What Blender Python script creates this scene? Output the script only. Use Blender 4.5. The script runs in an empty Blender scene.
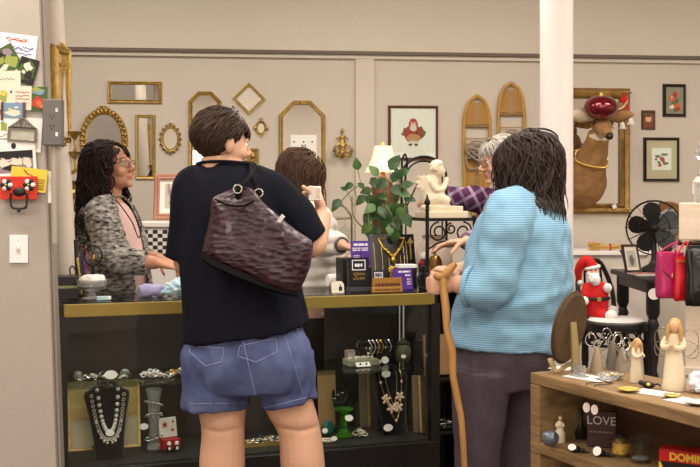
import bpy, bmesh, math, random
from mathutils import Vector, Matrix, noise
from mathutils.bvhtree import BVHTree

rnd = random.Random(11)
sc = bpy.context.scene
COL = sc.collection
PI = math.pi
FOC, CAMZ, HORZ = 1100.0, 1.42, 198.0


def V(*a):
    return Vector(a)


def P(px, py, Y):
    """world point seen at photo pixel (px, py) at distance Y"""
    return Vector(((px - 350) / FOC * Y, Y, CAMZ - (py - HORZ) / FOC * Y))


# ------------------------------------------------------------------ materials
def lin(c):
    out = []
    for v in c[:3]:
        v = v / 255.0
        out.append(v / 12.92 if v <= 0.04045 else ((v + 0.055) / 1.055) ** 2.4)
    return (out[0], out[1], out[2], 1.0)


MATS = {}


def mat(name, col, rough=0.6, metal=0.0, var=None, bump=None, trans=0.0, ior=1.45, emit=0.0,
        spec=0.5, col2=None, kind='noise', stretch=(1, 1, 1), coat=0.0, sheen=0.0, alpha=1.0, sss=0.0):
    """procedural principled material; var=(scale, contrast) mixes col and col2, bump=(scale, strength)"""
    if name in MATS:
        return MATS[name]
    m = bpy.data.materials.new(name)
    m.use_nodes = True
    nt = m.node_tree
    b = nt.nodes['Principled BSDF']
    b.inputs['Base Color'].default_value = lin(col)
    b.inputs['Roughness'].default_value = rough
    b.inputs['Metallic'].default_value = metal
    b.inputs['IOR'].default_value = ior
    b.inputs['Transmission Weight'].default_value = trans
    b.inputs['Specular IOR Level'].default_value = spec
    b.inputs['Coat Weight'].default_value = coat
    b.inputs['Sheen Weight'].default_value = sheen
    b.inputs['Alpha'].default_value = alpha
    if sss:
        b.inputs['Subsurface Weight'].default_value = sss
        b.inputs['Subsurface Radius'].default_value = (0.01, 0.004, 0.002)
    if emit:
        b.inputs['Emission Color'].default_value = lin(col)
        b.inputs['Emission Strength'].default_value = emit
    co = nt.nodes.new('ShaderNodeTexCoord')
    mp = nt.nodes.new('ShaderNodeMapping')
    mp.inputs['Scale'].default_value = stretch
    nt.links.new(co.outputs['Object'], mp.inputs['Vector'])

    def tex(scale, k):
        if k == 'voronoi':
            t = nt.nodes.new('ShaderNodeTexVoronoi')
            t.inputs['Scale'].default_value = scale
            o = t.outputs['Distance']
        elif k == 'wave':
            t = nt.nodes.new('ShaderNodeTexWave')
            t.bands_direction = 'Z'
            t.inputs['Scale'].default_value = scale
            t.inputs['Distortion'].default_value = 1.2
            t.inputs['Detail'].default_value = 1.0
            o = t.outputs['Fac']
        else:
            t = nt.nodes.new('ShaderNodeTexNoise')
            t.inputs['Scale'].default_value = scale
            t.inputs['Detail'].default_value = 5.0
            o = t.outputs['Fac']
        nt.links.new(mp.outputs['Vector'], t.inputs['Vector'])
        return o
    if var:
        o = tex(var[0], kind)
        rp = nt.nodes.new('ShaderNodeValToRGB')
        w = 0.5 * (1 - var[1])
        rp.color_ramp.elements[0].position = max(0.0, 0.5 - w)
        rp.color_ramp.elements[1].position = min(1.0, 0.5 + w + 0.001)
        rp.color_ramp.elements[0].color = lin(col)
        rp.color_ramp.elements[1].color = lin(col2 if col2 else tuple(min(255, c * 1.18) for c in col))
        nt.links.new(o, rp.inputs['Fac'])
        nt.links.new(rp.outputs['Color'], b.inputs['Base Color'])
        if emit:
            nt.links.new(rp.outputs['Color'], b.inputs['Emission Color'])
    if bump:
        o = tex(bump[0], bump[2] if len(bump) > 2 else 'noise')
        bp = nt.nodes.new('ShaderNodeBump')
        bp.inputs['Strength'].default_value = bump[1]
        bp.inputs['Distance'].default_value = 0.01
        nt.links.new(o, bp.inputs['Height'])
        nt.links.new(bp.outputs['Normal'], b.inputs['Normal'])
    MATS[name] = m
    return m


def glass_mat(name, col=(235, 240, 240), rough=0.02, mixw=0.85):
    """thin clear glass: mostly see-through with fresnel reflections"""
    if name in MATS:
        return MATS[name]
    m = bpy.data.materials.new(name)
    m.use_nodes = True
    nt = m.node_tree
    for n in list(nt.nodes):
        nt.nodes.remove(n)
    out = nt.nodes.new('ShaderNodeOutputMaterial')
    tr = nt.nodes.new('ShaderNodeBsdfTransparent')
    tr.inputs['Color'].default_value = lin(col)
    gl = nt.nodes.new('ShaderNodeBsdfGlossy')
    gl.inputs['Roughness'].default_value = rough
    lw = nt.nodes.new('ShaderNodeLayerWeight')
    pw = nt.nodes.new('ShaderNodeMath')
    pw.operation = 'POWER'
    pw.inputs[1].default_value = 4.0
    nt.links.new(lw.outputs['Facing'], pw.inputs[0])
    fr = nt.nodes.new('ShaderNodeMath')
    fr.operation = 'MULTIPLY_ADD'
    fr.inputs[1].default_value = .55
    fr.inputs[2].default_value = .025
    nt.links.new(pw.outputs[0], fr.inputs[0])
    mx = nt.nodes.new('ShaderNodeMixShader')
    nt.links.new(fr.outputs[0], mx.inputs[0])
    nt.links.new(tr.outputs[0], mx.inputs[1])
    nt.links.new(gl.outputs[0], mx.inputs[2])
    nt.links.new(mx.outputs[0], out.inputs['Surface'])
    MATS[name] = m
    return m


# ------------------------------------------------------------------ geometry
def rotz(a):
    return Matrix.Rotation(a, 3, 'Z')


def frame_from(n, up=Vector((0, 0, 1))):
    """3x3 matrix whose z axis is n"""
    z = Vector(n).normalized()
    if abs(z.dot(up)) > 0.98:
        up = Vector((0, 1, 0))
    x = up.cross(z).normalized()
    y = z.cross(x)
    return Matrix((x, y, z)).transposed()


def catmull(pts, sub):
    pts = [Vector(p) for p in pts]
    if len(pts) < 3 or sub <= 1:
        return pts
    out = []
    n = len(pts)
    for i in range(n - 1):
        p0 = pts[max(i - 1, 0)]
        p1, p2 = pts[i], pts[i + 1]
        p3 = pts[min(i + 2, n - 1)]
        for k in range(sub):
            t = k / sub
            out.append(0.5 * ((2 * p1) + (p2 - p0) * t + (2 * p0 - 5 * p1 + 4 * p2 - p3) * t * t
                              + (3 * p1 - p0 - 3 * p2 + p3) * t ** 3))
    out.append(pts[-1])
    return out


class MB:
    def __init__(self):
        self.bm = bmesh.new()
        self.mi = 0

    def use(self, i):
        self.mi = i
        return self

    def face(self, vs):
        try:
            f = self.bm.faces.new(vs)
            f.material_index = self.mi
            f.smooth = True
            return f
        except ValueError:
            return None

    def verts(self, pts):
        return [self.bm.verts.new(p) for p in pts]

    def box(self, c, s, rot=None):
        c = Vector(c)
        pts = []
        for dz in (-.5, .5):
            for dx, dy in ((-.5, -.5), (.5, -.5), (.5, .5), (-.5, .5)):
                p = Vector((dx * s[0], dy * s[1], dz * s[2]))
                pts.append(c + (rot @ p if rot else p))
        v = self.verts(pts)
        for q in ((3, 2, 1, 0), (4, 5, 6, 7), (0, 1, 5, 4), (1, 2, 6, 5), (2, 3, 7, 6), (3, 0, 4, 7)):
            self.face([v[i] for i in q])
        return self

    def loft(self, rings, cap=True, closed=False):
        rv = [self.verts(r) for r in rings]
        n = len(rv[0])
        m = len(rv)
        for i in range(m if closed else m - 1):
            a, b = rv[i], rv[(i + 1) % m]
            for j in range(n):
                self.face([a[j], a[(j + 1) % n], b[(j + 1) % n], b[j]])
        if cap and not closed:
            self.face(list(reversed(rv[0])))
            self.face(rv[-1])
        return self

    def tube(self, pts, r, seg=8, closed=False, sub=1, flat=1.0, ref=None):
        """tube along points; r is a radius or one radius per point"""
        rs = list(r) if isinstance(r, (list, tuple)) else [r] * len(pts)
        if sub > 1:
            pr = catmull([Vector((q, 0, 0)) for q in rs], sub)
            pts = catmull(pts, sub)
            rs = [max(1e-5, q.x) for q in pr]
        pts = [Vector(p) for p in pts]
        n = len(pts)
        if n < 2:
            return self
        rings = []
        up = Vector(ref) if ref is not None else None
        for i in range(n):
            if closed:
                t = pts[(i + 1) % n] - pts[i - 1]
            else:
                t = pts[min(i + 1, n - 1)] - pts[max(i - 1, 0)]
            if t.length < 1e-9:
                t = Vector((0, 0, 1))
            t.normalize()
            if up is None:
                up = Vector((0, 0, 1)) if abs(t.z) < 0.9 else Vector((1, 0, 0))
            x = (up - t * up.dot(t))
            if x.length < 1e-5:
                x = t.orthogonal()
            x.normalize()
            if ref is None:
                up = x
            y = t.cross(x)
            rings.append([pts[i] + (x * math.cos(a) * flat + y * math.sin(a)) * rs[i]
                          for a in (2 * PI * k / seg for k in range(seg))])
        return self.loft(rings, cap=True, closed=closed)

    def cyl(self, p0, p1, r0, r1=None, seg=16):
        return self.tube([p0, p1], [r0, r0 if r1 is None else r1], seg)

    def lathe(self, prof, c=(0, 0, 0), seg=24, rot=None, sq=None):
        c = Vector(c)
        rings = []
        for r, z in prof:
            r = max(r, 1e-4)
            ring = []
            for k in range(seg):
                a = 2 * PI * k / seg
                p = Vector((r * math.cos(a), r * math.sin(a) * (sq or 1), z))
                ring.append(c + (rot @ p if rot else p))
            rings.append(ring)
        return self.loft(rings, cap=True)

    def ell(self, c, r, rot=None, seg=14, rings=9):
        if not isinstance(r, (tuple, list, Vector)):
            r = (r, r, r)
        c = Vector(c)
        rr = []
        for i in range(rings + 1):
            th = PI * i / rings
            s, z = max(math.sin(th), 1e-3), -math.cos(th)
            ring = []
            for k in range(seg):
                a = 2 * PI * k / seg
                p = Vector((r[0] * s * math.cos(a), r[1] * s * math.sin(a), r[2] * z))
                ring.append(c + (rot @ p if rot else p))
            rr.append(ring)
        return self.loft(rr, cap=True)

    def prism(self, poly, d, M=None, z0=0.0):
        """polygon in local xy extruded from z0 to z0+d"""
        a = [Vector((p[0], p[1], z0)) for p in poly]
        b = [Vector((p[0], p[1], z0 + d)) for p in poly]
        if M is not None:
            a = [M @ p for p in a]
            b = [M @ p for p in b]
        va, vb = self.verts(a), self.verts(b)
        n = len(poly)
        self.face(list(reversed(va)))
        self.face(vb)
        for i in range(n):
            self.face([va[i], va[(i + 1) % n], vb[(i + 1) % n], vb[i]])
        return self

    def moulding(self, path, prof):
        """sweep a closed profile [(outward, z)] round a closed counter-clockwise 2D path, mitred"""
        n = len(path)
        rings = []
        for i in range(n):
            p0, p1, p2 = Vector(path[i - 1]), Vector(path[i]), Vector(path[(i + 1) % n])
            d1, d2 = (p1 - p0).normalized(), (p2 - p1).normalized()
            n1, n2 = Vector((d1.y, -d1.x)), Vector((d2.y, -d2.x))
            b = n1 + n2
            b = b / max(b.length_squared / 2, 0.2)
            rings.append([Vector((p1.x + b.x * q[0], p1.y + b.y * q[0], q[1])) for q in prof])
        return self.loft(rings, cap=False, closed=True)

    def xform(self, M):
        bmesh.ops.transform(self.bm, matrix=M, verts=self.bm.verts)
        return self

    def mesh(self, name):
        bmesh.ops.recalc_face_normals(self.bm, faces=self.bm.faces)
        me = bpy.data.meshes.new(name)
        self.bm.to_mesh(me)
        self.bm.free()
        return me

    def build(self, name, mats, parent=None, angle=40, bevel=0.0, loc=None):
        return link(name, self.mesh(name), mats, parent, angle, bevel, loc)


def link(name, me, mats, parent=None, angle=40, bevel=0.0, loc=None):
    if not isinstance(mats, (list, tuple)):
        mats = [mats]
    for m in mats:
        me.materials.append(m)
    if angle is not None and not bevel:
        me.set_sharp_from_angle(angle=math.radians(angle))
    o = bpy.data.objects.new(name, me)
    COL.objects.link(o)
    if parent is not None:
        o.parent = parent
    if loc is not None:
        o.location = loc
    if bevel:
        md = o.modifiers.new('Bevel', 'BEVEL')
        md.width = bevel
        md.segments = 2
        md.limit_method = 'ANGLE'
        md.angle_limit = math.radians(40)
        for p in me.polygons:
            p.use_smooth = False
    return o


def remesh(mb, voxel=0.006, iters=4, name='body'):
    """union of all shells in the builder as one continuous smooth surface"""
    me = mb.mesh(name)
    o = bpy.data.objects.new('tmp', me)
    COL.objects.link(o)
    r = o.modifiers.new('r', 'REMESH')
    r.mode = 'VOXEL'
    r.voxel_size = voxel
    r.use_smooth_shade = True
    if iters:
        s = o.modifiers.new('s', 'SMOOTH')
        s.factor = 0.5
        s.iterations = iters
    dg = bpy.context.evaluated_depsgraph_get()
    dg.update()
    out = bpy.data.meshes.new_from_object(o.evaluated_get(dg))
    bpy.data.objects.remove(o)
    bpy.data.meshes.remove(me)
    out.materials.clear()
    for p in out.polygons:
        p.use_smooth = True
    out.name = name
    return out


def append_mesh(me, mb):
    """add the builder's faces to an existing mesh"""
    tmp = mb.mesh('tmp')
    bm = bmesh.new()
    bm.from_mesh(me)
    bm.from_mesh(tmp)
    bm.to_mesh(me)
    bm.free()
    bpy.data.meshes.remove(tmp)
    return me


def displace(me, fn):
    ns = [v.normal.copy() for v in me.vertices]
    for v, n in zip(me.vertices, ns):
        v.co = v.co + n * fn(v.co, n)
    me.update()


def bvh_of(me):
    return BVHTree.FromPolygons([v.co for v in me.vertices], [list(p.vertices) for p in me.polygons])


def text_mesh(s, size, depth=0.0005, bold=0.0):
    cu = bpy.data.curves.new('txt', 'FONT')
    cu.body = s
    cu.size = size
    cu.extrude = depth
    cu.offset = bold
    cu.align_x = 'CENTER'
    cu.align_y = 'CENTER'
    cu.resolution_u = 3
    o = bpy.data.objects.new('tmp', cu)
    COL.objects.link(o)
    dg = bpy.context.evaluated_depsgraph_get()
    dg.update()
    me = bpy.data.meshes.new_from_object(o.evaluated_get(dg))
    bpy.data.objects.remove(o)
    bpy.data.curves.remove(cu)
    me.materials.clear()
    return me


# ------------------------------------------------------------------ scene objects
def tag(o, label, cat, group=None):
    o['label'] = label
    o['category'] = cat
    if group:
        o['group'] = group
    return o


def thing(name, label, cat, loc=(0, 0, 0), rot=0.0, group=None, M=None):
    o = bpy.data.objects.new(name, None)
    COL.objects.link(o)
    o.empty_display_size = 0.05
    if M is not None:
        o.matrix_world = M
    else:
        o.location = loc
        o.rotation_euler = (0, 0, rot)
    return tag(o, label, cat, group)


def copy_tree(o, parent=None):
    c = o.copy()
    COL.objects.link(c)
    if parent is not None:
        c.parent = parent
    for ch in [q for q in bpy.data.objects if q.parent == o]:
        copy_tree(ch, c)
    return c


def struct(name, mb, m, bevel=0.0, angle=40):
    o = mb.build(name, m, None, angle, bevel)
    o['kind'] = 'structure'
    return o


def M4(loc, rot3=None):
    m = (rot3.to_4x4() if rot3 is not None else Matrix.Identity(4))
    m.translation = Vector(loc)
    return m


# back wall plane Y = WA + WB * X
WA, WB = 7.4, 0.11
WN = Vector((WB, -1, 0)).normalized()
WX = Vector((1, WB, 0)).normalized()


def wall_pt(px, py, off=0.0):
    t = (px - 350) / FOC
    Y = (WA - off) / (1 - WB * t)
    return P(px, py, Y)


def wall_M(px, py, off=0.002, roll=0.0):
    """frame on the back wall: x along it, y up, z towards the room"""
    r = Matrix((WX, Vector((0, 0, 1)), WN)).transposed()
    if roll:
        r = r @ Matrix.Rotation(roll, 3, 'Z')
    return M4(wall_pt(px, py) + WN * off, r)


def wsz(px0, px1):
    """metres per photo pixel span on the back wall"""
    return (wall_pt(px1, 100) - wall_pt(px0, 100)).length
# ================================================================== people
def heading(deg):
    a = math.radians(deg)
    f = Vector((math.cos(a), math.sin(a), 0))
    return f, Vector((f.y, -f.x, 0))


def head_rot(deg, pitch=0, roll=0):
    return (rotz(math.radians(deg - 90)) @ Matrix.Rotation(math.radians(pitch), 3, 'X')
            @ Matrix.Rotation(math.radians(roll), 3, 'Y'))


def add_head(mb, C, R, k=1.0, neck=None, neck_r=0.054):
    def e(c, r):
        mb.ell(C + R @ (Vector(c) * k), Vector(r) * k, R)
    e((0, -.015, .035), (.075, .097, .085))
    e((0, .030, -.018), (.064, .064, .092))
    e((0, .030, -.066), (.055, .060, .044))
    e((0, .080, -.098), (.022, .018, .017))
    e((0, .084, .027), (.048, .014, .011))
    for s in (-1, 1):
        e((s * .041, .066, -.032), (.025, .026, .024))
        e((s * .076, -.004, -.008), (.011, .021, .033))
        e((s * .072, -.004, -.030), (.010, .012, .014))
        e((s * .011, .104, -.031), (.010, .012, .008))
        e((s * .031, .083, .0175), (.018, .009, .005))
        e((s * .031, .083, -.0055), (.016, .008, .004))
    mb.tube([C + R @ (Vector(q) * k) for q in ((0, .088, .020), (0, .106, -.005), (0, .123, -.027))],
            [.008 * k, .009 * k, .0115 * k], 8)
    e((0, .091, -.057), (.023, .011, .007))
    e((0, .089, -.069), (.020, .011, .008))
    if neck is not None:
        mb.tube([C + R @ (Vector((0, -.02, -.05)) * k), (C + R @ (Vector((0, -.03, -.11)) * k) + neck) / 2, neck],
                [neck_r, neck_r, neck_r * 1.15], 14, sub=3)


def finish_head(me, C, R, k=1.0, brow=True, thick=.0035):
    """lips, eyes and brows on the remeshed body; material slots 0 skin 1 lips 2 eye 3 iris 4 brow"""
    Ri = R.transposed()
    for p in me.polygons:
        q = (Ri @ (p.center - C)) / k
        if q.y > .088 and abs(q.x) < .023 and abs(q.z + .063) < .0105 * (1 - (q.x / .024) ** 2):
            p.material_index = 1
    mb = MB()
    for s in (-1, 1):
        mb.use(2).ell(C + R @ (Vector((s * .031, .0775, .006)) * k), .0125 * k, R, 12, 8)
        mb.use(3).ell(C + R @ (Vector((s * .031, .0870, .006)) * k), (.0055 * k, .0042 * k, .0055 * k), R, 10, 6)
        if brow:
            mb.use(4).tube([C + R @ (Vector(q) * k) for q in
                            ((s * .014, .0945, .029), (s * .032, .0885, .035), (s * .050, .0715, .029))],
                           [thick * .8 * k, thick * .9 * k, thick * .4 * k], 6, sub=3)
    return append_mesh(me, mb)


def add_hand(mb, W, d, n, side, curl=0.5, k=1.0, spread=1.0, thumb=0.5, fore=None):
    """palm, four unequal bent fingers and a thumb; d points along the hand, n out of the palm, side to the thumb"""
    d = Vector(d).normalized()
    n = (Vector(n) - d * Vector(n).dot(d)).normalized()
    s = d.cross(n).normalized()
    if s.dot(Vector(side)) < 0:
        s = -s
    W = Vector(W)
    rings = []
    for t, w, h in ((-.02, .026, .021), (.0, .028, .020), (.03, .036, .019), (.065, .041, .016), (.092, .040, .012)):
        c = W + d * t * k
        rings.append([c + (s * math.cos(a) * w + n * math.sin(a) * h) * k for a in (2 * PI * i / 14 for i in range(14))])
    mb.loft(rings)
    for i, (o, L, r) in enumerate(((.030, .070, .0090), (.0105, .079, .0092), (-.0095, .073, .0088), (-.029, .057, .0080))):
        p = W + (d * .078 + s * o * spread) * k
        ang = 0.0
        pts = [p]
        fan = s * (o * 2.2 * (spread - .6))
        for seg_, c in ((.012, 0.1), (.45 * L, .75), (.31 * L, 1.05), (.26 * L, .75)):
            ang += curl * c
            dd = (d * math.cos(ang) + n * math.sin(ang) + fan).normalized()
            p = p + dd * (seg_ if seg_ != .012 else .012) * k
            pts.append(p)
        mb.tube(pts, [r * k, r * k * 1.02, r * k, r * k * .92, r * k * .78], 8)
        mb.ell(pts[-1], r * k * .80)
    p = W + (d * .022 + s * .026) * k
    pts = [p]
    for L, (a, b, c) in ((.042, (.62, .72, .25 + thumb * .5)), (.033, (.80, .40, .3 + thumb)), (.027, (.85, .15, .3 + thumb))):
        p = p + (d * a + s * b + n * c).normalized() * L * k
        pts.append(p)
    mb.tube(pts, [.015 * k, .0115 * k, .0105 * k, .0085 * k], 8)
    mb.ell(pts[-1], .0086 * k)
    if fore is not None:
        mb.tube([fore, (Vector(fore) + W) / 2, W], [.040 * k, .036 * k, .026 * k], 14, sub=3)


def sec_rings(secs, s, Fv, Rv, Y0, inset=0.0, seg=30, ex=2.3):
    """torso rings from (px, py, half width px, half depth m[, dY[, tilt]]) in the photo's frame at distance Y0"""
    out = []
    for q in secs:
        px, py, hw, hd = q[:4]
        dY = q[4] if len(q) > 4 else 0
        tilt = q[5] if len(q) > 5 else 0
        c = P(px, py, Y0)
        c.y += dY
        hw, hd = hw / s - inset, hd - inset
        ring = []
        for i in range(seg):
            a = 2 * PI * i / seg
            ca, sa = math.cos(a), math.sin(a)
            u = math.copysign(abs(ca) ** (2 / ex), ca)
            v = math.copysign(abs(sa) ** (2 / ex), sa)
            p = c + Rv * u * hw + Fv * v * hd
            p.z += tilt * (p.x - c.x)
            ring.append(p)
        out.append(ring)
    return out


def smooth_rings(rings, sub=3):
    m = len(rings[0])
    cols = [catmull([r[i] for r in rings], sub) for i in range(m)]
    return [[c[j] for c in cols] for j in range(len(cols[0]))]


def folds(amp, fx, seed, vert=0.35):
    o = Vector((seed * 3.1, seed * 1.7, seed))

    def fn(p, n):
        q = Vector((p.x * fx, p.y * fx, p.z * fx * vert)) + o
        a = noise.noise(q)
        b = noise.noise(q * 2.3 + Vector((4, 2, 7)))
        return amp * (a + .5 * b - .3 * abs(noise.noise(q * 1.4)))
    return fn


def add_shoe(mb, ankle, Fv, k=1.0):
    a = Vector((ankle.x, ankle.y, 0))
    rings = []
    S = Vector((Fv.y, -Fv.x, 0))
    for t, w, h in ((-.075, .022, .05), (-.06, .034, .085), (-.02, .038, .10), (.05, .042, .085), (.11, .048, .06), (.16, .044, .045), (.185, .022, .03)):
        c = a + Fv * t * k
        rings.append([c + S * w * math.cos(x) + Vector((0, 0, h * (.5 + .5 * math.sin(x)))) for x in (2 * PI * i / 14 for i in range(14))])
    mb.loft(rings)


KH = .92


def hair_locks(mb, C, R, n, length, rad, er=(.079, .101, .089), ec=(0, -.015, .038), face=(.30, .42), side=.55, wave=.012,
               freq=26, colliders=(), back=.5, zmin=-.55, vary=.35, lift=.006, swirl=0.0, step=.016, seed=1, drift=None, flo=None, ears=False):
    r_ = random.Random(seed)
    er = Vector(er) * KH
    ec = Vector(ec) * KH
    Ri = R.transposed()
    made = 0
    while made < n:
        z = r_.uniform(zmin, 1)
        a = r_.uniform(0, 2 * PI)
        q = math.sqrt(1 - z * z)
        u = Vector((q * math.cos(a), q * math.sin(a), z))
        if u.y > face[0] and u.z < face[1]:
            continue
        if flo is None:
            if u.y > -.05 and u.z < -.05 and abs(u.x) < side:
                continue
            if u.y > .1 and u.z < .0:
                continue
        elif u.y > flo[1] and u.z < .3 or (u.z < flo[0] and u.y > .0):
            continue
        made += 1
        L = length * (1 + r_.uniform(-vary, vary * .3)) * ((.62 + .38 * (z + .55) / 1.55) if length > .15 else 1)
        ph = r_.uniform(0, 6.28)
        am = wave * r_.uniform(.5, 1.2)
        off = 1.0 + r_.uniform(0, .10)
        lat0 = Vector((r_.uniform(-1, 1), r_.uniform(-1, 1), 0)) * .25
        p = C + R @ (ec + Vector((u.x * er.x, u.y * er.y, u.z * er.z)) * off)
        pts = []
        s = 0.0
        sgn = 1 if u.x >= 0 else -1
        dprev = None
        while s < L:
            loc = Ri @ (p - C) - ec
            e = Vector((loc.x / er.x, loc.y / er.y, loc.z / er.z))
            nrm = (R @ Vector((e.x / er.x, e.y / er.y, e.z / er.z))).normalized()
            g = Vector((0, 0, -1)) + R @ Vector((sgn * swirl, -back if loc.z > -.03 else -back * .25, 0))
            if drift is not None:
                g += Vector(drift)
            if e.length < 1.25:
                d = g - nrm * g.dot(nrm)
                if d.length < .2:
                    d = R @ Vector((sgn * .5, -.6, 0))
            else:
                d = Vector((0, 0, -1)) + lat0 * .3 + (Vector(drift) if drift is not None else Vector())
            d.normalize()
            if dprev is not None:
                d = (d + dprev * .7).normalized()
            dprev = d
            p = p + d * step
            loc = Ri @ (p - C) - ec
            e = Vector((loc.x / er.x, loc.y / er.y, loc.z / er.z))
            if e.length < off and e.length > 1e-4:
                e = e * (off / e.length)
                p = C + R @ (ec + Vector((e.x * er.x, e.y * er.y, e.z * er.z)))
            for cc, cr in colliders:
                w = p - Vector(cc)
                e2 = Vector((w.x / cr[0], w.y / cr[1], w.z / cr[2]))
                if e2.length < 1:
                    e2 = e2 / max(e2.length, 1e-4)
                    p = Vector(cc) + Vector((e2.x * cr[0], e2.y * cr[1], e2.z * cr[2]))
            if ears:
                q_ = Ri @ (p - C) / KH
                if (V(abs(q_.x), q_.y, q_.z) - V(.080, .004, -.010)).length < .031:
                    break
            if flo is not None:
                q_ = Ri @ (p - C) / KH
                if q_.y > .045 and -.13 < q_.z < .045 and abs(q_.x) < .075 and len(pts) > 1:
                    break
            s += step
            lat = d.cross(nrm)
            if lat.length > 1e-4:
                lat.normalize()
            f = min(1.0, s / .12)
            pts.append(p + lat * math.sin(s * freq + ph) * am * f + nrm * (lift * f * math.sin(s * freq * .7 + ph * 2)))
        if len(pts) < 3:
            continue
        m = len(pts)
        w = rad * r_.uniform(.6, 1.25)
        mb.tube(pts, [w * (.35 + .65 * min(1, 4 * i / m)) * (1 - .75 * (i / (m - 1)) ** 3) for i in range(m)], 5)


def glasses(mb, C, R, k=1.0):
    """material 0 frame, 1 lens"""
    for s in (-1, 1):
        ring = [C + R @ (Vector((s * .032 + .024 * math.cos(a), .106 - .010 * abs(math.cos(a)) * (1 if s * math.cos(a) > 0 else 0), .002 + .018 * math.sin(a))) * k)
                for a in (2 * PI * i / 20 for i in range(20))]
        mb.use(0).tube(ring, .0017 * k, 6, closed=True)
        v = mb.use(1).verts(ring)
        mb.face(v)
        mb.use(0).tube([C + R @ (Vector(q) * k) for q in ((s * .056, .098, .006), (s * .073, .085, .008), (s * .080, .03, .006), (s * .084, -.012, .004))], .0018 * k, 6)
    mb.use(0).tube([C + R @ (Vector(q) * k) for q in ((-.009, .107, .004), (0, .110, .007), (.009, .107, .004))], .0017 * k, 6)


skin_fair = mat('skin_fair', (200, 154, 126), .55, var=(9, .3), col2=(208, 164, 137), sss=.06, spec=.35)
skin_tan = mat('skin_tan', (188, 134, 106), .5, var=(9, .3), col2=(198, 146, 118), sss=.06, spec=.4)
lip_m = mat('lips', (186, 108, 98), .45)
eye_w = mat('eye_white', (232, 228, 222), .2)
iris_m = mat('iris', (40, 26, 18), .15)
hair_black = mat('hair_black', (30, 23, 20), .6, var=(60, .4), col2=(50, 38, 33), spec=.15)
hair_brown = mat('hair_brown', (46, 34, 27), .55, var=(50, .4), col2=(72, 53, 41), spec=.2)
hair_mid = mat('hair_mid_brown', (58, 40, 31), .6, var=(50, .4), col2=(92, 66, 50), spec=.2)
hair_dark = mat('hair_dark_brown', (40, 31, 28), .5, var=(60, .4), col2=(62, 49, 43), spec=.25)
hair_grey = mat('hair_grey', (196, 188, 178), .5, var=(60, .4), col2=(150, 142, 134))
dark_metal = mat('dark_metal_frame', (92, 80, 72), .3, .8)
lens_m = glass_mat('lens', (240, 240, 240))
SLOTS = lambda sk, hb: [sk, lip_m, eye_w, iris_m, hb]


def rel(me, base):
    me.transform(Matrix.Translation(-base))
    return me


def person(base, label, group=None):
    return thing('person', label, 'person', base, 0, group)


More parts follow.
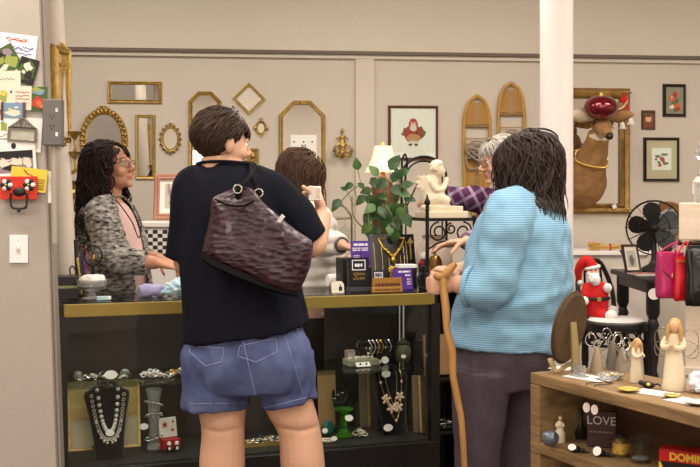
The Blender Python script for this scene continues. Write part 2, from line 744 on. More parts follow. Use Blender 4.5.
# ---------------------------------------------------------------- shopper in the navy t-shirt (back to us)
def navy_shopper():
    Y0, s = 3.95, FOC / 3.95
    Fv, Rv = heading(72)
    base = Vector((P(258, 300, Y0).x, Y0, 0))
    C = P(223, 144, Y0)
    R = head_rot(30, -6)
    sh_l, el_l, wr_l = P(194, 190, Y0 + .02), P(186, 262, Y0 + .05), P(222, 262, Y0 + .30)
    sh_r, el_r, wr_r = P(264, 190, Y0 - .03), P(311, 246, Y0 - .02), P(322.5, 216, Y0 + .16)
    top = [(225, 160, 20, .06, -.0), (226, 166, 30, .08), (228, 173, 40, .10), (230, 182, 49, .125), (231, 200, 54, .15),
           (235, 230, 57, .165), (239, 260, 60, .178), (242, 290, 61, .19), (245, 315, 62, .195, 0, .06)]
    pel = [(246, 322, 62, .19), (247, 345, 63, .19), (248, 365, 62, .18), (248, 380, 56, .165)]
    lk, la = P(223, 432, Y0), P(222, 572, Y0)
    rk, ra = P(299, 430, Y0 + .02), P(307, 572, Y0 + .04)
    b = MB()
    b.loft(smooth_rings(sec_rings(top[:3], s, Fv, Rv, Y0, .018) + sec_rings(top[3:] + pel, s, Fv, Rv, Y0, .034)))
    add_head(b, C, R, KH, P(226, 176, Y0), .060)
    b.tube([P(222, 360, Y0), P(222, 400, Y0), lk, P(222, 470, Y0 - .015), P(222, 520, Y0), la, P(222, 588, Y0)],
           [.115, .092, .078, .082, .062, .045, .045], 18, sub=4)
    b.tube([P(279, 360, Y0 + .01), P(288, 400, Y0 + .01), rk, P(303, 470, Y0 + .005), P(306, 520, Y0 + .03), ra, P(307, 588, Y0 + .04)],
           [.115, .090, .077, .080, .062, .045, .045], 18, sub=4)
    for sh, el, wr in ((sh_l, el_l, wr_l), (sh_r, el_r, wr_r)):
        b.tube([sh, (sh + el) / 2, el, (el + wr) / 2, wr], [.055, .052, .047, .046, .034], 14, sub=4)
        b.ell(el, .045)
    hr = P(319, 202, Y0 + .20) - wr_r
    add_hand(b, wr_r, hr, (-.85, -.1, .1), (-.2, -.4, .9), 1.05, 1.05, thumb=.6)
    add_hand(b, wr_l, (.5, .8, .1), (0, -.2, -1), (1, 0, 0), .4, .95)
    me = remesh(b, .006, 3, 'body')

    def knee(p, n):
        zk = P(0, 428, Y0).z + .12 * abs(p.x - (lk.x if p.x < base.x else rk.x))
        bk = max(0.0, -n.y)
        return bk * (-.006 * math.exp(-((p.z - zk) / .008) ** 2) + .004 * math.exp(-((p.z - zk - .03) / .02) ** 2)) if .3 < p.z < .7 else 0
    displace(me, knee)
    me = finish_head(me, C, R, KH)
    root = person(base, 'person seen from behind in navy T-shirt and denim shorts, holding up a small white box')
    link('body', rel(me, base), SLOTS(skin_fair, hair_brown), root, None)
    # T-shirt
    t = MB()
    hem = [(246, 329, 63, .200, 0, .15), (246, 334, 63.5, .202, 0, .15)]
    t.loft(smooth_rings(sec_rings(top + hem, s, Fv, Rv, Y0)))
    t.tube([P(206, 180, Y0), sh_l, (sh_l + el_l) / 2, el_l + V(0, 0, .01)], [.07, .082, .080, .074], 16, sub=4)
    cuff = el_r * .90 + sh_r * .10
    t.tube([P(254, 182, Y0), sh_r, (sh_r + el_r) / 2 + V(.012, 0, .018), cuff + V(.004, 0, .008), cuff + (el_r - sh_r).normalized() * .022 + V(.004, 0, .006)],
           [.07, .082, .080, .074, .072], 16, sub=4)
    tm = remesh(t, .009, 5, 'tee')
    displace(tm, folds(.010, 9, 2))
    navy = mat('navy_jersey', (17, 19, 29), .85, bump=(320, .15), sheen=.0, spec=.15)
    link('t_shirt', rel(tm, base), navy, root, None)
    # neck band
    nb = MB()
    cn = P(226, 165.5, Y0)
    nb.tube([cn + Rv * .108 * math.cos(a) + Fv * .080 * math.sin(a) + V(0, 0, -.012 * math.sin(a)) for a in (2 * PI * i / 28 for i in range(28))], .006, 8, closed=True)
    nb.xform(Matrix.Translation(-base))
    nb.build('neckband', navy, root)
    # shorts
    sh = MB()
    sh.loft(smooth_rings(sec_rings([(246, 327, 56, .172), (247, 337, 60, .182), (247, 355, 65.5, .20), (248, 375, 65, .19), (248, 388, 60, .16)], s, Fv, Rv, Y0)))

    def leg(pts, rx, ry, tl):
        rr = []
        for (px, py), w, h, q in zip(pts, rx, ry, tl):
            c = P(px, py, Y0 + .005)
            rr.append([c + Rv * w * math.cos(a) + Fv * h * math.sin(a) + V(0, 0, q * w * math.cos(a)) for a in (2 * PI * i / 26 for i in range(26))])
        sh.loft(smooth_rings(rr, 3))
    leg([(219, 350), (217, 375), (216, 395), (217, 407)], [.125, .122, .119, .117], [.16, .150, .142, .138], [0, 0, .0, .02])
    leg([(280, 350), (284, 375), (288, 393), (290, 403.5)], [.12, .112, .100, .096], [.16, .150, .140, .134], [0, 0, .08, .2])
    sm = remesh(sh, .008, 3, 'shorts')
    displace(sm, folds(.014, 12, 5, .5))
    displace(sm, folds(.003, 30, 6, .5))
    tree = bvh_of(sm)
    denim = mat('denim', (62, 71, 112), .85, var=(6, .55), col2=(98, 107, 148), bump=(420, .3), sheen=.0, spec=.2)
    so = link('shorts', rel(sm, base), denim, root, None)
    stitch = mat('denim_stitch', (150, 152, 190), .8)

    def proj(pts2, out=.001):
        res = []
        for px, py in pts2:
            o = P(px, py, 3.2)
            d = (o - V(0, 0, CAMZ)).normalized()
            h = tree.ray_cast(o, d)
            if h[0] is not None:
                res.append(h[0] + h[1] * out - base)
        return res

    def seq(a, bb, n=8):
        return [(a[0] + (bb[0] - a[0]) * i / n, a[1] + (bb[1] - a[1]) * i / n) for i in range(n + 1)]
    m = MB()
    for line in (seq((190, 403.5), (245, 403)), seq((264, 408), (312, 396)), seq((243, 340), (257, 402)), seq((284, 333), (303, 394))):
        q = proj(line)
        if len(q) > 2:
            m.tube(q, .0011, 5)
    m.build('hem_stitching', stitch, so)
    for poly in (((238, 356), (240, 346), (276, 338), (277, 352), (256, 362)), ((190, 352), (190, 346), (224, 348), (222, 362), (206, 366))):
        full = []
        for i in range(len(poly)):
            full += seq(poly[i], poly[(i + 1) % len(poly)], 5)[:-1]
        q = proj(full, .0015)
        c = MB()
        c.tube(q, .0013, 5, closed=True)
        c.build('back_pocket', stitch, so)
    # hair
    h = MB()
    h.ell(C + R @ (V(0, -.024, .040) * KH), V(.082, .100, .090) * KH, R, 24, 16)
    hair_locks(h, C, R, 1300, .062, .0042, er=(.084, .104, .093), ec=(0, -.018, .040), face=(.40, .40), wave=.008, freq=75,
               back=.9, zmin=-.62, side=.9, seed=3, lift=.006, step=.009, ears=True)
    h.xform(Matrix.Translation(-base))
    h.build('hair', hair_brown, root, 60)
    # sunglasses pushed up on the hair
    g = MB()
    glasses(g, C + R @ V(0, -.034, .052), R @ Matrix.Rotation(math.radians(52), 3, 'X'), KH)
    g.xform(Matrix.Translation(-base))
    g.build('eyeglasses', [mat('grey_frame', (120, 116, 122), .3, .6), lens_m], root)
    # shoes
    for a in (la, ra):
        f2 = MB()
        add_shoe(f2, a, Fv)
        f2.xform(Matrix.Translation(-base))
        f2.build('shoe', mat('shoe_grey', (90, 88, 92), .7), root)
    return wr_r, hr


navy_wrist, navy_hand_dir = navy_shopper()


# ---------------------------------------------------------------- the burgundy handbag on that shopper's shoulder
def burgundy_bag():
    Yb = 3.70
    pts = [(212, 199), (225, 191), (241, 187), (254, 190), (268, 206), (285, 222), (305, 236), (312, 244), (309, 264), (304, 281), (298, 293),
           (285, 291), (262, 284), (235, 273), (213, 263), (203, 257), (204, 246), (208, 222)]
    base = P(252, 262, Yb)
    fine = []
    w = [P(px, py, Yb - .00045 * (px - 250)) for px, py in pts]
    w = catmull(w + [w[0]], 3)[:-1]
    c = sum(w, Vector()) / len(w)
    root = thing('handbag', 'burgundy crocodile-patterned shoulder bag on the back of the navy shirt', 'bag', base)
    rings = []
    ny = Vector((.12, -1, -.08)).normalized()
    for t, k in ((-.07, .55), (-.066, .80), (-.05, .93), (-.02, .995), (.0, 1), (.02, .995), (.05, .93), (.066, .8), (.07, .55)):
        rg = []
        for p in w:
            q = c + (p - c) * k
            tk = 1.0 - .55 * max(0.0, min(1.0, (q.z - c.z + .02) / .20))
            rg.append(q + ny * (t * tk) - base)
        rings.append(rg)
    mb = MB()
    mb.loft(rings)
    me = mb.mesh('bag')
    bmx = bmesh.new()
    bmx.from_mesh(me)
    bmesh.ops.triangulate(bmx, faces=[f for f in bmx.faces if len(f.verts) > 4])
    bmesh.ops.subdivide_edges(bmx, edges=bmx.edges, cuts=3, use_grid_fill=True)
    bmx.to_mesh(me)
    bmx.free()
    me.update()
    displace(me, lambda p, n: .008 * noise.noise(Vector((p.x * 13 + p.z * 6, p.y * 6, p.z * 7 - p.x * 4))))
    for p in me.polygons:
        p.use_smooth = True
    croc = mat('burgundy_croc', (30, 12, 20), .36, var=(46, .3), col2=(60, 27, 40), kind='voronoi', bump=(46, .55, 'voronoi'), stretch=(.62, 1, 1.35), coat=.15)
    link('bag_body', me, croc, root, None)
    black = mat('black_leather', (8, 7, 8), .7, spec=.15)
    bb = MB()
    bot = [P(px, py, Yb + .0) - base for px, py in ((204, 256), (213, 262), (235, 272), (262, 283), (285, 290), (299, 292))]
    rr = []
    for p in bot:
        rr.append([p + V(.0, y, z) for y, z in ((-.062, .016), (-.068, -.004), (-.045, -.014), (.045, -.014), (.068, -.004), (.062, .016))])
    bb.loft(rr)
    bb.build('bag_base', black, root)
    top = P(252, 163, 3.90) - base
    for dx, a, bq in ((0, (238, 189), .0), (1, (259, 193), -.02)):
        p0 = P(a[0], a[1], Yb - .03 + .05 * dx) - base
        st = MB()
        mid = P(250 + dx, 176, 3.74 + .03 * dx) - base
        st.tube([p0 + V(0, 0, -.03), p0, mid, P(251 + dx * 2, 169, 3.81) - base, top, P(256, 168, 4.02) - base, P(258, 180, 4.07) - base],
                .0058, 8, sub=4, flat=1.5)
        so = st.build('strap', black, root)
        rg = MB()
        rg.tube([p0 + V(.014 * math.cos(t), -.012, .014 * math.sin(t)) for t in (2 * PI * i / 16 for i in range(16))], .0028, 6, closed=True)
        rg.build('strap_ring', mat('nickel', (170, 165, 160), .25, 1.0), so)
    tg = MB()
    tg.box(P(281, 219, Yb - .075) - base, (.016, .008, .03), Matrix.Rotation(.6, 3, 'Y'))
    tg.build('buckle', mat('nickel', (170, 165, 160), .25, 1.0), root, bevel=.002)
    pp = MB()
    q = [P(px, py, Yb - .055) - base for px, py in ((215, 199), (228, 205), (243, 206), (254, 201))]
    pp.tube(q, .0035, 6, sub=4)
    pp.build('piping', black, root)


burgundy_bag()


# ---------------------------------------------------------------- shopper in the striped light-blue top with the stick
def teal_shopper():
    Y0, s = 4.1, FOC / 4.1
    Fv, Rv = heading(152)
    base = Vector((P(503, 300, Y0).x, Y0, 0))
    C = P(521, 166, Y0 - .0)
    R = head_rot(158, -4)
    top = [(525, 192, 20, .07), (525, 199, 33, .10), (524, 207, 44, .13), (523, 220, 49, .15), (521, 240, 51, .178), (518, 262, 52, .195),
           (515, 285, 53, .20), (511, 305, 54, .205), (507, 325, 55, .205)]
    pel = [(504, 345, 53, .19), (502, 365, 50, .18), (501, 380, 46, .16)]
    sh_l, el_l, wr_l = P(507, 214, Y0 - .17), P(489, 289, Y0 - .22), P(455, 284, Y0 - .15)
    sh_r, el_r, wr_r = P(508, 216, Y0 + .17), P(473, 275, Y0 + .20), P(456, 271, Y0 + .05)
    b = MB()
    b.loft(smooth_rings(sec_rings(top + pel, s, Fv, Rv, Y0, .034)))
    add_head(b, C, R, KH, P(524, 205, Y0), .056)
    la, ra = P(473, 560, Y0 - .09), P(520, 560, Y0 + .10)
    for hx, k, a, dy in ((484, 477, la, -.09), (520, 518, ra, .10)):
        b.tube([P(hx, 370, Y0 + dy), P(k, 455, Y0 + dy), P(k, 510, Y0 + dy), a, P(k, 572, Y0 + dy)], [.10, .065, .065, .042, .042], 16, sub=4)
    for sh, el, wr in ((sh_l, el_l, wr_l), (sh_r, el_r, wr_r)):
        b.tube([sh, (sh + el) / 2, el, (el + wr) / 2, wr], [.06, .056, .048, .046, .030], 14, sub=4)
        b.ell(el, .047)
    add_hand(b, wr_l, (-.85, .15, -.05), (-.1, .9, -.2), (0, .2, 1), 1.15, .95, spread=.9, thumb=.6)
    add_hand(b, wr_r, (-.6, -.55, .05), (-.3, .2, -1), (-.3, -.8, .2), .75, .92, spread=.9)
    me = remesh(b, .006, 3, 'body')
    me = finish_head(me, C, R, KH)
    root = person(base, 'person with long dark hair and striped light blue top, hands on a wooden stick')
    link('body', rel(me, base), SLOTS(skin_fair, hair_dark), root, None)
    t = MB()
    hem = [(505, 338, 53.5, .205, 0, -.03), (504, 347, 53, .203, 0, -.06)]
    t.loft(smooth_rings(sec_rings(top + hem, s, Fv, Rv, Y0)))
    d = (wr_l - el_l).normalized()
    t.tube([P(522, 208, Y0 - .06), sh_l, (sh_l + el_l) / 2 + V(.008, 0, 0), el_l + V(0, 0, .004), el_l + d * .05, el_l + d * .075],
           [.075, .092, .090, .078, .070, .068], 18, sub=4)
    d2 = (wr_r - el_r).normalized()
    t.tube([P(522, 208, Y0 + .06), sh_r, (sh_r + el_r) / 2 + V(-.01, 0, 0), el_r, el_r + d2 * .035], [.075, .090, .088, .072, .064], 16, sub=4)
    tm = remesh(t, .008, 5, 'top')
    f1 = folds(.014, 10, 8, .8)

    def fold(p, n):
        a = f1(p, n)
        dz = (p.z - P(0, 318, Y0).z) - .5 * (p.x - base.x) * -.1
        a -= .014 * math.exp(-(dz / .022) ** 2) * (1 if p.x > base.x - .12 else .3)
        dz2 = p.z - P(0, 302, Y0).z - .25 * (p.x - base.x)
        a += .008 * math.exp(-(dz2 / .02) ** 2)
        return a
    displace(tm, fold)
    m = mat('aqua_stripe', (112, 176, 206), .85, spec=.2)
    nt = m.node_tree
    if 'Wave Texture' not in nt.nodes:
        co = nt.nodes.new('ShaderNodeTexCoord')
        wv = nt.nodes.new('ShaderNodeTexWave')
        wv.bands_direction = 'Z'
        wv.inputs['Scale'].default_value = 40
        wv.inputs['Distortion'].default_value = .6
        wv.inputs['Detail'].default_value = 1
        wv.inputs['Detail Scale'].default_value = .4
        rp = nt.nodes.new('ShaderNodeValToRGB')
        rp.color_ramp.elements[0].position = .25
        rp.color_ramp.elements[1].position = .75
        rp.color_ramp.elements[0].color = lin((104, 150, 182))
        rp.color_ramp.elements[1].color = lin((150, 190, 214))
        nt.links.new(co.outputs['Object'], wv.inputs['Vector'])
        nt.links.new(wv.outputs['Fac'], rp.inputs['Fac'])
        nt.links.new(rp.outputs['Color'], nt.nodes['Principled BSDF'].inputs['Base Color'])
    to = link('striped_top', rel(tm, base), m, root, None)
    cf = MB()
    ce = el_l + d * .072
    fr = frame_from(d)
    cf.tube([ce + fr @ V(.068 * math.cos(a), .068 * math.sin(a), 0) for a in (2 * PI * i / 24 for i in range(24))], .010, 8, closed=True)
    cf.xform(Matrix.Translation(-base))
    cf.build('sleeve_cuff', m, to)
    # trousers
    sh = MB()
    sh.loft(smooth_rings(sec_rings([(506, 325, 49, .17), (505, 345, 49.5, .185), (502, 365, 47.5, .18), (500, 385, 43, .16)], s, Fv, Rv, Y0)))
    sh.tube([P(483, 370, Y0 - .09), P(479, 410, Y0 - .09), P(477, 460, Y0 - .09), P(475, 520, Y0 - .09), P(474, 570, Y0 - .09)], [.115, .100, .084, .082, .080], 20, sub=4)
    sh.tube([P(518, 370, Y0 + .09), P(517, 410, Y0 + .10), P(517, 460, Y0 + .10), P(518, 520, Y0 + .10), P(519, 570, Y0 + .10)], [.120, .100, .078, .078, .076], 20, sub=4)
    sm = remesh(sh, .008, 4, 'trousers')
    displace(sm, folds(.010, 11, 12, .45))
    link('trousers', rel(sm, base), mat('mauve_grey_trouser', (74, 64, 72), .85, var=(30, .3), col2=(84, 74, 82), bump=(300, .2), spec=.2), root, None)
    h = MB()
    h.ell(C + R @ (V(0, -.028, .036) * KH), V(.086, .102, .092) * KH, R, 24, 16)
    h.tube([C + V(.01, 0, .02), P(527, 186, Y0 - .02), P(528, 197, Y0 - .03)], [.08, .10, .07], 16, sub=3)
    hair_locks(h, C, R, 1700, .315, .0044, er=(.096, .110, .098), ec=(0, -.026, .036), face=(.62, .2), wave=.020, freq=38, back=.45,
               zmin=-.5, side=.9, seed=8, vary=.42, lift=.012, step=.014,
               colliders=(((P(526, 214, Y0)), (.140, .155, .105)),), drift=(.0, 0, 0))
    h.xform(Matrix.Translation(-base))
    h.build('hair', hair_dark, root, 60)
    for a in (la, ra):
        f2 = MB()
        add_shoe(f2, a, Fv)
        f2.xform(Matrix.Translation(-base))
        f2.build('shoe', mat('shoe_dark', (50, 46, 48), .6), root)
    # the walking stick
    wood = mat('stick_wood', (186, 138, 74), .45, var=(18, .4), col2=(142, 98, 50), stretch=(1, 1, .25))
    k = MB()
    hx = wr_l + (P(443, 285, Y0 - .12) - wr_l)
    foot = Vector((P(464, 467, 3.88).x + .02, 3.86, .0))
    topp = P(443, 271, 3.93)
    bs = foot.copy()
    pts = [topp, P(443, 285, 3.925), P(446, 310, 3.915), P(447, 330, 3.91), P(452, 350, 3.905), P(453, 375, 3.90), P(458, 402, 3.89), P(463, 440, 3.88), foot + V(0, 0, .02)]
    st = thing('walking_stick', 'gnarled honey-coloured wooden walking stick in the hands of the blue-top shopper', 'stick', bs)
    k.tube([p - bs for p in pts], [.014, .0135, .0145, .012, .014, .0125, .0125, .011, .010], 12, sub=4)
    k.build('shaft', wood, st)
    k = MB()
    k.tube([p - bs for p in (P(434.5, 274, 3.93), P(438, 276.5, 3.93), P(443, 275.5, 3.93), P(449, 270, 3.93), P(455, 264, 3.94))], [.010, .0145, .017, .016, .011], 12, sub=4)
    k.build('handle', wood, st)
    k = MB()
    k.cyl((0, 0, 0), (0, 0, .03), .013, .012)
    k.build('rubber_tip', mat('black_rubber', (22, 22, 22), .8), st)


teal_shopper()


# ---------------------------------------------------------------- attendant in the heather cardigan behind the counter
def cardigan_person():
    Y0, s = 5.07, FOC / 5.07
    Fv, Rv = heading(-28)
    base = Vector((P(112, 300, Y0).x, Y0, 0))
    C = P(113, 168, Y0)
    R = head_rot(-22, 10, 0)
    top = [(108, 196, 15, .06), (107, 203, 22, .085), (107, 212, 27, .11), (109, 228, 31, .135), (111, 250, 34, .155), (112, 275, 36, .165), (113, 300, 38, .17)]
    pel = [(113, 330, 38, .165), (113, 360, 36, .155)]
    sh_r, el_r, wr_r = P(101, 214, Y0 - .13), P(112, 260, Y0 - .22), P(158, 263, Y0 - .26)
    sh_l, el_l, wr_l = P(121, 214, Y0 + .12), P(135, 258, Y0 + .10), P(160, 259, Y0 - .08)
    b = MB()
    b.loft(smooth_rings(sec_rings(top + pel, s, Fv, Rv, Y0, .016)))
    add_head(b, C, R, KH, P(109, 208, Y0), .052)
    la, ra = P(112, 500, Y0 + .08), P(114, 500, Y0 - .09)
    for a in (la, ra):
        b.tube([V(base.x, a.y, .9), V(base.x, a.y, .5), V(base.x - .02, a.y, .3), V(base.x - .02, a.y, .06)], [.10, .065, .06, .04], 14, sub=4)
    for sh, el, wr in ((sh_l, el_l, wr_l), (sh_r, el_r, wr_r)):
        b.tube([sh, (sh + el) / 2, el, (el + wr) / 2, wr], [.05, .047, .041, .038, .027], 14, sub=4)
        b.ell(el, .04)
    add_hand(b, wr_r, (.93, -.1, -.14), (.1, .3, -1), (.2, .9, .1), .55, .92)
    add_hand(b, wr_l, (.85, -.35, -.25), (.1, -.2, -1), (.1, -.9, .2), .5, .92)
    me = remesh(b, .0055, 3, 'body')
    me = finish_head(me, C, R, KH)
    root = person(base, 'person with long dark curly hair, glasses and a grey flecked cardigan behind the counter')
    link('body', rel(me, base), SLOTS(skin_tan, hair_black), root, None)
    # pink inner shirt
    i = MB()
    i.loft(smooth_rings(sec_rings([(109, 203, 17, .075)] + top[2:] + pel[:1], s, Fv, Rv, Y0, .006)))
    im = remesh(i, .009, 3, 'shirt')
    link('pink_shirt', rel(im, base), mat('pale_pink', (214, 178, 172), .85), root, None)
    # cardigan: a shell open at the front
    t = MB()
    ring = sec_rings(top + [(113, 318, 39.5, .178)], s, Fv, Rv, Y0, -.006)
    t.loft(smooth_rings(ring))
    d = (wr_r - el_r).normalized()
    t.tube([P(108, 208, Y0 - .05), sh_r, (sh_r + el_r) / 2, el_r, el_r + d * .11, el_r + d * .165], [.06, .074, .072, .067, .058, .054], 16, sub=4)
    d2 = (wr_l - el_l).normalized()
    t.tube([P(112, 208, Y0 + .05), sh_l, (sh_l + el_l) / 2, el_l, el_l + d2 * .12], [.06, .072, .07, .064, .055], 16, sub=4)
    tm = remesh(t, .008, 4, 'cardigan')
    displace(tm, folds(.010, 12, 15, .7))
    bm = bmesh.new()
    bm.from_mesh(tm)
    kill = []
    for v in bm.verts:
        q = v.co - base
        lat = q.x * Rv.x + q.y * Rv.y
        fwd = q.x * Fv.x + q.y * Fv.y
        z = v.co.z
        wv = .035 + .035 * max(0, min(1, (z - .95) / .45))
        if fwd > .05 and abs(lat + .0) < wv and z < 1.45:
            kill.append(v)
    bmesh.ops.delete(bm, geom=kill, context='VERTS')
    bm.to_mesh(tm)
    bm.free()
    card = mat('heather_knit', (40, 38, 38), .9, var=(62, .7), col2=(178, 172, 164), stretch=(.6, .6, 1.4), bump=(160, .4), spec=.2)
    co = link('cardigan', rel(tm, base), card, root, None)
    md = co.modifiers.new('Solid', 'SOLIDIFY')
    md.thickness = .007
    md.offset = 0
    jm = MB()
    jm.loft(sec_rings([(113, 318, 37, .17), (113, 360, 38, .165), (113, 375, 34, .15)], s, Fv, Rv, Y0))
    for a in (la, ra):
        jm.tube([V(base.x, a.y, .85), V(base.x, a.y, .5), V(base.x - .01, a.y, .08)], [.11, .085, .08], 16)
    jm.xform(Matrix.Translation(-base))
    jm.build('trousers', mat('black_trousers', (28, 27, 30), .85), root)
    g = MB()
    glasses(g, C, R, KH)
    g.xform(Matrix.Translation(-base))
    g.build('eyeglasses', [dark_metal, lens_m], root)
    n = MB()
    n.tube([p - base for p in (P(115, 199, Y0 - .09), P(121, 206, Y0 - .10), P(132, 222, Y0 - .11), P(139, 238, Y0 - .12), P(141, 222, Y0 - .04), P(133, 205, Y0 + .02))], .003, 6, sub=4)
    n.build('lanyard', mat('black_cord', (18, 18, 18), .7), root)
    h = MB()
    h.ell(C + R @ (V(0, -.030, .040) * KH), V(.082, .096, .090) * KH, R, 24, 16)
    h.tube([C + R @ V(0, -.06, .0), P(98, 190, Y0), P(94, 212, Y0 - .02)], [.08, .085, .05], 14, sub=3)
    hair_locks(h, C, R, 2000, .50, .0040, er=(.092, .106, .098), ec=(0, -.024, .036), face=(.22, .52), wave=.020, freq=60, back=.60, zmin=-.5,
               side=.95, seed=21, vary=.45, lift=.014, colliders=((P(106, 222, Y0), (.12, .17, .085)),), drift=(-.03, 0, 0), flo=(-.6, .06))
    h.xform(Matrix.Translation(-base))
    h.build('hair', hair_black, root, 60)
    for a in (la, ra):
        f2 = MB()
        add_shoe(f2, V(base.x - .02, a.y, 0), Fv)
        f2.xform(Matrix.Translation(-base))
        f2.build('shoe', mat('shoe_dark', (50, 46, 48), .6), root)


cardigan_person()


# ---------------------------------------------------------------- person in the white quilted jacket
def white_jacket_person():
    Y0, s = 5.4, FOC / 5.4
    Fv, Rv = heading(12)
    base = Vector((P(312, 300, Y0).x, Y0, 0))
    C = P(305, 177, Y0)
    R = head_rot(14, -14)
    top = [(305, 203, 13, .06), (306, 209, 20, .09), (308, 218, 27, .115), (310, 235, 30, .135), (311, 260, 31, .145), (312, 290, 32, .15)]
    pel = [(312, 320, 32, .15), (312, 350, 30, .14)]
    sh_r, el_r, wr_r = P(311, 218, Y0 - .16), P(326, 243, Y0 - .22), P(343, 245, Y0 - .36)
    sh_l, el_l, wr_l = P(314, 218, Y0 + .14), P(327, 256, Y0 + .12), P(350, 262, Y0 - .05)
    b = MB()
    b.loft(smooth_rings(sec_rings(top + pel, s, Fv, Rv, Y0, .02)))
    add_head(b, C, R, KH, P(306, 212, Y0), .05)
    for dy in (-.09, .09):
        b.tube([V(base.x, Y0 + dy, .9), V(base.x, Y0 + dy, .5), V(base.x, Y0 + dy, .3), V(base.x, Y0 + dy, .06)], [.10, .065, .06, .04], 14, sub=4)
    for sh, el, wr in ((sh_l, el_l, wr_l), (sh_r, el_r, wr_r)):
        b.tube([sh, (sh + el) / 2, el, (el + wr) / 2, wr], [.05, .047, .041, .038, .027], 14, sub=4)
        b.ell(el, .04)
    add_hand(b, wr_r, (.55, -.5, -.2), (0, -.2, -1), (.6, .6, 0), .5, .9)
    add_hand(b, wr_l, (.8, -.5, -.1), (0, -.2, -1), (.3, -.8, 0), .5, .9)
    me = remesh(b, .0055, 3, 'body')
    me = finish_head(me, C, R, KH)
    root = person(base, 'person with brown bobbed hair in a white quilted jacket, looking down')
    link('body', rel(me, base), SLOTS(skin_fair, hair_mid), root, None)
    t = MB()
    t.loft(smooth_rings(sec_rings(top + [(312, 318, 32.5, .155)], s, Fv, Rv, Y0, -.012)))
    for sh, el, wr, sg in ((sh_r, el_r, wr_r, -1), (sh_l, el_l, wr_l, 1)):
        d = (wr - el).normalized()
        t.tube([P(309, 214, Y0 + sg * .06), sh, (sh + el) / 2, el, el + d * .09, el + d * ((wr - el).length - .03)], [.06, .074, .072, .064, .056, .046], 16, sub=4)
    tm = remesh(t, .008, 3, 'jacket')
    displace(tm, lambda p, n: .012 * abs(math.sin(p.z * 52 + .4 * noise.noise(p * 8))) - .004)
    displace(tm, folds(.006, 14, 18, .8))
    link('quilted_jacket', rel(tm, base), mat('white_quilt', (222, 214, 204), .7, bump=(80, .2)), root, None)
    jm = MB()
    jm.loft(sec_rings([(312, 300, 31, .155), (312, 350, 32, .155), (312, 375, 28, .14)], s, Fv, Rv, Y0))
    for dy in (-.09, .09):
        jm.tube([V(base.x, Y0 + dy, .85), V(base.x, Y0 + dy, .5), V(base.x, Y0 + dy, .08)], [.11, .085, .08], 16)
    jm.xform(Matrix.Translation(-base))
    jm.build('trousers', mat('black_trousers', (28, 27, 30), .85), root)
    br = MB()
    d = (wr_r - el_r).normalized()
    fr = frame_from(d)
    br.tube([wr_r - d * .012 - base + fr @ V(.031 * math.cos(a), .031 * math.sin(a), 0) for a in (2 * PI * i / 20 for i in range(20))], .007, 8, closed=True)
    br.build('bracelet', mat('grey_bracelet', (70, 74, 80), .4, .3), root)
    g = MB()
    glasses(g, C, R, KH)
    g.xform(Matrix.Translation(-base))
    g.build('eyeglasses', [dark_metal, lens_m], root)
    h = MB()
    h.ell(C + R @ (V(0, -.026, .040) * KH), V(.084, .100, .092) * KH, R, 24, 16)
    h.ell(C + R @ (V(0, -.05, -.03) * KH), V(.078, .065, .065) * KH, R, 18, 12)
    hair_locks(h, C, R, 1200, .25, .0045, er=(.092, .108, .100), ec=(0, -.024, .038), face=(.30, .48), wave=.013, freq=42, back=.7, zmin=-.45,
               side=.7, seed=31, vary=.25, lift=.007, colliders=((P(306, 214, Y0), (.11, .13, .06)),))
    h.xform(Matrix.Translation(-base))
    h.build('hair', hair_mid, root, 60)
    for dy in (-.09, .09):
        f2 = MB()
        add_shoe(f2, V(base.x, Y0 + dy, 0), Fv)
        f2.xform(Matrix.Translation(-base))
        f2.build('shoe', mat('shoe_dark', (50, 46, 48), .6), root)


white_jacket_person()


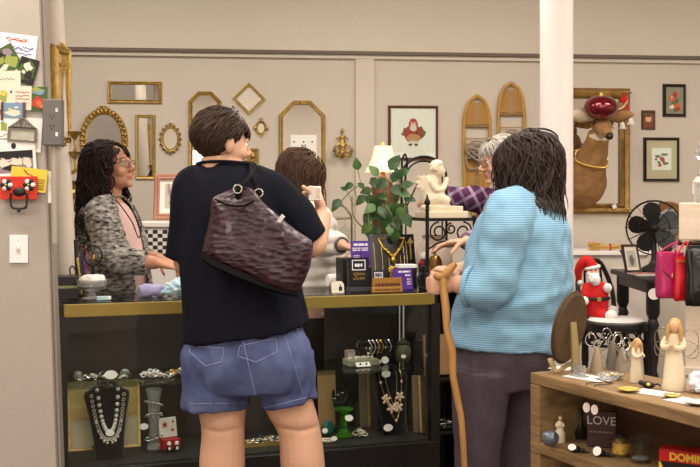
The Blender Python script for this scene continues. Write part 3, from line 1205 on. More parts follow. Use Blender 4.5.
# ---------------------------------------------------------------- grey-haired person in plaid
def plaid_person():
    Y0, s = 5.5, FOC / 5.5
    Fv, Rv = heading(195)
    base = Vector((P(505, 300, Y0).x, Y0, 0))
    C = P(499, 161, Y0)
    R = head_rot(196, -12)
    top = [(507, 187, 13, .06), (507, 193, 20, .09), (507, 202, 28, .115), (507, 225, 31, .14), (507, 255, 33, .15), (507, 290, 34, .155)]
    pel = [(507, 320, 34, .155), (507, 350, 31, .145)]
    sh_r, el_r, wr_r = P(500, 203, Y0 + .16), P(472, 199, Y0 - .02), P(440, 196, Y0 - .16)
    sh_l, el_l, wr_l = P(502, 203, Y0 - .16), P(489, 236, Y0 - .34), P(466, 242, Y0 - .58)
    b = MB()
    b.loft(smooth_rings(sec_rings(top + pel, s, Fv, Rv, Y0, .018)))
    add_head(b, C, R, KH, P(507, 198, Y0), .05)
    for dy in (-.09, .09):
        b.tube([V(base.x, Y0 + dy, .9), V(base.x, Y0 + dy, .5), V(base.x, Y0 + dy, .3), V(base.x, Y0 + dy, .06)], [.10, .065, .06, .04], 14, sub=4)
    for sh, el, wr in ((sh_l, el_l, wr_l), (sh_r, el_r, wr_r)):
        b.tube([sh, (sh + el) / 2, el, (el + wr) / 2, wr], [.05, .047, .041, .038, .027], 14, sub=4)
        b.ell(el, .04)
    add_hand(b, wr_l, (-.95, -.1, -.10), (0, -.3, -1), (-.2, -.8, .4), .28, 1.0, spread=.8)
    add_hand(b, wr_r, (-.8, -.5, .0), (0, -.5, -1), (0, .5, .4), .5, .9)
    me = remesh(b, .0055, 3, 'body')
    me = finish_head(me, C, R, KH)
    root = person(base, 'person with short grey hair and glasses in a purple plaid shirt, reaching to the statue')
    link('body', rel(me, base), SLOTS(skin_fair, hair_grey), root, None)
    t = MB()
    t.loft(smooth_rings(sec_rings(top + [(507, 325, 35, .165)], s, Fv, Rv, Y0, -.006)))
    for sh, el, wr, sg in ((sh_r, el_r, wr_r, 1), (sh_l, el_l, wr_l, -1)):
        d = (wr - el).normalized()
        t.tube([P(507, 200, Y0 + sg * .06), sh, (sh + el) / 2, el, el + d * .09, el + d * ((wr - el).length - .015)], [.06, .074, .072, .066, .056, .048], 16, sub=4)
    tm = remesh(t, .008, 4, 'shirt')
    displace(tm, folds(.009, 12, 23, .8))
    m = mat('purple_plaid', (88, 48, 84), .85, spec=.2)
    nt = m.node_tree
    co = nt.nodes.new('ShaderNodeTexCoord')
    mp = nt.nodes.new('ShaderNodeMapping')
    mp.inputs['Rotation'].default_value = (0, .5, 0)
    nt.links.new(co.outputs['Object'], mp.inputs['Vector'])
    prev = None
    for ax, sc_, c2, lo in (('X', 5.5, (196, 176, 196), .78), ('Z', 5.5, (196, 176, 196), .78), ('X', 3.0, (48, 28, 62), .6)):
        wv = nt.nodes.new('ShaderNodeTexWave')
        wv.bands_direction = ax
        wv.inputs['Scale'].default_value = sc_
        wv.inputs['Distortion'].default_value = .4
        rp = nt.nodes.new('ShaderNodeMapRange')
        rp.inputs['From Min'].default_value = lo
        rp.inputs['From Max'].default_value = lo + .12
        rp.inputs['To Max'].default_value = .5
        mx = nt.nodes.new('ShaderNodeMix')
        mx.data_type = 'RGBA'
        nt.links.new(mp.outputs['Vector'], wv.inputs['Vector'])
        nt.links.new(wv.outputs['Fac'], rp.inputs['Value'])
        nt.links.new(rp.outputs['Result'], mx.inputs['Factor'])
        if prev is None:
            mx.inputs['A'].default_value = lin((88, 48, 84))
        else:
            nt.links.new(prev, mx.inputs['A'])
        mx.inputs['B'].default_value = lin(c2)
        prev = mx.outputs['Result']
    nt.links.new(prev, nt.nodes['Principled BSDF'].inputs['Base Color'])
    link('plaid_shirt', rel(tm, base), m, root, None)
    jm = MB()
    jm.loft(sec_rings([(507, 300, 33, .155), (507, 350, 33, .155), (507, 375, 29, .14)], s, Fv, Rv, Y0))
    for dy in (-.09, .09):
        jm.tube([V(base.x, Y0 + dy, .85), V(base.x, Y0 + dy, .5), V(base.x, Y0 + dy, .08)], [.11, .085, .08], 16)
    jm.xform(Matrix.Translation(-base))
    jm.build('trousers', mat('black_trousers', (28, 27, 30), .85), root)
    g = MB()
    glasses(g, C, R, KH)
    g.xform(Matrix.Translation(-base))
    g.build('eyeglasses', [dark_metal, lens_m], root)
    h = MB()
    h.ell(C + R @ (V(0, -.024, .040) * KH), V(.080, .098, .090) * KH, R, 24, 16)
    hair_locks(h, C, R, 1100, .07, .0042, er=(.082, .104, .094), ec=(0, -.02, .040), face=(.45, .5), wave=.007, freq=60, back=.6,
               zmin=-.55, side=.7, seed=41, lift=.006, step=.011)
    h.xform(Matrix.Translation(-base))
    h.build('hair', hair_grey, root, 60)
    for dy in (-.09, .09):
        f2 = MB()
        add_shoe(f2, V(base.x, Y0 + dy, 0), Fv)
        f2.xform(Matrix.Translation(-base))
        f2.build('shoe', mat('shoe_dark', (50, 46, 48), .6), root)


plaid_person()
# ================================================================== camera, light, room shell
cam = bpy.data.cameras.new('camera')
cam.sensor_width = 36
cam.lens = FOC / 700 * 36
cam.shift_y = -35.5 / 700
cam.clip_start = .05
co_ = bpy.data.objects.new('camera', cam)
COL.objects.link(co_)
co_.location = (0, 0, CAMZ)
co_.rotation_euler = (PI / 2, 0, 0)
sc.camera = co_
w = bpy.data.worlds.new('world')
w.use_nodes = True
w.node_tree.nodes['Background'].inputs[0].default_value = lin((255, 247, 238))
w.node_tree.nodes['Background'].inputs[1].default_value = .25
sc.world = w
sc.view_settings.view_transform = 'Standard'
sc.view_settings.look = 'None'
sc.view_settings.gamma = 1
sc.view_settings.use_curve_mapping = False
sc.view_settings.exposure = 0.0


def area(name, loc, size, power, col=(255, 246, 234), rot=(0, 0, 0)):
    l = bpy.data.lights.new(name, 'AREA')
    l.shape = 'RECTANGLE'
    l.size, l.size_y = size
    l.energy = power
    l.color = lin(col)[:3]
    o = bpy.data.objects.new(name, l)
    COL.objects.link(o)
    o.location = loc
    o.rotation_euler = rot
    return o


CEIL = 3.25
for i, (x, y) in enumerate(((-2.4, 1.2), (.2, 1.2), (2.6, 1.2), (-1.6, 3.4), (.9, 3.4), (3.0, 3.4), (-1.6, 5.5), (.7, 5.5), (2.9, 5.5), (-2, -1.2), (.3, -1.2), (2.4, -1.2))):  # last three are extra lamps added near the front wall to brighten the mirrors
    area('ceiling_lamp', (x, y, CEIL - .06), (1.2, .55), 42)
for i, x in enumerate((-2.4, .3, 3.0)):
    area('front_fill_light', (x, -2.42, 1.35), (2.2, 1.6), 26, (255, 246, 234), (PI / 2, 0, 0))  # unseen fill lights added at the front wall to brighten camera-facing surfaces; no window there

wall_m = mat('wall_paint', (196, 185, 171), .85, var=(2.2, .2), col2=(202, 191, 178), bump=(140, .1))
upper_m = mat('upper_wall_paint', (204, 194, 178), .85, var=(2.2, .2), col2=(209, 199, 184), bump=(60, .12))
part_m = mat('partition_paint', (170, 160, 150), .8, var=(3, .2), col2=(176, 166, 156), bump=(120, .08))
trim_m = mat('trim_paint', (204, 192, 178), .7, bump=(40, .05))
white_m = mat('white_paint', (236, 229, 222), .6, bump=(30, .05))
floor_m = mat('floor_carpet', (96, 80, 68), .95, var=(60, .5), col2=(116, 98, 84), bump=(180, .4))


def wall_slab(name, x0, x1, z0, z1, thick, m, off=0.0):
    b = MB()
    a, c = V(x0, WA + WB * x0, 0), V(x1, WA + WB * x1, 0)
    p = [a + WN * off, c + WN * off, c + WN * (off - thick), a + WN * (off - thick)]
    lo = b.verts([q + V(0, 0, z0) for q in p])
    hi = b.verts([q + V(0, 0, z1) for q in p])
    b.face(lo)
    b.face(hi)
    for i in range(4):
        b.face([lo[i], lo[(i + 1) % 4], hi[(i + 1) % 4], hi[i]])
    return struct(name, b, m, bevel=0)


TZ = 2.385
wall_slab('wall_back', -4.4, 4.6, 0, CEIL, .12, wall_m)
# the upper wall stands a little proud, with the dark-edged rail below it
wall_slab('wall_back_upper', -4.4, 4.6, TZ + .02, CEIL, .03, upper_m, .032)
wall_slab('trim_1', -4.4, 4.6, TZ - .004, TZ + .018, .045, mat('rail_brown', (104, 88, 76), .6), .047)
wall_slab('trim_3', -4.4, 4.6, TZ - .03, TZ - .005, .03, trim_m, .026)
xb = wall_pt(364.5, 150).x
wall_slab('trim_2', xb - .062, xb + .062, .0, TZ - .031, .02, trim_m, .022)
wall_slab('baseboard_back', -4.4, 4.6, 0, .12, .02, trim_m, .021)
b = MB()
b.box((0.1, 3, -.05), (9.4, 11.4, .1))
struct('floor', b, floor_m)
b = MB()
b.box((0.1, 3, CEIL + .05), (9.4, 11.4, .1))
struct('ceiling', b, mat('ceiling_tile', (226, 218, 206), .9))
b = MB()
b.box((-4.45, 2.7, CEIL / 2), (.1, 10.6, CEIL))
struct('wall_left', b, wall_m)
b = MB()
b.box((4.65, 2.7, CEIL / 2), (.1, 10.6, CEIL))
struct('wall_right', b, wall_m)
b = MB()
b.box((0.1, -2.55, CEIL / 2), (9.4, .1, CEIL))
struct('wall_front', b, wall_m)

# the partition on the left with its slightly leaning edge, and the boxed-in post behind it
b = MB()
YP = 4.08
pa, pb = P(39, 0, YP), P(51, 330, YP)
slope = (pb.x - pa.x) / (pb.z - pa.z)
xt = pa.x + slope * (CEIL - pa.z)
xl = pa.x + slope * (0 - pa.z)
b.prism([(-4.4, 0), (xl, 0), (xt, CEIL), (-4.4, CEIL)], .10, M4((0, YP, 0), Matrix.Rotation(PI / 2, 3, 'X')) @ Matrix.Translation((0, 0, -.10)))
struct('wall_partition', b, part_m)
b = MB()
e = .011
b.prism([(xl + .002, 0), (xl + e, 0), (xt + e, CEIL), (xt + .002, CEIL)], .05, M4((0, YP + .03, 0), Matrix.Rotation(PI / 2, 3, 'X')) @ Matrix.Translation((0, 0, -.05)))
struct('trim_4', b, mat('edge_strip', (158, 147, 137), .6))
# rounded white post behind the partition edge
b = MB()
YQ = 4.80
q0, q1 = P(52, 0, YQ), P(68, 330, YQ)
sl = (q1 - q0) / (q1.z - q0.z)
b.tube([q0 + sl * (0 - q0.z), q0 + sl * (CEIL - q0.z)], .048, 24)
struct('pillar_white', b, mat('post_cream', (216, 204, 190), .45))
# round white column on the right of the picture
b = MB()
b.cyl(V(P(556.5, 198, 5.45).x, 5.45, 0), V(P(556.5, 198, 5.45).x, 5.45, CEIL), .0815, seg=40)
struct('column_round', b, mat('column_white', (232, 224, 220), .5, bump=(25, .06)))
# ================================================================== shared materials and small makers
gold = mat('gilt', (208, 176, 100), .36, .8, var=(30, .4), col2=(150, 118, 56), bump=(70, .35))
gold_s = mat('gilt_smooth', (222, 184, 96), .28, .9)
gold_p = mat('gilt_pale', (206, 180, 112), .42, .7, var=(30, .4), col2=(170, 140, 74))
mirror_m = mat('mirror_glass', (225, 224, 222), .015, 1.0)
black_p = mat('black_paint', (24, 22, 22), .45)
velvet = mat('black_velvet', (12, 12, 13), .95, sheen=.3, spec=.1)
silver = mat('silver', (205, 203, 200), .22, 1.0)
pearl = mat('pearl', (226, 212, 192), .22, 0, coat=.6)
paper = mat('white_paper', (238, 234, 228), .8)
clear = glass_mat('clear_glass', (250, 253, 251))
crystal = mat('crystal', (244, 246, 246), .08, 0, trans=.86, ior=1.45)
iron = mat('wrought_iron', (26, 24, 25), .5, .5)
ink = mat('ink', (40, 36, 40), .7)
red_m = mat('red_felt', (196, 24, 26), .85)
cream = mat('cream_plaster', (232, 218, 192), .6, var=(20, .3), col2=(222, 204, 174))
skin_doll = mat('doll_skin', (236, 188, 160), .6)
brown_w = mat('brown_wood', (110, 66, 44), .5, var=(8, .4), col2=(82, 46, 30), stretch=(1, 1, .2))
white_cloth = mat('white_cloth', (228, 222, 214), .9, var=(14, .3), col2=(214, 207, 199), bump=(60, .4))
WALLP = [(0, 0), (1, 0), (1, .35), (.75, .85), (.45, .7), (.2, 1.0), (0, .8)]


def prof(w, d):
    return [(p[0] * w, p[1] * d) for p in WALLP]


def rect(w, h):
    return [(-w / 2, -h / 2), (w / 2, -h / 2), (w / 2, h / 2), (-w / 2, h / 2)]


def oval(w, h, n=36):
    return [(w / 2 * math.cos(2 * PI * i / n), h / 2 * math.sin(2 * PI * i / n)) for i in range(n)]


def octo(w, h, c):
    x, y = w / 2, h / 2
    return [(-x + c, -y), (x - c, -y), (x, -y + c), (x, y - c), (x - c, y), (-x + c, y), (-x, y - c), (-x, -y + c)]


def framed(name, label, cat, M, path, fw, fd, fm, pane=None, pane_name='mirror_glass', group=None):
    """frame moulding whose inner opening is path, with a pane; returns the thing"""
    t = thing(name, label, cat, M=M, group=group)
    b = MB()
    b.moulding(path, prof(fw, fd))
    b.build('frame', fm, t, 30)
    if pane is not None:
        b = MB()
        g = [(p[0] * 1.0, p[1] * 1.0) for p in path]
        b.prism(g, .004, None, .003)
        b.build(pane_name, pane, t, 30)
    return t


def flat_art(t, name, shapes, mats, z=.008):
    """printed shapes: [(material index, polygon)], each layer a hair above the last"""
    b = MB()
    for i, (k, poly) in enumerate(shapes):
        b.use(k).prism(poly, .0003, None, z + i * .00012)
    return b.build(name, mats, t, 30)


def blob(cx, cy, rx, ry, n=12, a0=0.0, jit=0.0, seed=0):
    r_ = random.Random(seed)
    return [(cx + rx * (1 + r_.uniform(-jit, jit)) * math.cos(a0 + 2 * PI * i / n), cy + ry * (1 + r_.uniform(-jit, jit)) * math.sin(a0 + 2 * PI * i / n)) for i in range(n)]


def box2(x0, y0, x1, y1):
    return [(x0, y0), (x1, y0), (x1, y1), (x0, y1)]


def ornament(b, x, y, s, z=.01, seed=0):
    """small gilt scroll cluster"""
    b.ell((x, y, z), (.35 * s, .5 * s, .25 * s), None, 10, 6)
    for sg in (-1, 1):
        b.tube([V(x + sg * s * (.2 + .55 * q), y + s * .35 * math.sin(q * 3.1), z) for q in (0, .3, .6, .9, 1.1)], [.18 * s, .22 * s, .18 * s, .14 * s, .08 * s], 6)
        b.ell((x + sg * s * 1.1, y - s * .1, z), .2 * s, None, 8, 6)


u = wsz(300, 301)     # metres per pixel on the back wall, about 6.7 mm

# ---------------------------------------------------------------- mirrors and frames on the back wall
framed('wall_mirror', 'wide rectangular gilt mirror hung high above the oval mirror', 'mirror', wall_M(135, 92.5), rect(46 * u, 15 * u), 3.2 * u, .022, gold, mirror_m)
framed('wall_mirror', 'tall narrow rectangular gilt mirror beside the cardigan person\'s head', 'mirror', wall_M(145.5, 147), rect(13 * u, 57 * u), 3.2 * u, .02, gold_p, mirror_m)
t = framed('wall_mirror', 'large oval gilt mirror with leaf-scroll frame above the cardigan person', 'mirror', wall_M(104, 140), oval(34 * u, 50 * u), 6 * u, .03, gold, mirror_m)
b = MB()
ornament(b, 0, 31 * u, 5 * u, .03)
for i in range(34):
    a = 2 * PI * i / 34
    b.ell((20.4 * u * math.cos(a), 28.4 * u * math.sin(a), .020), (3.4 * u, 1.9 * u, .016), Matrix.Rotation(a, 3, 'Z'), 8, 5)
b.build('leaf_carving', gold, t)
t = framed('wall_mirror', 'small oval mirror in a pierced dark gilt frame', 'mirror', wall_M(170.5, 139), oval(13 * u, 20 * u), 3 * u, .02, gold_p, mirror_m)
b = MB()
ornament(b, 0, 14.5 * u, 2.5 * u, .012)
ornament(b, 0, -14.5 * u, 2.2 * u, .012)
for i in range(16):
    a = 2 * PI * i / 16
    b.ell((10 * u * math.cos(a), 13.5 * u * math.sin(a), .01), (1.5 * u, 1.1 * u, .008), Matrix.Rotation(a, 3, 'Z'), 8, 5)
b.build('scroll_carving', mat('gilt_dark', (150, 118, 62), .45, .7, bump=(70, .4)), t)
framed('wall_mirror', 'tall eight-sided gilt mirror partly behind the navy shirt shopper\'s head', 'mirror', wall_M(205, 134), octo(24 * u, 76 * u, 7 * u), 4 * u, .028, gold, mirror_m)
framed('framed_board', 'square gilt frame hung on its corner as a diamond', 'frame', wall_M(249, 99, roll=PI / 4), rect(18 * u, 18 * u), 2.6 * u, .02, gold_p, mat('matte_board', (214, 202, 188), .8), 'board')
t = framed('cameo_frame', 'tiny oval cameo in a pierced gilt frame under the diamond frame', 'frame', wall_M(261, 128), oval(7 * u, 10 * u), 2.2 * u, .016, gold, mat('cameo_ivory', (214, 204, 186), .5), 'cameo')
b = MB()
ornament(b, 0, 9 * u, 2.2 * u, .012)
ornament(b, 0, -8 * u, 1.8 * u, .012)
for sg in (-1, 1):
    b.ell((sg * 5.8 * u, 0, .01), (1.6 * u, 2.6 * u, .008), None, 8, 6)
b.build('scroll_carving', gold, t)
t = framed('relief_plaque', 'tiny square gilt relief plaque below the cameo', 'frame', wall_M(253, 156), rect(6 * u, 10 * u), 2.6 * u, .018, gold_p, mat('gilt_dark', (150, 118, 62), .45, .7), 'relief_panel')
b = MB()
b.ell((0, 0, .012), (2 * u, 3 * u, .01), None, 10, 6)
b.build('relief', gold, t)
pth = octo(38 * u, 98 * u, 12 * u)
t = framed('wall_mirror', 'large gilt mirror with clipped corners, a printed white sheet tucked in it', 'mirror', wall_M(302, 154), pth, 4.2 * u, .03, gold_p, mirror_m)
b = MB()
ornament(b, 0, 51 * u, 4.2 * u, .02)
b.build('crest', gold_p, t)
b = MB()
b.box((1.5 * u, -8 * u, .010), (26 * u, 54 * u, .002))
so = b.build('paper_sheet', paper, t)
b = MB()
for x, y in ((-8, 12), (1.5, 12), (10, 12)):
    b.prism(blob(x * u, y * u, 1.0 * u, 1.0 * u, 5), .0005, None, .0115)
for x in (-6, 9):
    b.prism(box2(x * u - .003, -14 * u, x * u + .003, -13 * u), .0005, None, .0115)
b.build('printed_marks', ink, so)
for s_, x, y, q in (('M', 1.5, 7, .045), ('S', 1.5, -4, .04)):
    o = link('lettering', text_mesh(s_, q, .0003), ink, so)
    o.location = (x * u, y * u, .0118)

# gilt wall sconce with two glass cups
t = thing('wall_sconce', 'gilt two-armed wall sconce right of the clipped-corner mirror', 'sconce', M=wall_M(342, 147))
b = MB()
b.ell((0, 0, .012), (3.6 * u, 12 * u, .022), None, 12, 8)
ornament(b, 0, 9 * u, 5 * u, .022)
ornament(b, 0, 1 * u, 6.5 * u, .026)
ornament(b, 0, -6 * u, 6 * u, .03)
b.ell((0, 16 * u, .012), (1.5 * u, 3.5 * u, .012), None, 10, 6)
b.build('backplate', gold, t)
for sg in (-1, 1):
    b = MB()
    b.tube([V(0, -4 * u, .02), V(sg * 3 * u, -9 * u, .05), V(sg * 7 * u, -9 * u, .07), V(sg * 8.5 * u, -5 * u, .075)], [.009, .010, .009, .008], 8, sub=4)
    b.lathe([(0, -.004), (.016, 0), (.02, .006), (.01, .01), (.012, .022), (0, .022)], (sg * 8.5 * u, -5 * u, .075), 14, Matrix.Rotation(-PI / 2, 3, 'X'))
    a = b.build('arm', gold, t)
    b = MB()
    b.lathe([(.010, 0), (.024, .014), (.030, .045), (.028, .045), (.022, .016), (.008, .004)], (sg * 8.5 * u, -12 * u, .075), 16, Matrix.Rotation(-PI / 2, 3, 'X'))
    b.build('glass_cup', clear, a)

# print of a red-coated bearded figure
t = framed('framed_print', 'framed print of a red-coated bearded figure with a basket, beside the lamp', 'picture', wall_M(413, 133), rect(46 * u, 50 * u), 2.6 * u, .02, mat('frame_walnut', (98, 56, 34), .4), paper, 'mat_board')
pm = [mat('print_ground', (236, 230, 222), .8), mat('print_red', (176, 52, 44), .8), mat('print_skin', (216, 164, 138), .8), mat('print_beard', (214, 208, 202), .8),
      mat('print_green', (98, 100, 66), .8), mat('print_tan', (190, 140, 90), .8), mat('print_dark', (84, 60, 60), .8)]
flat_art(t, 'print', [(0, box2(-17 * u, -20 * u, 17 * u, 20 * u)), (4, blob(-7 * u, 0, 5 * u, 5 * u, 9, 0, .3, 1)), (4, blob(7.5 * u, 1 * u, 4.5 * u, 5.5 * u, 9, 0, .3, 2)),
                      (1, blob(0, -1 * u, 9 * u, 9.5 * u, 14, 0, .08, 3)), (1, blob(0, 8 * u, 5 * u, 6 * u, 12, 0, .05, 4)), (2, blob(0, 9 * u, 3 * u, 3.2 * u, 12)),
                      (3, blob(0, 5 * u, 3.4 * u, 3.6 * u, 12, 0, .1, 6)), (1, blob(0, 12.5 * u, 3.4 * u, 2 * u, 10)), (5, blob(0, -5 * u, 7.5 * u, 4 * u, 12, 0, .1, 7)),
                      (6, blob(-3 * u, 1 * u, 1.4 * u, 1.4 * u, 8)), (6, blob(3.5 * u, 0, 1.6 * u, 1.4 * u, 8)), (3, blob(0, -9.5 * u, 6 * u, 1.6 * u, 10)), (6, blob(-3 * u, -12 * u, 2 * u, 1.2 * u, 8)), (6, blob(3 * u, -12 * u, 2 * u, 1.2 * u, 8))], pm)
b = MB()
b.box((0, 0, .0135), (46 * u, 50 * u, .0015))
b.build('glazing', clear, t)

# snowshoes
shoe_w = mat('snowshoe_ash', (192, 152, 72), .5, var=(10, .4), col2=(160, 118, 48))
lace_m = mat('rawhide', (190, 146, 78), .6)
strap_m = mat('strap_grey', (150, 134, 116), .8)


def snowshoe(cx, top, bottom, hw, label, roll):
    L = (bottom - top) * u
    w_ = hw * u
    t = thing('snowshoe', label, 'snowshoe', M=wall_M(cx, (top + bottom) / 2, .02, roll), group='snowshoes on the wall')

    def half(s):   # s 0 top .. 1 tail
        return w_ * math.sqrt(max(0.0, 1 - (1 - min(s / .27, 1)) ** 2.2)) * (1 - .12 * max(0, s - .45) / .3 if s < .75 else (.94 - (s - .75) / .25 * .90))
    n = 26
    right = [V(half(i / n), L / 2 - L * i / n, 0) for i in range(n + 1)]
    left = [V(-p.x, p.y, 0) for p in reversed(right)]
    b = MB()
    b.tube(right + left, .012, 8, closed=True)
    b.build('rim', shoe_w, t)
    for s in (.24, .50):
        b = MB()
        b.box((0, L / 2 - L * s, 0), (2 * half(s), .016, .012))
        b.build('crossbar', mat('bar_dark', (134, 98, 48), .6), t)
    b = MB()
    for s0, s1, st in ((.05, .23, .0165), (.515, .93, .0165)):
        k = s0
        while k < s1:
            h0, h1 = half(k), half(min(k + .03, .98))
            y0, y1 = L / 2 - L * k, L / 2 - L * min(k + .03, .98)
            b.tube([V(-h0, y0, 0), V(h1, y1, .002)], .0028, 4)
            b.tube([V(h0, y0, .002), V(-h1, y1, 0)], .0028, 4)
            b.tube([V(-h0, y0, 0), V(h0, y0, 0)], .0024, 4)
            k += st
    for s in (.29, .34, .385, .43, .47):
        y0 = L / 2 - L * s
        if s > .33:
            b.tube([V(-half(s), y0, 0), V(half(s), y0, 0)], .003, 4)
    b.build('lacing', lace_m, t)
    b = MB()
    y0 = L / 2 - L * .42
    for k in range(6):
        a = k * 1.1
        b.tube([V(w_ * (.9 * math.cos(q) * (.8 + .1 * k % .3) - .1 * w_), y0 + .05 * math.sin(q + a) - .010 * k, .02 + .006 * k) for q in (2 * PI * i / 14 for i in range(14))], .007, 6, closed=True)
    b.tube([V(-w_ * .5, y0, .03), V(-w_ * .9, y0 - .07, .03), V(-w_ * .6, y0 - .14, .025), V(w_ * .2, y0 - .12, .025), V(w_ * .6, y0 - .03, .03)], .007, 6, sub=4)
    b.build('binding', strap_m, t)


snowshoe(476, 95, 222, 13.5, 'lower left snowshoe of the pair, wooden rim and rawhide lacing', -.01)
snowshoe(511, 82, 214, 13.5, 'higher right snowshoe of the pair, next to the white column', .01)

# ---------------------------------------------------------------- large gilt mirror with the deer head before it
t = framed('wall_mirror', 'big heavy gilt mirror behind the mounted deer head', 'mirror', wall_M(588, 151), rect(66 * u, 108 * u), 10.5 * u, .05, mat('antique_gilt', (172, 136, 74), .45, .6, var=(14, .5), col2=(120, 90, 44), bump=(50, .5)), mirror_m)
b = MB()
b.moulding(rect(66 * u, 108 * u), [(0, .004), (1.4 * u, .004), (1.4 * u, .024), (0, .018)])
b.build('inner_fillet', mat('fillet_cream', (226, 210, 170), .5), t, 30)
for sx in (-1, 1):
    for sy in (-1, 1):
        b = MB()
        ornament(b, sx * 39 * u, sy * 60 * u, 4 * u, .045)
        b.build('corner_carving', gold, t)
b = MB()
b.box((25 * u, -57 * u, .055), (4.2 * u, 4.2 * u, .002), Matrix.Rotation(.4, 3, 'Z'))
b.build('price_tag', paper, t)

fur = mat('deer_fur', (172, 128, 80), .9, var=(16, .4), col2=(136, 98, 58), bump=(160, .5))
fur_l = mat('deer_fur_pale', (214, 196, 166), .9, bump=(160, .4))


def deer():
    Yd = 7.32
    base = P(592, 182, 7.58)
    t = thing('mounted_deer_head', 'mounted deer head with a shiny red ball on its brow, on the gilt mirror', 'deer head', base)
    b = MB()
    b.tube([P(582, 188, 7.58), P(584, 184, 7.50), P(588, 170, 7.42), P(595, 150, 7.33), P(599, 134, 7.26)], [.13, .150, .125, .088, .072], 22, sub=4)
    b.ell(P(586, 190, 7.46), (.115, .09, .085))
    Hc = P(601, 126, 7.22)
    f = (P(611.5, 139, 6.98) - Hc).normalized()
    r3 = frame_from(f)
    b.ell(Hc, (.060, .066, .082), r3, 18, 12)
    b.tube([Hc + f * .02, Hc + f * .10, Hc + f * .17, Hc + f * .215], [.060, .046, .032, .024], 16, sub=3)
    b.ell(Hc + f * .218, (.022, .018, .014), r3)
    sx = r3 @ V(1, 0, 0)
    up = r3 @ V(0, 1, 0)
    for sg in (-1, 1):
        b.ell(Hc + sx * sg * .048 + up * .022 + f * .035, (.020, .016, .022), r3)
    me = remesh(b, .009, 4, 'deer')
    displace(me, folds(.006, 16, 3, 1))
    for p in me.polygons:
        q = p.center - Hc
        a, v, s_ = q.dot(f), q.dot(up), abs(q.dot(sx))
        if a > .205 and v > -.016:
            p.material_index = 2
        elif a > .10 and v < -.014:
            p.material_index = 1
        elif -.01 < a < .10 and v < -.045 and (p.center - Hc).length < .10:
            p.material_index = 1
    link('head_and_neck', rel(me, base), [fur, fur_l, mat('deer_nose', (36, 28, 26), .4)], t, None)
    for sg in (-1, 1):
        b = MB()
        e = Hc + sx * sg * .050 + up * .030 + f * .035
        b.ell(e + sx * sg * .008 - base, .0145, None, 12, 8)
        b.build('eye', mat('deer_eye', (16, 12, 10), .08), t)
        b = MB()
        er0 = Hc + sx * sg * .05 + up * .045 - f * .03 - base
        dd = (sx * sg * .95 + up * .12).normalized()
        nrm = f
        rings = []
        for s, w_, h in ((0, .020, .016), (.03, .036, .014), (.08, .048, .012), (.13, .034, .010), (.175, .006, .004)):
            c = er0 + dd * s
            q = dd.cross(nrm).normalized()
            rings.append([c + q * w_ * math.cos(a) + nrm * (h * math.sin(a) - .012 * math.cos(a) ** 2) for a in (2 * PI * i / 12 for i in range(12))])
        b.loft(rings)
        b.build('ear', fur_l if sg < 0 else fur, t)
        b = MB()
        a0 = Hc + up * .06 + sx * sg * .035 - f * .02 - base
        b.tube([a0, a0 + sx * sg * .04 + up * .04, a0 + sx * sg * .10 + up * .06, a0 + sx * sg * .13 + up * .11], [.010, .009, .007, .004], 8, sub=3)
        b.tube([a0 + sx * sg * .05 + up * .045, a0 + sx * sg * .05 + up * .09], [.007, .003], 8)
        b.build('antler', mat('antler', (206, 190, 156), .5), t)
    b = MB()
    c = P(596, 158, 7.35) - base
    ax = (P(599, 134, 7.26) - P(588, 170, 7.42)).normalized()
    fr = frame_from(ax)
    c = P(591.5, 158, 7.36) - base
    ring = []
    for i in range(60):
        a = 2 * PI * i / 60
        q = c + fr @ V(.108 * math.cos(a), .112 * math.sin(a), 0)
        q.z -= .03 * (1 + math.sin(a + .3)) * (1 if q.y < c.y else 0)
        ring.append(q)
        b.ell(q, .0075, None, 6, 4)
    b.tube(ring, .004, 5, closed=True)
    b.build('bead_collar', gold_s, t)
    # the red ball and its tassels
    o = thing('glass_ornament', 'big shiny burgundy ball ornament on the deer\'s brow', 'ornament', P(601, 107.5, 7.14))
    b = MB()
    b.ell((0, 0, 0), (.112, .105, .080), None, 32, 20)
    b.build('ball', mat('burgundy_glass', (120, 18, 34), .12, .55, coat=.8), o)
    b = MB()
    b.lathe([(.02, .076), (.02, .094), (.012, .10), (0, .10)], (0, 0, 0), 14)
    b.build('ornament_cap', gold_s, o)
    o = thing('bell_cluster', 'white bells on red ribbon hanging at the gilt mirror\'s corner', 'ornament', P(624, 100, 7.42))
    b = MB()
    for k, (dx, dz) in enumerate(((-.01, -.15), (.03, -.12), (.0, -.09))):
        b.tube([V(0, 0, .05), V(dx * .6, -.01, -.03), V(dx, -.01 - .01 * k, dz)], .006, 6, sub=3)
    b.ell((0, -.005, .0), (.03, .015, .02))
    b.build('ribbon', red_m, o)
    for k, (dx, dz) in enumerate(((-.015, -.15), (.04, -.12))):
        b = MB()
        b.lathe([(.006, .0), (.014, -.010), (.018, -.03), (.030, -.048), (.026, -.048), (.012, -.02)], (dx, -.02 - .01 * k, dz), 14)
        b.build('bell', mat('white_enamel', (236, 232, 228), .3), o)


deer()

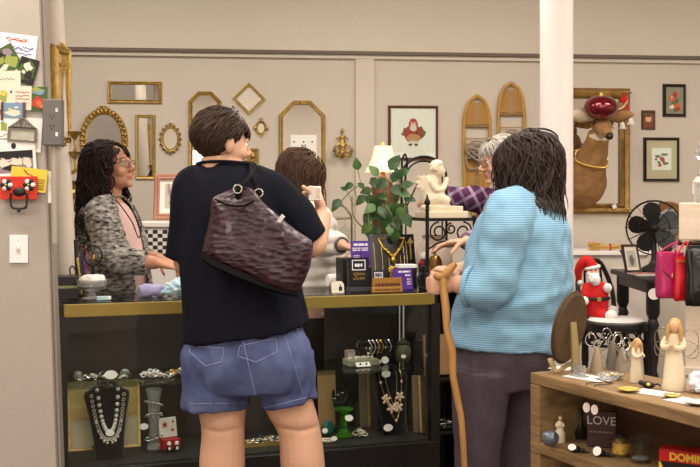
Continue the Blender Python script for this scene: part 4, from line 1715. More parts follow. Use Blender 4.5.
# pictures on the right-hand part of the wall
dkf = mat('frame_dark', (44, 30, 26), .4)
t = framed('framed_print', 'small dark-framed print of orange flowers high on the right wall', 'picture', wall_M(674, 100.5), rect(19 * u, 28 * u), 3 * u, .02, dkf, mat('print_grey_green', (126, 126, 104), .8, var=(14, .5), col2=(150, 150, 126)), 'print_ground')
fm = [mat('flower_orange', (206, 92, 60), .8), mat('leaf_print', (92, 104, 70), .8), mat('flower_cream', (222, 204, 176), .8), mat('flower_red', (180, 52, 44), .8)]
flat_art(t, 'flower_print', [(1, blob(0, -4 * u, 5 * u, 8 * u, 9, 0, .4, 1)), (0, blob(-3 * u, 2 * u, 3.4 * u, 3 * u, 8, 0, .3, 2)), (0, blob(3 * u, -5 * u, 3.2 * u, 3 * u, 8, 0, .3, 3)), (3, blob(1 * u, 6 * u, 2.6 * u, 3 * u, 8, 0, .3, 4)),
                             (2, blob(-3 * u, -7 * u, 2.6 * u, 2.4 * u, 8, 0, .3, 5)), (3, blob(4 * u, -9 * u, 2.4 * u, 2 * u, 8, 0, .3, 6)), (2, blob(-3 * u, 3 * u, 1 * u, 1 * u, 8))], fm)
t = framed('framed_print', 'tiny brown-framed portrait plaque between the deer and the botanical print', 'picture', wall_M(648, 120), rect(10.5 * u, 15.5 * u), 2.2 * u, .016, mat('frame_rust', (104, 66, 48), .5), mat('print_umber', (134, 100, 74), .8, var=(20, .5), col2=(96, 66, 48)), 'print_ground')
flat_art(t, 'portrait_print', [(2, blob(0, 1 * u, 3 * u, 4 * u, 10)), (0, blob(0, -4.5 * u, 4 * u, 2.6 * u, 10)), (1, blob(0, 4.4 * u, 3 * u, 1.4 * u, 10))], [mat('print_brick', (128, 66, 50), .8), mat('print_dark', (84, 60, 60), .8), mat('print_skin', (216, 164, 138), .8)])
t = framed('framed_print', 'dark-framed botanical print with wide tan mat above the black fan', 'picture', wall_M(661, 159.5), rect(33 * u, 40 * u), 2.8 * u, .022, dkf, mat('mat_tan', (202, 184, 154), .8), 'mat_board')
flat_art(t, 'botanical_print', [(0, box2(-10.5 * u, -11 * u, 10.5 * u, 12 * u)), (1, blob(-4 * u, 3 * u, 3.5 * u, 1.8 * u, 8, .4, .3, 1)), (1, blob(3 * u, 5 * u, 3.5 * u, 1.6 * u, 8, .8, .3, 2)), (1, blob(4 * u, -4 * u, 3.2 * u, 1.8 * u, 8, 2, .3, 3)),
                                (1, blob(-3 * u, -3 * u, 2.4 * u, 1.4 * u, 8, 2, .3, 8)), (2, blob(1 * u, 0, 2.8 * u, 2.8 * u, 9, 0, .3, 4)), (2, blob(-2 * u, -6 * u, 2 * u, 1.8 * u, 8, 0, .3, 5)), (3, blob(-6 * u, 0, 1.4 * u, 1.4 * u, 8, 0, .3, 6))],
         [paper, mat('leaf_grey', (112, 124, 96), .8), mat('rose_red', (186, 74, 78), .8), mat('violet_print', (128, 112, 150), .8)])
b = MB()
b.box((0, 0, .014), (33 * u, 40 * u, .0015))
b.build('glazing', clear, t)

# ---------------------------------------------------------------- cards pinned to the partition
YF = YP - .001
pu = YF / FOC


def pin_M(px, py, off=0.0, roll=0.0):
    r = Matrix((V(1, 0, 0), V(0, 0, 1), V(0, -1, 0))).transposed() @ Matrix.Rotation(roll, 3, 'Z')
    return M4(P(px, py, YF) + V(0, -off, 0), r)


art = [paper, mat('art_red', (190, 60, 52), .8), mat('art_purple', (112, 104, 176), .8), mat('art_green', (72, 96, 50), .8), mat('art_black', (40, 36, 38), .8), mat('art_yellow', (226, 200, 70), .8),
       mat('art_blue', (120, 150, 176), .8), mat('art_cream', (222, 214, 194), .8), mat('art_lilac', (150, 128, 140), .8), mat('art_leaf', (150, 160, 80), .8), mat('art_orange', (206, 106, 66), .8)]


def card(name, label, cat, px0, py0, px1, py1, off, roll, ground, shapes, group='cards pinned to the partition'):
    t = thing(name, label, cat, M=pin_M((px0 + px1) / 2, (py0 + py1) / 2, off, roll), group=group)
    w_, h_ = (px1 - px0) * pu, (py1 - py0) * pu
    b = MB()
    b.use(0).box((0, 0, .0006), (w_, h_, .0012))
    for i, (k, poly) in enumerate(shapes):
        b.use(k).prism([(x * w_ / 2, y * h_ / 2) for x, y in poly], .0002, None, .0013 + i * .0001)
    b.build('card', [art[ground]] + art[1:], t, 30)
    return t


def scrawl(x0, y0, w_, amp, n, seed):
    """a thin wavering pen line as a polygon strip"""
    r_ = random.Random(seed)
    top, bot = [], []
    for i in range(n):
        x = x0 + w_ * i / (n - 1)
        y = y0 + r_.uniform(-amp, amp)
        top.append((x, y + .03))
        bot.append((x, y - .03))
    return bot + top[::-1]


card('poster', 'white poster with a red scrawled heading and purple lettering, topmost', 'poster', -6, 34, 36, 72, .001, -.12, 0,
     [(1, scrawl(-.5, .72, 1.1, .10, 14, 1)), (1, scrawl(-.5, .66, 1.0, .08, 14, 2)), (2, scrawl(-.35, .30, 1.2, .10, 18, 3)), (2, scrawl(-.35, .22, 1.2, .10, 18, 4)), (2, scrawl(-.1, -.02, .9, .05, 10, 5)), (4, scrawl(-.3, -.3, .6, .2, 10, 6))])
card('photo_print', 'green and yellow garden photo at the far left edge', 'photo', -10, 48, 19, 74, .003, .5, 3,
     [(9, blob(-.3, .3, .5, .4, 9, 0, .4, 1)), (9, blob(.4, -.2, .4, .5, 9, 0, .4, 2)), (4, blob(.1, .5, .3, .2, 9, 0, .4, 3)), (8, blob(.5, .5, .3, .3, 9, 0, .4, 4)), (7, blob(-.2, -.5, .3, .2, 9, 0, .4, 5))])
card('photo_print', 'dark green foliage photo with a pale bloom', 'photo', 18, 58, 37, 84, .004, -.28, 4,
     [(3, blob(0, 0, .85, .8, 12, 0, .2, 1)), (7, blob(-.05, .35, .45, .3, 9, 0, .35, 2)), (4, blob(.3, -.3, .4, .4, 9, 0, .3, 3)), (7, blob(-.3, -.15, .2, .15, 8, 0, .3, 4))])
card('note_card', 'plain pale grey note with a curly pen line', 'card', -8, 71, 21, 89, .005, .02, 7, [(4, scrawl(-.5, .1, 1.1, .15, 12, 9))])
card('postcard', 'cream postcard with a small drawn figure and red writing', 'card', -8, 86, 32, 110, .006, -.02, 7,
     [(9, blob(-.4, .1, .22, .5, 9, 0, .3, 1)), (5, blob(-.4, .35, .12, .2, 8, 0, .2, 2)), (4, blob(-.02, .5, .05, .14, 6)), (1, scrawl(.2, .5, .7, .05, 10, 3)), (1, scrawl(.2, .2, .7, .05, 10, 4)), (1, scrawl(.2, -.1, .7, .05, 10, 5)), (1, scrawl(.2, -.4, .6, .05, 10, 6))])
card('greeting_card', 'bright card with a red blossom and blue and green ground', 'card', 30, 87, 48, 111, .004, .0, 3,
     [(6, blob(0, .6, .8, .25, 9, 0, .3, 1)), (9, blob(-.3, .8, .5, .2, 9, 0, .3, 2)), (1, blob(0, -.3, .75, .5, 10, 0, .25, 3)), (10, blob(.1, -.4, .4, .3, 9, 0, .25, 4)), (5, blob(.6, -.6, .3, .2, 8, 0, .3, 5))])
t = card('small_picture', 'little pale blue picture between two dark wood strips', 'picture', 4, 103, 24, 118, .009, -.02, 6, [(7, blob(0, -.3, .8, .4, 10, 0, .3, 1)), (5, blob(-.3, .1, .2, .2, 7, 0, .3, 2)), (7, blob(.3, .4, .3, .15, 7, 0, .3, 3))])
for sg in (-1, 1):
    b = MB()
    b.box((sg * 11 * pu, -1 * pu, .003), (2.4 * pu, 18 * pu, .006))
    b.build('frame_strip', brown_w, t, bevel=.001)
card('note_card', 'white card with green sketch beneath the blue picture', 'card', -8, 115, 20, 142, .007, .05, 0, [(9, blob(-.1, .1, .3, .4, 8, 0, .4, 1)), (10, scrawl(-.7, -.5, 1.2, .1, 9, 2)), (4, scrawl(-.7, -.75, 1.3, .05, 9, 4))])
card('note_card', 'blank white sheet hanging behind the house-shaped frame', 'card', 22, 118, 42, 152, .004, -.06, 0, [(7, box2(-.8, -.8, .8, -.2))])
t = thing('house_frame', 'house-shaped fretwork frame with a peaked roof among the cards', 'frame', M=pin_M(23.5, 130, .010, -.06), group='cards pinned to the partition')
b = MB()
b.moulding([(-12 * pu, -10 * pu), (12 * pu, -10 * pu), (12 * pu, 0), (-12 * pu, 0)], [(0, 0), (2.4 * pu, 0), (2.4 * pu, .006), (0, .006)])
b.moulding([(-10 * pu, 3 * pu), (10 * pu, 3 * pu), (0, 11 * pu)], [(0, 0), (1.6 * pu, 0), (1.6 * pu, .006), (0, .006)])
for i in range(7):
    x = (-9 + 3 * i) * pu
    hgt = (11 - abs(-9 + 3 * i) * .8) * pu
    b.tube([V(x, 2.5 * pu, .003), V(x * .9, hgt, .003)], .0016, 5)
    b.tube([V(x - 1.5 * pu, 2.5 * pu, .003), V(x + 1.5 * pu, min(hgt, 7 * pu), .003)], .0014, 5)
b.build('fretwork', mat('fret_grey', (120, 110, 98), .6), t)
b = MB()
b.box((0, -5 * pu, .001), (24 * pu, 10 * pu, .002))
b.build('picture', mat('fret_picture', (160, 164, 150), .7, var=(30, .5), col2=(196, 190, 172)), t)
card('photo_print', 'white-bordered dark photo of pale carved figures', 'photo', -6, 141, 37, 181, .011, .06, 0,
     [(8, box2(-.9, -.6, .86, .5)), (4, box2(-.9, .1, .86, .5)), (7, scrawl(-.7, .05, 1.4, .16, 16, 1)), (7, blob(-.5, -.1, .25, .22, 9, 0, .3, 2)), (7, blob(.1, -.05, .3, .2, 9, 0, .3, 3)), (7, blob(.6, -.1, .2, .25, 9, 0, .3, 4)), (4, blob(-.2, -.35, .3, .15, 9, 0, .3, 5)), (4, blob(.0, .75, .12, .16, 9))])
card('flyer', 'bright yellow flyer with a red stroke and fine print', 'flyer', 11.5, 168, 48, 191, .014, -.12, 5, [(1, [(-.35, .75), (-.1, .4), (.3, .25), (.35, .3), (-.05, .5), (-.3, .85)])] + [(4, scrawl(.42, .1 - .17 * k, .48, .015, 8, k)) for k in range(6)])
card('note_card', 'narrow white card at the partition\'s edge beside the yellow flyer', 'card', 48.5, 171, 55, 203, .004, 0, 0, [(7, box2(-.8, -.3, .8, .6))])

# red plaque with floral knobs and a drop handle
t = thing('hook_plaque', 'red plaque with two white flower knobs and a black drop ring', 'hook', M=pin_M(20.5, 188, .018, .0))
b = MB()
b.box((0, 0, .004), (37 * pu, 23 * pu, .008))
b.build('plaque', mat('plaque_red', (206, 48, 24), .5), t, bevel=.002)
for x in (-11.5, 11):
    b = MB()
    for k in range(6):
        a = 2 * PI * k / 6
        b.use(k % 2).ell((x * pu + 3.4 * pu * math.cos(a), 3 * pu + 3.4 * pu * math.sin(a), .012), (3.0 * pu, 2.5 * pu, .006), Matrix.Rotation(a, 3, 'Z'), 10, 6)
    b.use(1).ell((x * pu, 3 * pu, .015), (2.2 * pu, 2.2 * pu, .008), None, 10, 6)
    b.use(2).ell((x * pu, 3 * pu, .022), (1 * pu, 1 * pu, .004), None, 8, 5)
    b.build('flower_knob', [mat('white_enamel', (236, 232, 228), .3), black_p, mat('art_yellow', (226, 200, 70), .8)], t)
b = MB()
b.ell((1 * pu, -4 * pu, .012), (6.5 * pu, 4.5 * pu, .009), None, 14, 8)
b.build('boss', black_p, t)
b = MB()
b.tube([V(x * pu, y * pu, .014) for x, y in ((-7, -5), (-7.5, -11), (-6, -19), (-2, -20.5), (2.5, -20.5), (8, -19), (9, -11), (8.5, -5))], .0042, 8, sub=3)
b.ell((1 * pu, -22.5 * pu, .014), .007, None, 10, 6)
b.build('drop_ring', black_p, t)
# light switch
t = thing('light_switch', 'white wall switch plate on the lower part of the partition', 'switch', M=pin_M(19, 249, 0))
b = MB()
b.box((0, 0, .003), (18.5 * pu, 28 * pu, .006))
b.build('cover_plate', mat('switch_white', (240, 238, 238), .4), t, bevel=.002)
b = MB()
b.box((0, 0, .007), (4 * pu, 7 * pu, .004))
b.box((0, .002, .011), (.007, .009, .012), Matrix.Rotation(.4, 3, 'X'))
b.build('toggle', mat('switch_ivory', (226, 222, 216), .4), t)
for y in (-8.5, 8.5):
    b = MB()
    b.ell((0, y * pu, .006), (.003, .003, .0015), None, 8, 5)
    b.build('screw', silver, t)
# grey outlet box with conduit
t = thing('outlet_box', 'grey metal outlet box with conduit on the partition edge', 'outlet', M=pin_M(55, 123, .0))
b = MB()
b.box((0, 0, .022), (19 * pu, 46 * pu, .044))
b.build('housing', mat('box_grey', (106, 102, 98), .5, .1), t, bevel=.004)
b = MB()
for y in (7, -3.5):
    for x in (-1.8, 1.8):
        b.box((x * pu, y * pu, .0445), (.0022, .009, .002))
    b.ell((0, (y - 3) * pu, .0445), (.0028, .0028, .001))
b.build('sockets', black_p, t)
for y in (12, -12):
    b = MB()
    b.box((5 * pu, y * pu, .0448), (2.6 * pu, 4 * pu, .002))
    b.build('screw_tab', silver, t)
b = MB()
b.cyl((0, -23 * pu, .018), (1.2 * pu, -120 * pu, .018), .011, seg=12)
b.build('conduit', mat('conduit', (168, 156, 144), .5), t)

# gilt things hung on the cream post beyond the partition
t = framed('wall_mirror', 'narrow gilt mirror seen nearly edge-on on the cream post', 'mirror', M4(P(58.5, 95, 4.74), rotz(math.radians(79)) @ Matrix((V(1, 0, 0), V(0, 0, 1), V(0, -1, 0))).transposed()), rect(.10, .36), .03, .03, gold, mirror_m)
for sg in (-1, 1):
    b = MB()
    ornament(b, 0, sg * .21, .03, .02)
    b.build('crest', gold, t)


def small_sconce(px, py, Y, label, k=1.0):
    t = thing('wall_sconce', label, 'sconce', P(px, py, Y))
    b = MB()
    b.ell((-.02, 0, 0), (.012 * k, .02, .07 * k), None, 10, 8)
    for s_ in (-1, 1):
        b.ell((-.012, 0, s_ * .06 * k), (.014, .018, .02))
    b.build('backplate', gold, t)
    b = MB()
    b.tube([V(-.02, 0, -.03), V(.015, -.01, -.06 * k), V(.045, -.015, -.035), V(.042, -.015, .01)], [.007, .009, .008, .007], 8, sub=4)
    b.tube([V(-.02, 0, .02), V(.01, 0, .03), V(.02, 0, .0), V(.0, 0, -.01)], .005, 6, sub=4)
    b.build('scroll_arm', gold, t)
    b = MB()
    b.lathe([(0, 0), (.010, .002), (.014, .014), (.036 * k, .034), (.032, .034), (.010, .016), (0, .014)], (.042, -.015, .01), 16)
    b.build('candle_cup', gold, t)


small_sconce(66, 142, 4.82, 'upper small gilt candle sconce beside the grey outlet box')
small_sconce(66, 162, 4.82, 'lower small gilt candle sconce beside the grey outlet box', .8)
t = thing('wall_bracket', 'carved dark gold wall bracket shelf behind the cardigan person\'s hair', 'bracket', M=wall_M(74, 190))
b = MB()
b.box((0, 8 * u, .05), (18 * u, 2 * u, .10))
b.build('shelf', brown_w, t, bevel=.004)
b = MB()
b.lathe([(.0, 0), (.012, .01), (.03, .05), (.022, .07), (.05, .10), (.04, .12), (0, .12)], (0, -10 * u, .03), 16, Matrix.Rotation(-PI / 2, 3, 'X'))
b.build('carved_support', gold, t)
# ================================================================== the glass display counter
CA = V(-1.119, 4.20, 0)
CU = V(1.508, .55, 0).normalized()
CV = V(-CU.y, CU.x, 0)
CL, CD, CT = 1.605, .50, 1.015
CROT = math.atan2(CU.y, CU.x)
R_C = rotz(CROT)


def cn(px, v, z):
    """point in the counter's frame at depth v and height z lying on photo column px"""
    t = (px - 350) / FOC
    uu = (t * (CA.y + CV.y * v) - CA.x - CV.x * v) / (CU.x - t * CU.y)
    p = CA + CU * uu + CV * v
    p.z = z
    return p


def zat(py, p):
    return CAMZ - (py - HORZ) / FOC * p.y


black_lam = mat('black_laminate', (20, 19, 20), .35, var=(6, .3), col2=(27, 25, 25))
brass_t = mat('brass_trim', (158, 136, 66), .4, .35, var=(8, .3), col2=(134, 112, 50))
cglass = glass_mat('case_glass', (250, 252, 251), .02)
case = thing('display_counter', 'long black glass-fronted jewellery counter with a brass-coloured top rail', 'display counter', CA, CROT)
b = MB()
b.box((CL / 2, CD / 2, .186), (CL, CD, .372))
b.build('plinth', black_lam, case, bevel=.004)
for x, y in ((.02, .02), (CL - .02, .02), (.02, CD - .02), (CL - .02, CD - .02)):
    b = MB()
    b.box((x, y, .372 + (CT - .422) / 2), (.04, .04, CT - .422))
    b.build('post', black_lam, case)
b = MB()
b.box((CL / 2 + .0, .012, CT - .029), (CL - .05, .024, .05))
b.build('front_rail', brass_t, case, bevel=.003)
for nm, c, s in (('back_rail', (CL / 2, CD - .012, CT - .03), (CL, .024, .048)), ('side_rail', (.014, CD / 2, CT - .03), (.028, CD - .05, .048)), ('side_rail', (CL - .014, CD / 2, CT - .03), (.028, CD - .05, .048))):
    b = MB()
    b.box(c, s)
    b.build(nm, black_lam, case)
b = MB()
b.box((CL / 2, CD / 2, CT - .002), (CL + .004, CD + .004, .008))
b.build('top_glass', cglass, case)
b = MB()
b.box((CL / 2, .020, .372 + (CT - .422) / 2), (CL - .08, .005, CT - .422))
b.build('front_glass', cglass, case)
b = MB()
b.box((CL / 2, CD * .53, .675), (CL - .082, CD - .11, .008))
b.build('glass_shelf', glass_mat('shelf_glass', (236, 246, 241), .02), case)
for x in (.02, CL - .02):
    b = MB()
    b.box((x, CD / 2, .372 + (CT - .422) / 2), (.005, CD - .09, CT - .422))
    b.build('side_panel' if x < .1 else 'side_glass', black_lam if x < .1 else cglass, case)
dk_brown = mat('case_back', (36, 29, 25), .55, var=(5, .3), col2=(46, 37, 31))
for x, wd in ((.54, 1.0), (1.40, .33)):
    b = MB()
    b.box((x, CD - .035, .372 + (CT - .422) / 2), (wd, .008, CT - .424))
    b.build('back_panel', dk_brown, case)
b = MB()
b.box((CL / 2, CD / 2 - .01, .3748), (CL - .09, CD - .08, .005))
b.build('deck', mat('deck_black', (30, 28, 27), .6), case)
DZ, SZ, TZC = .3785, .6795, CT + .0025


def tag_on(parent, p, r=.014, nm='price_tag', face=None):
    b = MB()
    M = M4(p, frame_from(face if face is not None else V(CV.x, CV.y, -.25) * -1))
    b.prism(blob(0, 0, r, r * .72, 16), .0012, M)
    b.prism([(-r * .5, -.0008), (r * .5, -.0008), (r * .5, .0008), (-r * .5, .0008)], .0004, M, .0012)
    return b.build(nm, paper, parent)


def bust(px, v, h, label, zb=DZ):
    """flat-backed velvet necklace bust, narrow below; returns thing and a point function on its face"""
    p = cn(px, v, zb)
    t = thing('necklace_bust', label, 'jewellery display', p, CROT)
    b = MB()
    rings = []
    for s, w_, d in ((0, .058, .030), (.25, .062, .028), (.55, .075, .027), (.80, .092, .028), (.86, .090, .028), (.92, .062, .026), (.97, .040, .024), (1.0, .036, .020)):
        y = s * .10 - .05
        rings.append([V(w_ * math.cos(a), y + d * math.sin(a) * (.55 if math.sin(a) > 0 else 1), s * h) for a in (2 * PI * i / 24 for i in range(24))])
    b.loft(rings)
    me = b.mesh('bust')
    tr = bvh_of(me)
    link('velvet_form', me, velvet, t, 50)
    b = MB()
    b.box((0, .07, .008), (.10, .10, .016))
    b.build('stand_foot', black_p, t)

    def on(x, z, out=.004):
        hh = tr.ray_cast(V(x, -.5, z), V(0, 1, 0))
        if hh[0] is None:
            return V(x, .0, z)
        return hh[0] + V(0, -out, 0)
    return t, on


def beads(b, pts, r, seg=8):
    for p in pts:
        b.ell(p, r, None, seg, 5)


# left bust, with a pale gilt-edged board behind it
p = cn(104, .34, DZ)
t = thing('display_board', 'gilt-edged cream and ochre board leaning behind the left bust', 'board', p, CROT)
rx = Matrix.Rotation(math.radians(-8), 3, 'X')
b = MB()
b.box(rx @ V(0, 0, .138), (.29, .008, .276), rx)
b.build('panel', mat('board_cream', (228, 214, 178), .7, var=(8, .4), col2=(214, 198, 158)), t)
b = MB()
b.prism([(-.14, .12), (.14, .12), (.14, .268), (-.14, .268)], .002, M4((0, -.006, 0), rx @ Matrix.Rotation(PI / 2, 3, 'X')))
b.build('ochre_satin', mat('ochre_satin', (196, 160, 84), .4, var=(7, .4), col2=(220, 190, 116), stretch=(1, 1, 4), bump=(14, .5)), t)
b = MB()
b.moulding(rect(.276, .262), [(0, 0), (.010, 0), (.010, .008), (0, .006)])
b.xform(M4((0, -.003, .138), rx @ Matrix.Rotation(PI / 2, 3, 'X')))
b.build('gilt_edge', gold_p, t)
t, on = bust(108, .20, .290, 'black bust with a silver bead necklace and chunky charm chain, left in the case')
pr = mat('silver_bead', (226, 220, 208), .2, .4)
for nm, w0, zl, r, n, sag in (('bead_necklace', .042, .105, .0088, 22, .9), ('charm_chain', .068, .075, .0045, 40, 1.3)):
    b = MB()
    for i in range(n):
        q = -1 + 2 * i / (n - 1)
        z = zl + (.262 - zl) * abs(q) ** (1.7 + sag * .5)
        x = w0 * math.copysign(min(1, abs(q) ** .75), q)
        c = on(x, z, r * .6)
        if nm == 'bead_necklace':
            b.ell(c, r, None, 10, 6)
        else:
            b.tube([c + V(.006 * math.cos(a), -.001, .006 * math.sin(a)) for a in (2 * PI * k / 8 for k in range(8))], .0015, 5, closed=True)
            if i % 3 == 0 and z < .16:
                b.ell(c + V(0, -.004, -.014), .006, None, 8, 5)
    so = b.build(nm, pr, t)
tag_on(t, on(.0, .100, .016), .018, face=V(0, -1, .2))

# tall crystal vase with bracelets
t = thing('crystal_vase', 'slim tall crystal vase hung with bracelets, right of the left bust', 'vase', cn(154, .24, DZ))
b = MB()
b.lathe([(0, 0), (.030, 0), (.032, .012), (.022, .03), (.020, .10), (.026, .16), (.024, .20), (.034, .25), (.031, .25), (.020, .19), (.016, .06), (0, .05)], seg=12)
b.build('vase', crystal, t, 20)
for z, r in ((.14, .033), (.19, .036), (.05, .034)):
    b = MB()
    for i in range(20):
        a = 2 * PI * i / 20
        b.ell((r * math.cos(a), r * math.sin(a), z + .012 * math.sin(a + z * 20)), .0055, None, 7, 5)
    b.build('bracelet', silver, t)
tag_on(t, (-.035, -.035, .10), .018)

# red star box with two little figures
t = thing('gift_box', 'open red and white star-patterned gift box in the left half of the case', 'box', cn(170, .22, DZ), CROT + .25)
b = MB()
b.box((0, 0, .022), (.075, .05, .044))
b.build('base', mat('box_red', (176, 34, 34), .5), t, bevel=.003)
b = MB()
b.box((0, .022, .085), (.078, .010, .082), Matrix.Rotation(-.2, 3, 'X'))
b.build('lid', mat('box_white', (222, 214, 206), .6), t, bevel=.003)
b = MB()
for sx, sz, r in ((-.015, .098, .016), (.018, .075, .010), (.022, .108, .008)):
    st = [(sx + (r if i % 2 == 0 else r * .42) * math.sin(PI * i / 5), (r if i % 2 == 0 else r * .42) * math.cos(PI * i / 5)) for i in range(10)]
    b.prism(st, .001, M4((0, .0155 - (sz - .085) * -.2, sz), Matrix.Rotation(PI / 2 - .2, 3, 'X')))
b.build('stars', mat('box_red', (176, 34, 34), .5), t)
for dx, lab in ((-.016, 'tiny black and white figure, left of two before the red gift box'), (.016, 'tiny black and white figure, right of two before the red gift box')):
    q = cn(173, .165, DZ) + CU * dx
    f = thing('trinket_figure', lab, 'figurine', q, CROT, 'small figures before the red box')
    b = MB()
    b.lathe([(0, 0), (.012, 0), (.013, .008), (.010, .022), (.006, .026), (0, .027)], seg=12)
    b.build('body', black_p, f)
    b = MB()
    b.ell((0, 0, .033), .0095, None, 10, 8)
    b.ell((0, -.008, .013), (.007, .005, .010), None, 8, 6)
    b.build('face_and_belly', paper, f)

# jewellery heaps and bracelets on the upper glass shelf
def heap(px, v, z, n, sx, sy, label, mats, seed, cat='jewellery', name='jewellery_tray', tray=None):
    t = thing(name, label, cat, cn(px, v, z), CROT)
    r_ = random.Random(seed)
    if tray:
        b = MB()
        b.box((0, 0, .003), (sx * 2.3, sy * 2.3, .006))
        b.moulding(rect(sx * 2.2, sy * 2.2), [(0, 0), (.006, 0), (.006, .016), (0, .016)])
        b.build('tray', tray, t)
    b = MB()
    for i in range(n):
        b.use(r_.randrange(len(mats)))
        x, y = r_.uniform(-sx, sx), r_.uniform(-sy, sy)
        h = .008 + .022 * (1 - abs(x) / sx) * r_.random()
        k = r_.random()
        if k < .5:
            r = r_.uniform(.010, .020)
            m3 = Matrix.Rotation(r_.uniform(-.6, .6), 3, 'X') @ Matrix.Rotation(r_.uniform(-.6, .6), 3, 'Y')
            b.tube([V(x, y, h + .004) + m3 @ V(r * math.cos(a), r * math.sin(a), 0) for a in (2 * PI * q / 12 for q in range(12))], .0022, 5, closed=True)
        else:
            b.ell((x, y, h), (r_.uniform(.004, .009), r_.uniform(.004, .009), .005), None, 7, 5)
    so = b.build('jewellery', mats, t)
    so['kind'] = 'stuff'
    return t


gold_j = mat('gold_jewellery', (204, 160, 72), .25, 1.0)
stone = mat('stone_dark', (50, 56, 60), .2)
stone_g = mat('stone_green', (110, 130, 104), .3)
t = heap(104, .22, SZ, 46, .10, .05, 'heap of silver jewellery with a white tag on the left glass shelf', [silver, silver, pearl, stone_g, stone], 4)
tag_on(t, (.02, -.055, .028), .026, face=V(0, -1, .5))
b = MB()
b.ell((.09, .04, .018), (.02, .015, .018))
b.ell((-.10, .02, .02), (.018, .015, .02))
b.build('glass_stone', crystal, t)
heap(155, .20, SZ, 30, .055, .03, 'row of pearl and silver bracelets on the shelf left of the shorts', [pearl, silver, paper], 6)
heap(178, .22, SZ, 16, .035, .03, 'small group of gold bracelets on the shelf next to the denim shorts', [gold_j, pearl], 9)
t = heap(262, .17, DZ, 80, .082, .035, 'shallow gilt tray heaped with silver jewellery between the bare legs', [silver, silver, pearl, gold_j, stone], 12, tray=gold)

# right half: green glass candlestick, black hand with rings, jar, ring boxes
t = thing('candlestick', 'green pressed-glass candlestick in the right half of the case', 'candlestick', cn(344, .19, DZ))
gg = mat('green_glass', (110, 190, 60), .06, trans=.85, ior=1.45)
b = MB()
b.lathe([(0, 0), (.040, 0), (.042, .006), (.026, .02), (.012, .035), (.016, .05), (.011, .06), (.015, .075), (.011, .09), (.022, .105), (.040, .118), (.042, .125), (.036, .124), (.012, .11), (0, .108)], seg=12)
b.build('candlestick', gg, t, 20)
tag_on(t, (.022, -.035, .088), .019)
t = thing('ring_hand', 'black ceramic hand holding up rings behind the green candlestick', 'jewellery display', cn(340, .30, DZ), CROT)
b = MB()
b.tube([V(0, 0, 0), V(0, 0, .04), V(0, 0, .09), V(0, 0, .13)], [.030, .022, .024, .034], 14, sub=3, flat=.6, ref=(0, 1, 0))
for x, L in ((-.026, .062), (-.009, .078), (.009, .080), (.026, .066)):
    b.tube([V(x * .8, 0, .12), V(x, 0, .14), V(x * 1.2, 0, .12 + L * .7), V(x * 1.25, -.004, .125 + L)], [.0095, .0085, .008, .006], 8, sub=2)
b.tube([V(.026, 0, .085), V(.044, -.006, .11), V(.050, -.010, .14)], [.010, .009, .006], 8, sub=2)
me = remesh(b, .0035, 2, 'hand')
link('hand', me, black_p, t)
for x, z in ((-.010, .165), (.010, .170), (-.029, .150)):
    b = MB()
    b.tube([V(x + .0095 * math.cos(a), .0095 * math.sin(a), z) for a in (2 * PI * i / 12 for i in range(12))], .0022, 5, closed=True)
    b.ell((x, -.012, z), .0045, None, 8, 5)
    b.build('ring', silver, t)
t = thing('gem_disc', 'teal round disc ornament beside the green candlestick', 'ornament', cn(328, .23, DZ + .0), CROT)
b = MB()
b.ell((0, 0, .034), (.030, .012, .034), None, 18, 10)
b.build('disc', mat('teal_glaze', (30, 92, 82), .25), t)
tag_on(t, (-.025, -.03, .03), .016)
t = thing('bead_bracelet', 'white bead bracelet curled on the deck by the teal disc', 'bracelet', cn(327, .12, DZ))
b = MB()
for i in range(18):
    a = 2 * PI * i / 18
    b.ell((.030 * math.cos(a), .022 * math.sin(a), .007), .0062, None, 8, 5)
b.build('beads', pearl, t)
tag_on(t, (.03, -.03, .02), .014)
heap(360, .16, DZ, 14, .02, .02, 'few pale earrings lying between the candlestick and the flower-necklace bust', [pearl, silver], 15)
t = thing('cardboard_stand', 'tan card stand behind the black ring hand', 'board', cn(327, .38, DZ), CROT)
b = MB()
b.box((0, 0, .13), (.085, .006, .26), Matrix.Rotation(-.1, 3, 'X'))
b.build('card', mat('tan_card', (176, 136, 92), .8), t)
for px, vv, w_, h_, lab in ((364.5, .36, .05, .26, 'narrow grey-gilt picture moulding left of the flower-necklace bust'), (416.5, .17, .04, .25, 'narrow grey-gilt picture moulding right of the flower-necklace bust')):
    t = thing('frame_moulding', lab, 'moulding', cn(px, vv, DZ), CROT)
    b = MB()
    b.box((0, 0, h_ / 2), (w_, .012, h_), Matrix.Rotation(-.09, 3, 'X'))
    b.build('wood_strip', mat('grey_gilt', (128, 112, 88), .5, .3, var=(20, .4), col2=(98, 84, 64), stretch=(1, 1, .2)), t, bevel=.003)
    b = MB()
    b.box((w_ * .30, -.010, h_ / 2), (w_ * .2, .008, h_), Matrix.Rotation(-.09, 3, 'X'))
    b.build('gilt_bead', gold_p, t)
t, on = bust(391, .22, .292, 'black bust with a gold flower necklace of pink pearls, right end of the case')
chain = mat('gold_chain', (206, 158, 110), .3, .9)
fp = mat('flower_pearl', (232, 200, 174), .25, coat=.5)
for nm, w0, zl in (('outer_chain', .062, .06), ('inner_chain', .034, .125)):
    b = MB()
    pts = []
    for i in range(33):
        q = -1 + 2 * i / 32
        z = zl + (.268 - zl) * abs(q) ** 1.25
        pts.append(on(w0 * math.copysign(abs(q) ** .8, q) * (1 - .15 * abs(q) ** 6), z, .004))
    b.use(0).tube(pts, .0015, 5)
    b.use(1)
    if nm == 'outer_chain':
        for i in (3, 7, 11, 16, 21, 25, 29):
            b.ell(pts[i], (.006, .006, .008), None, 8, 6)
    b.build(nm, [chain, fp], t)
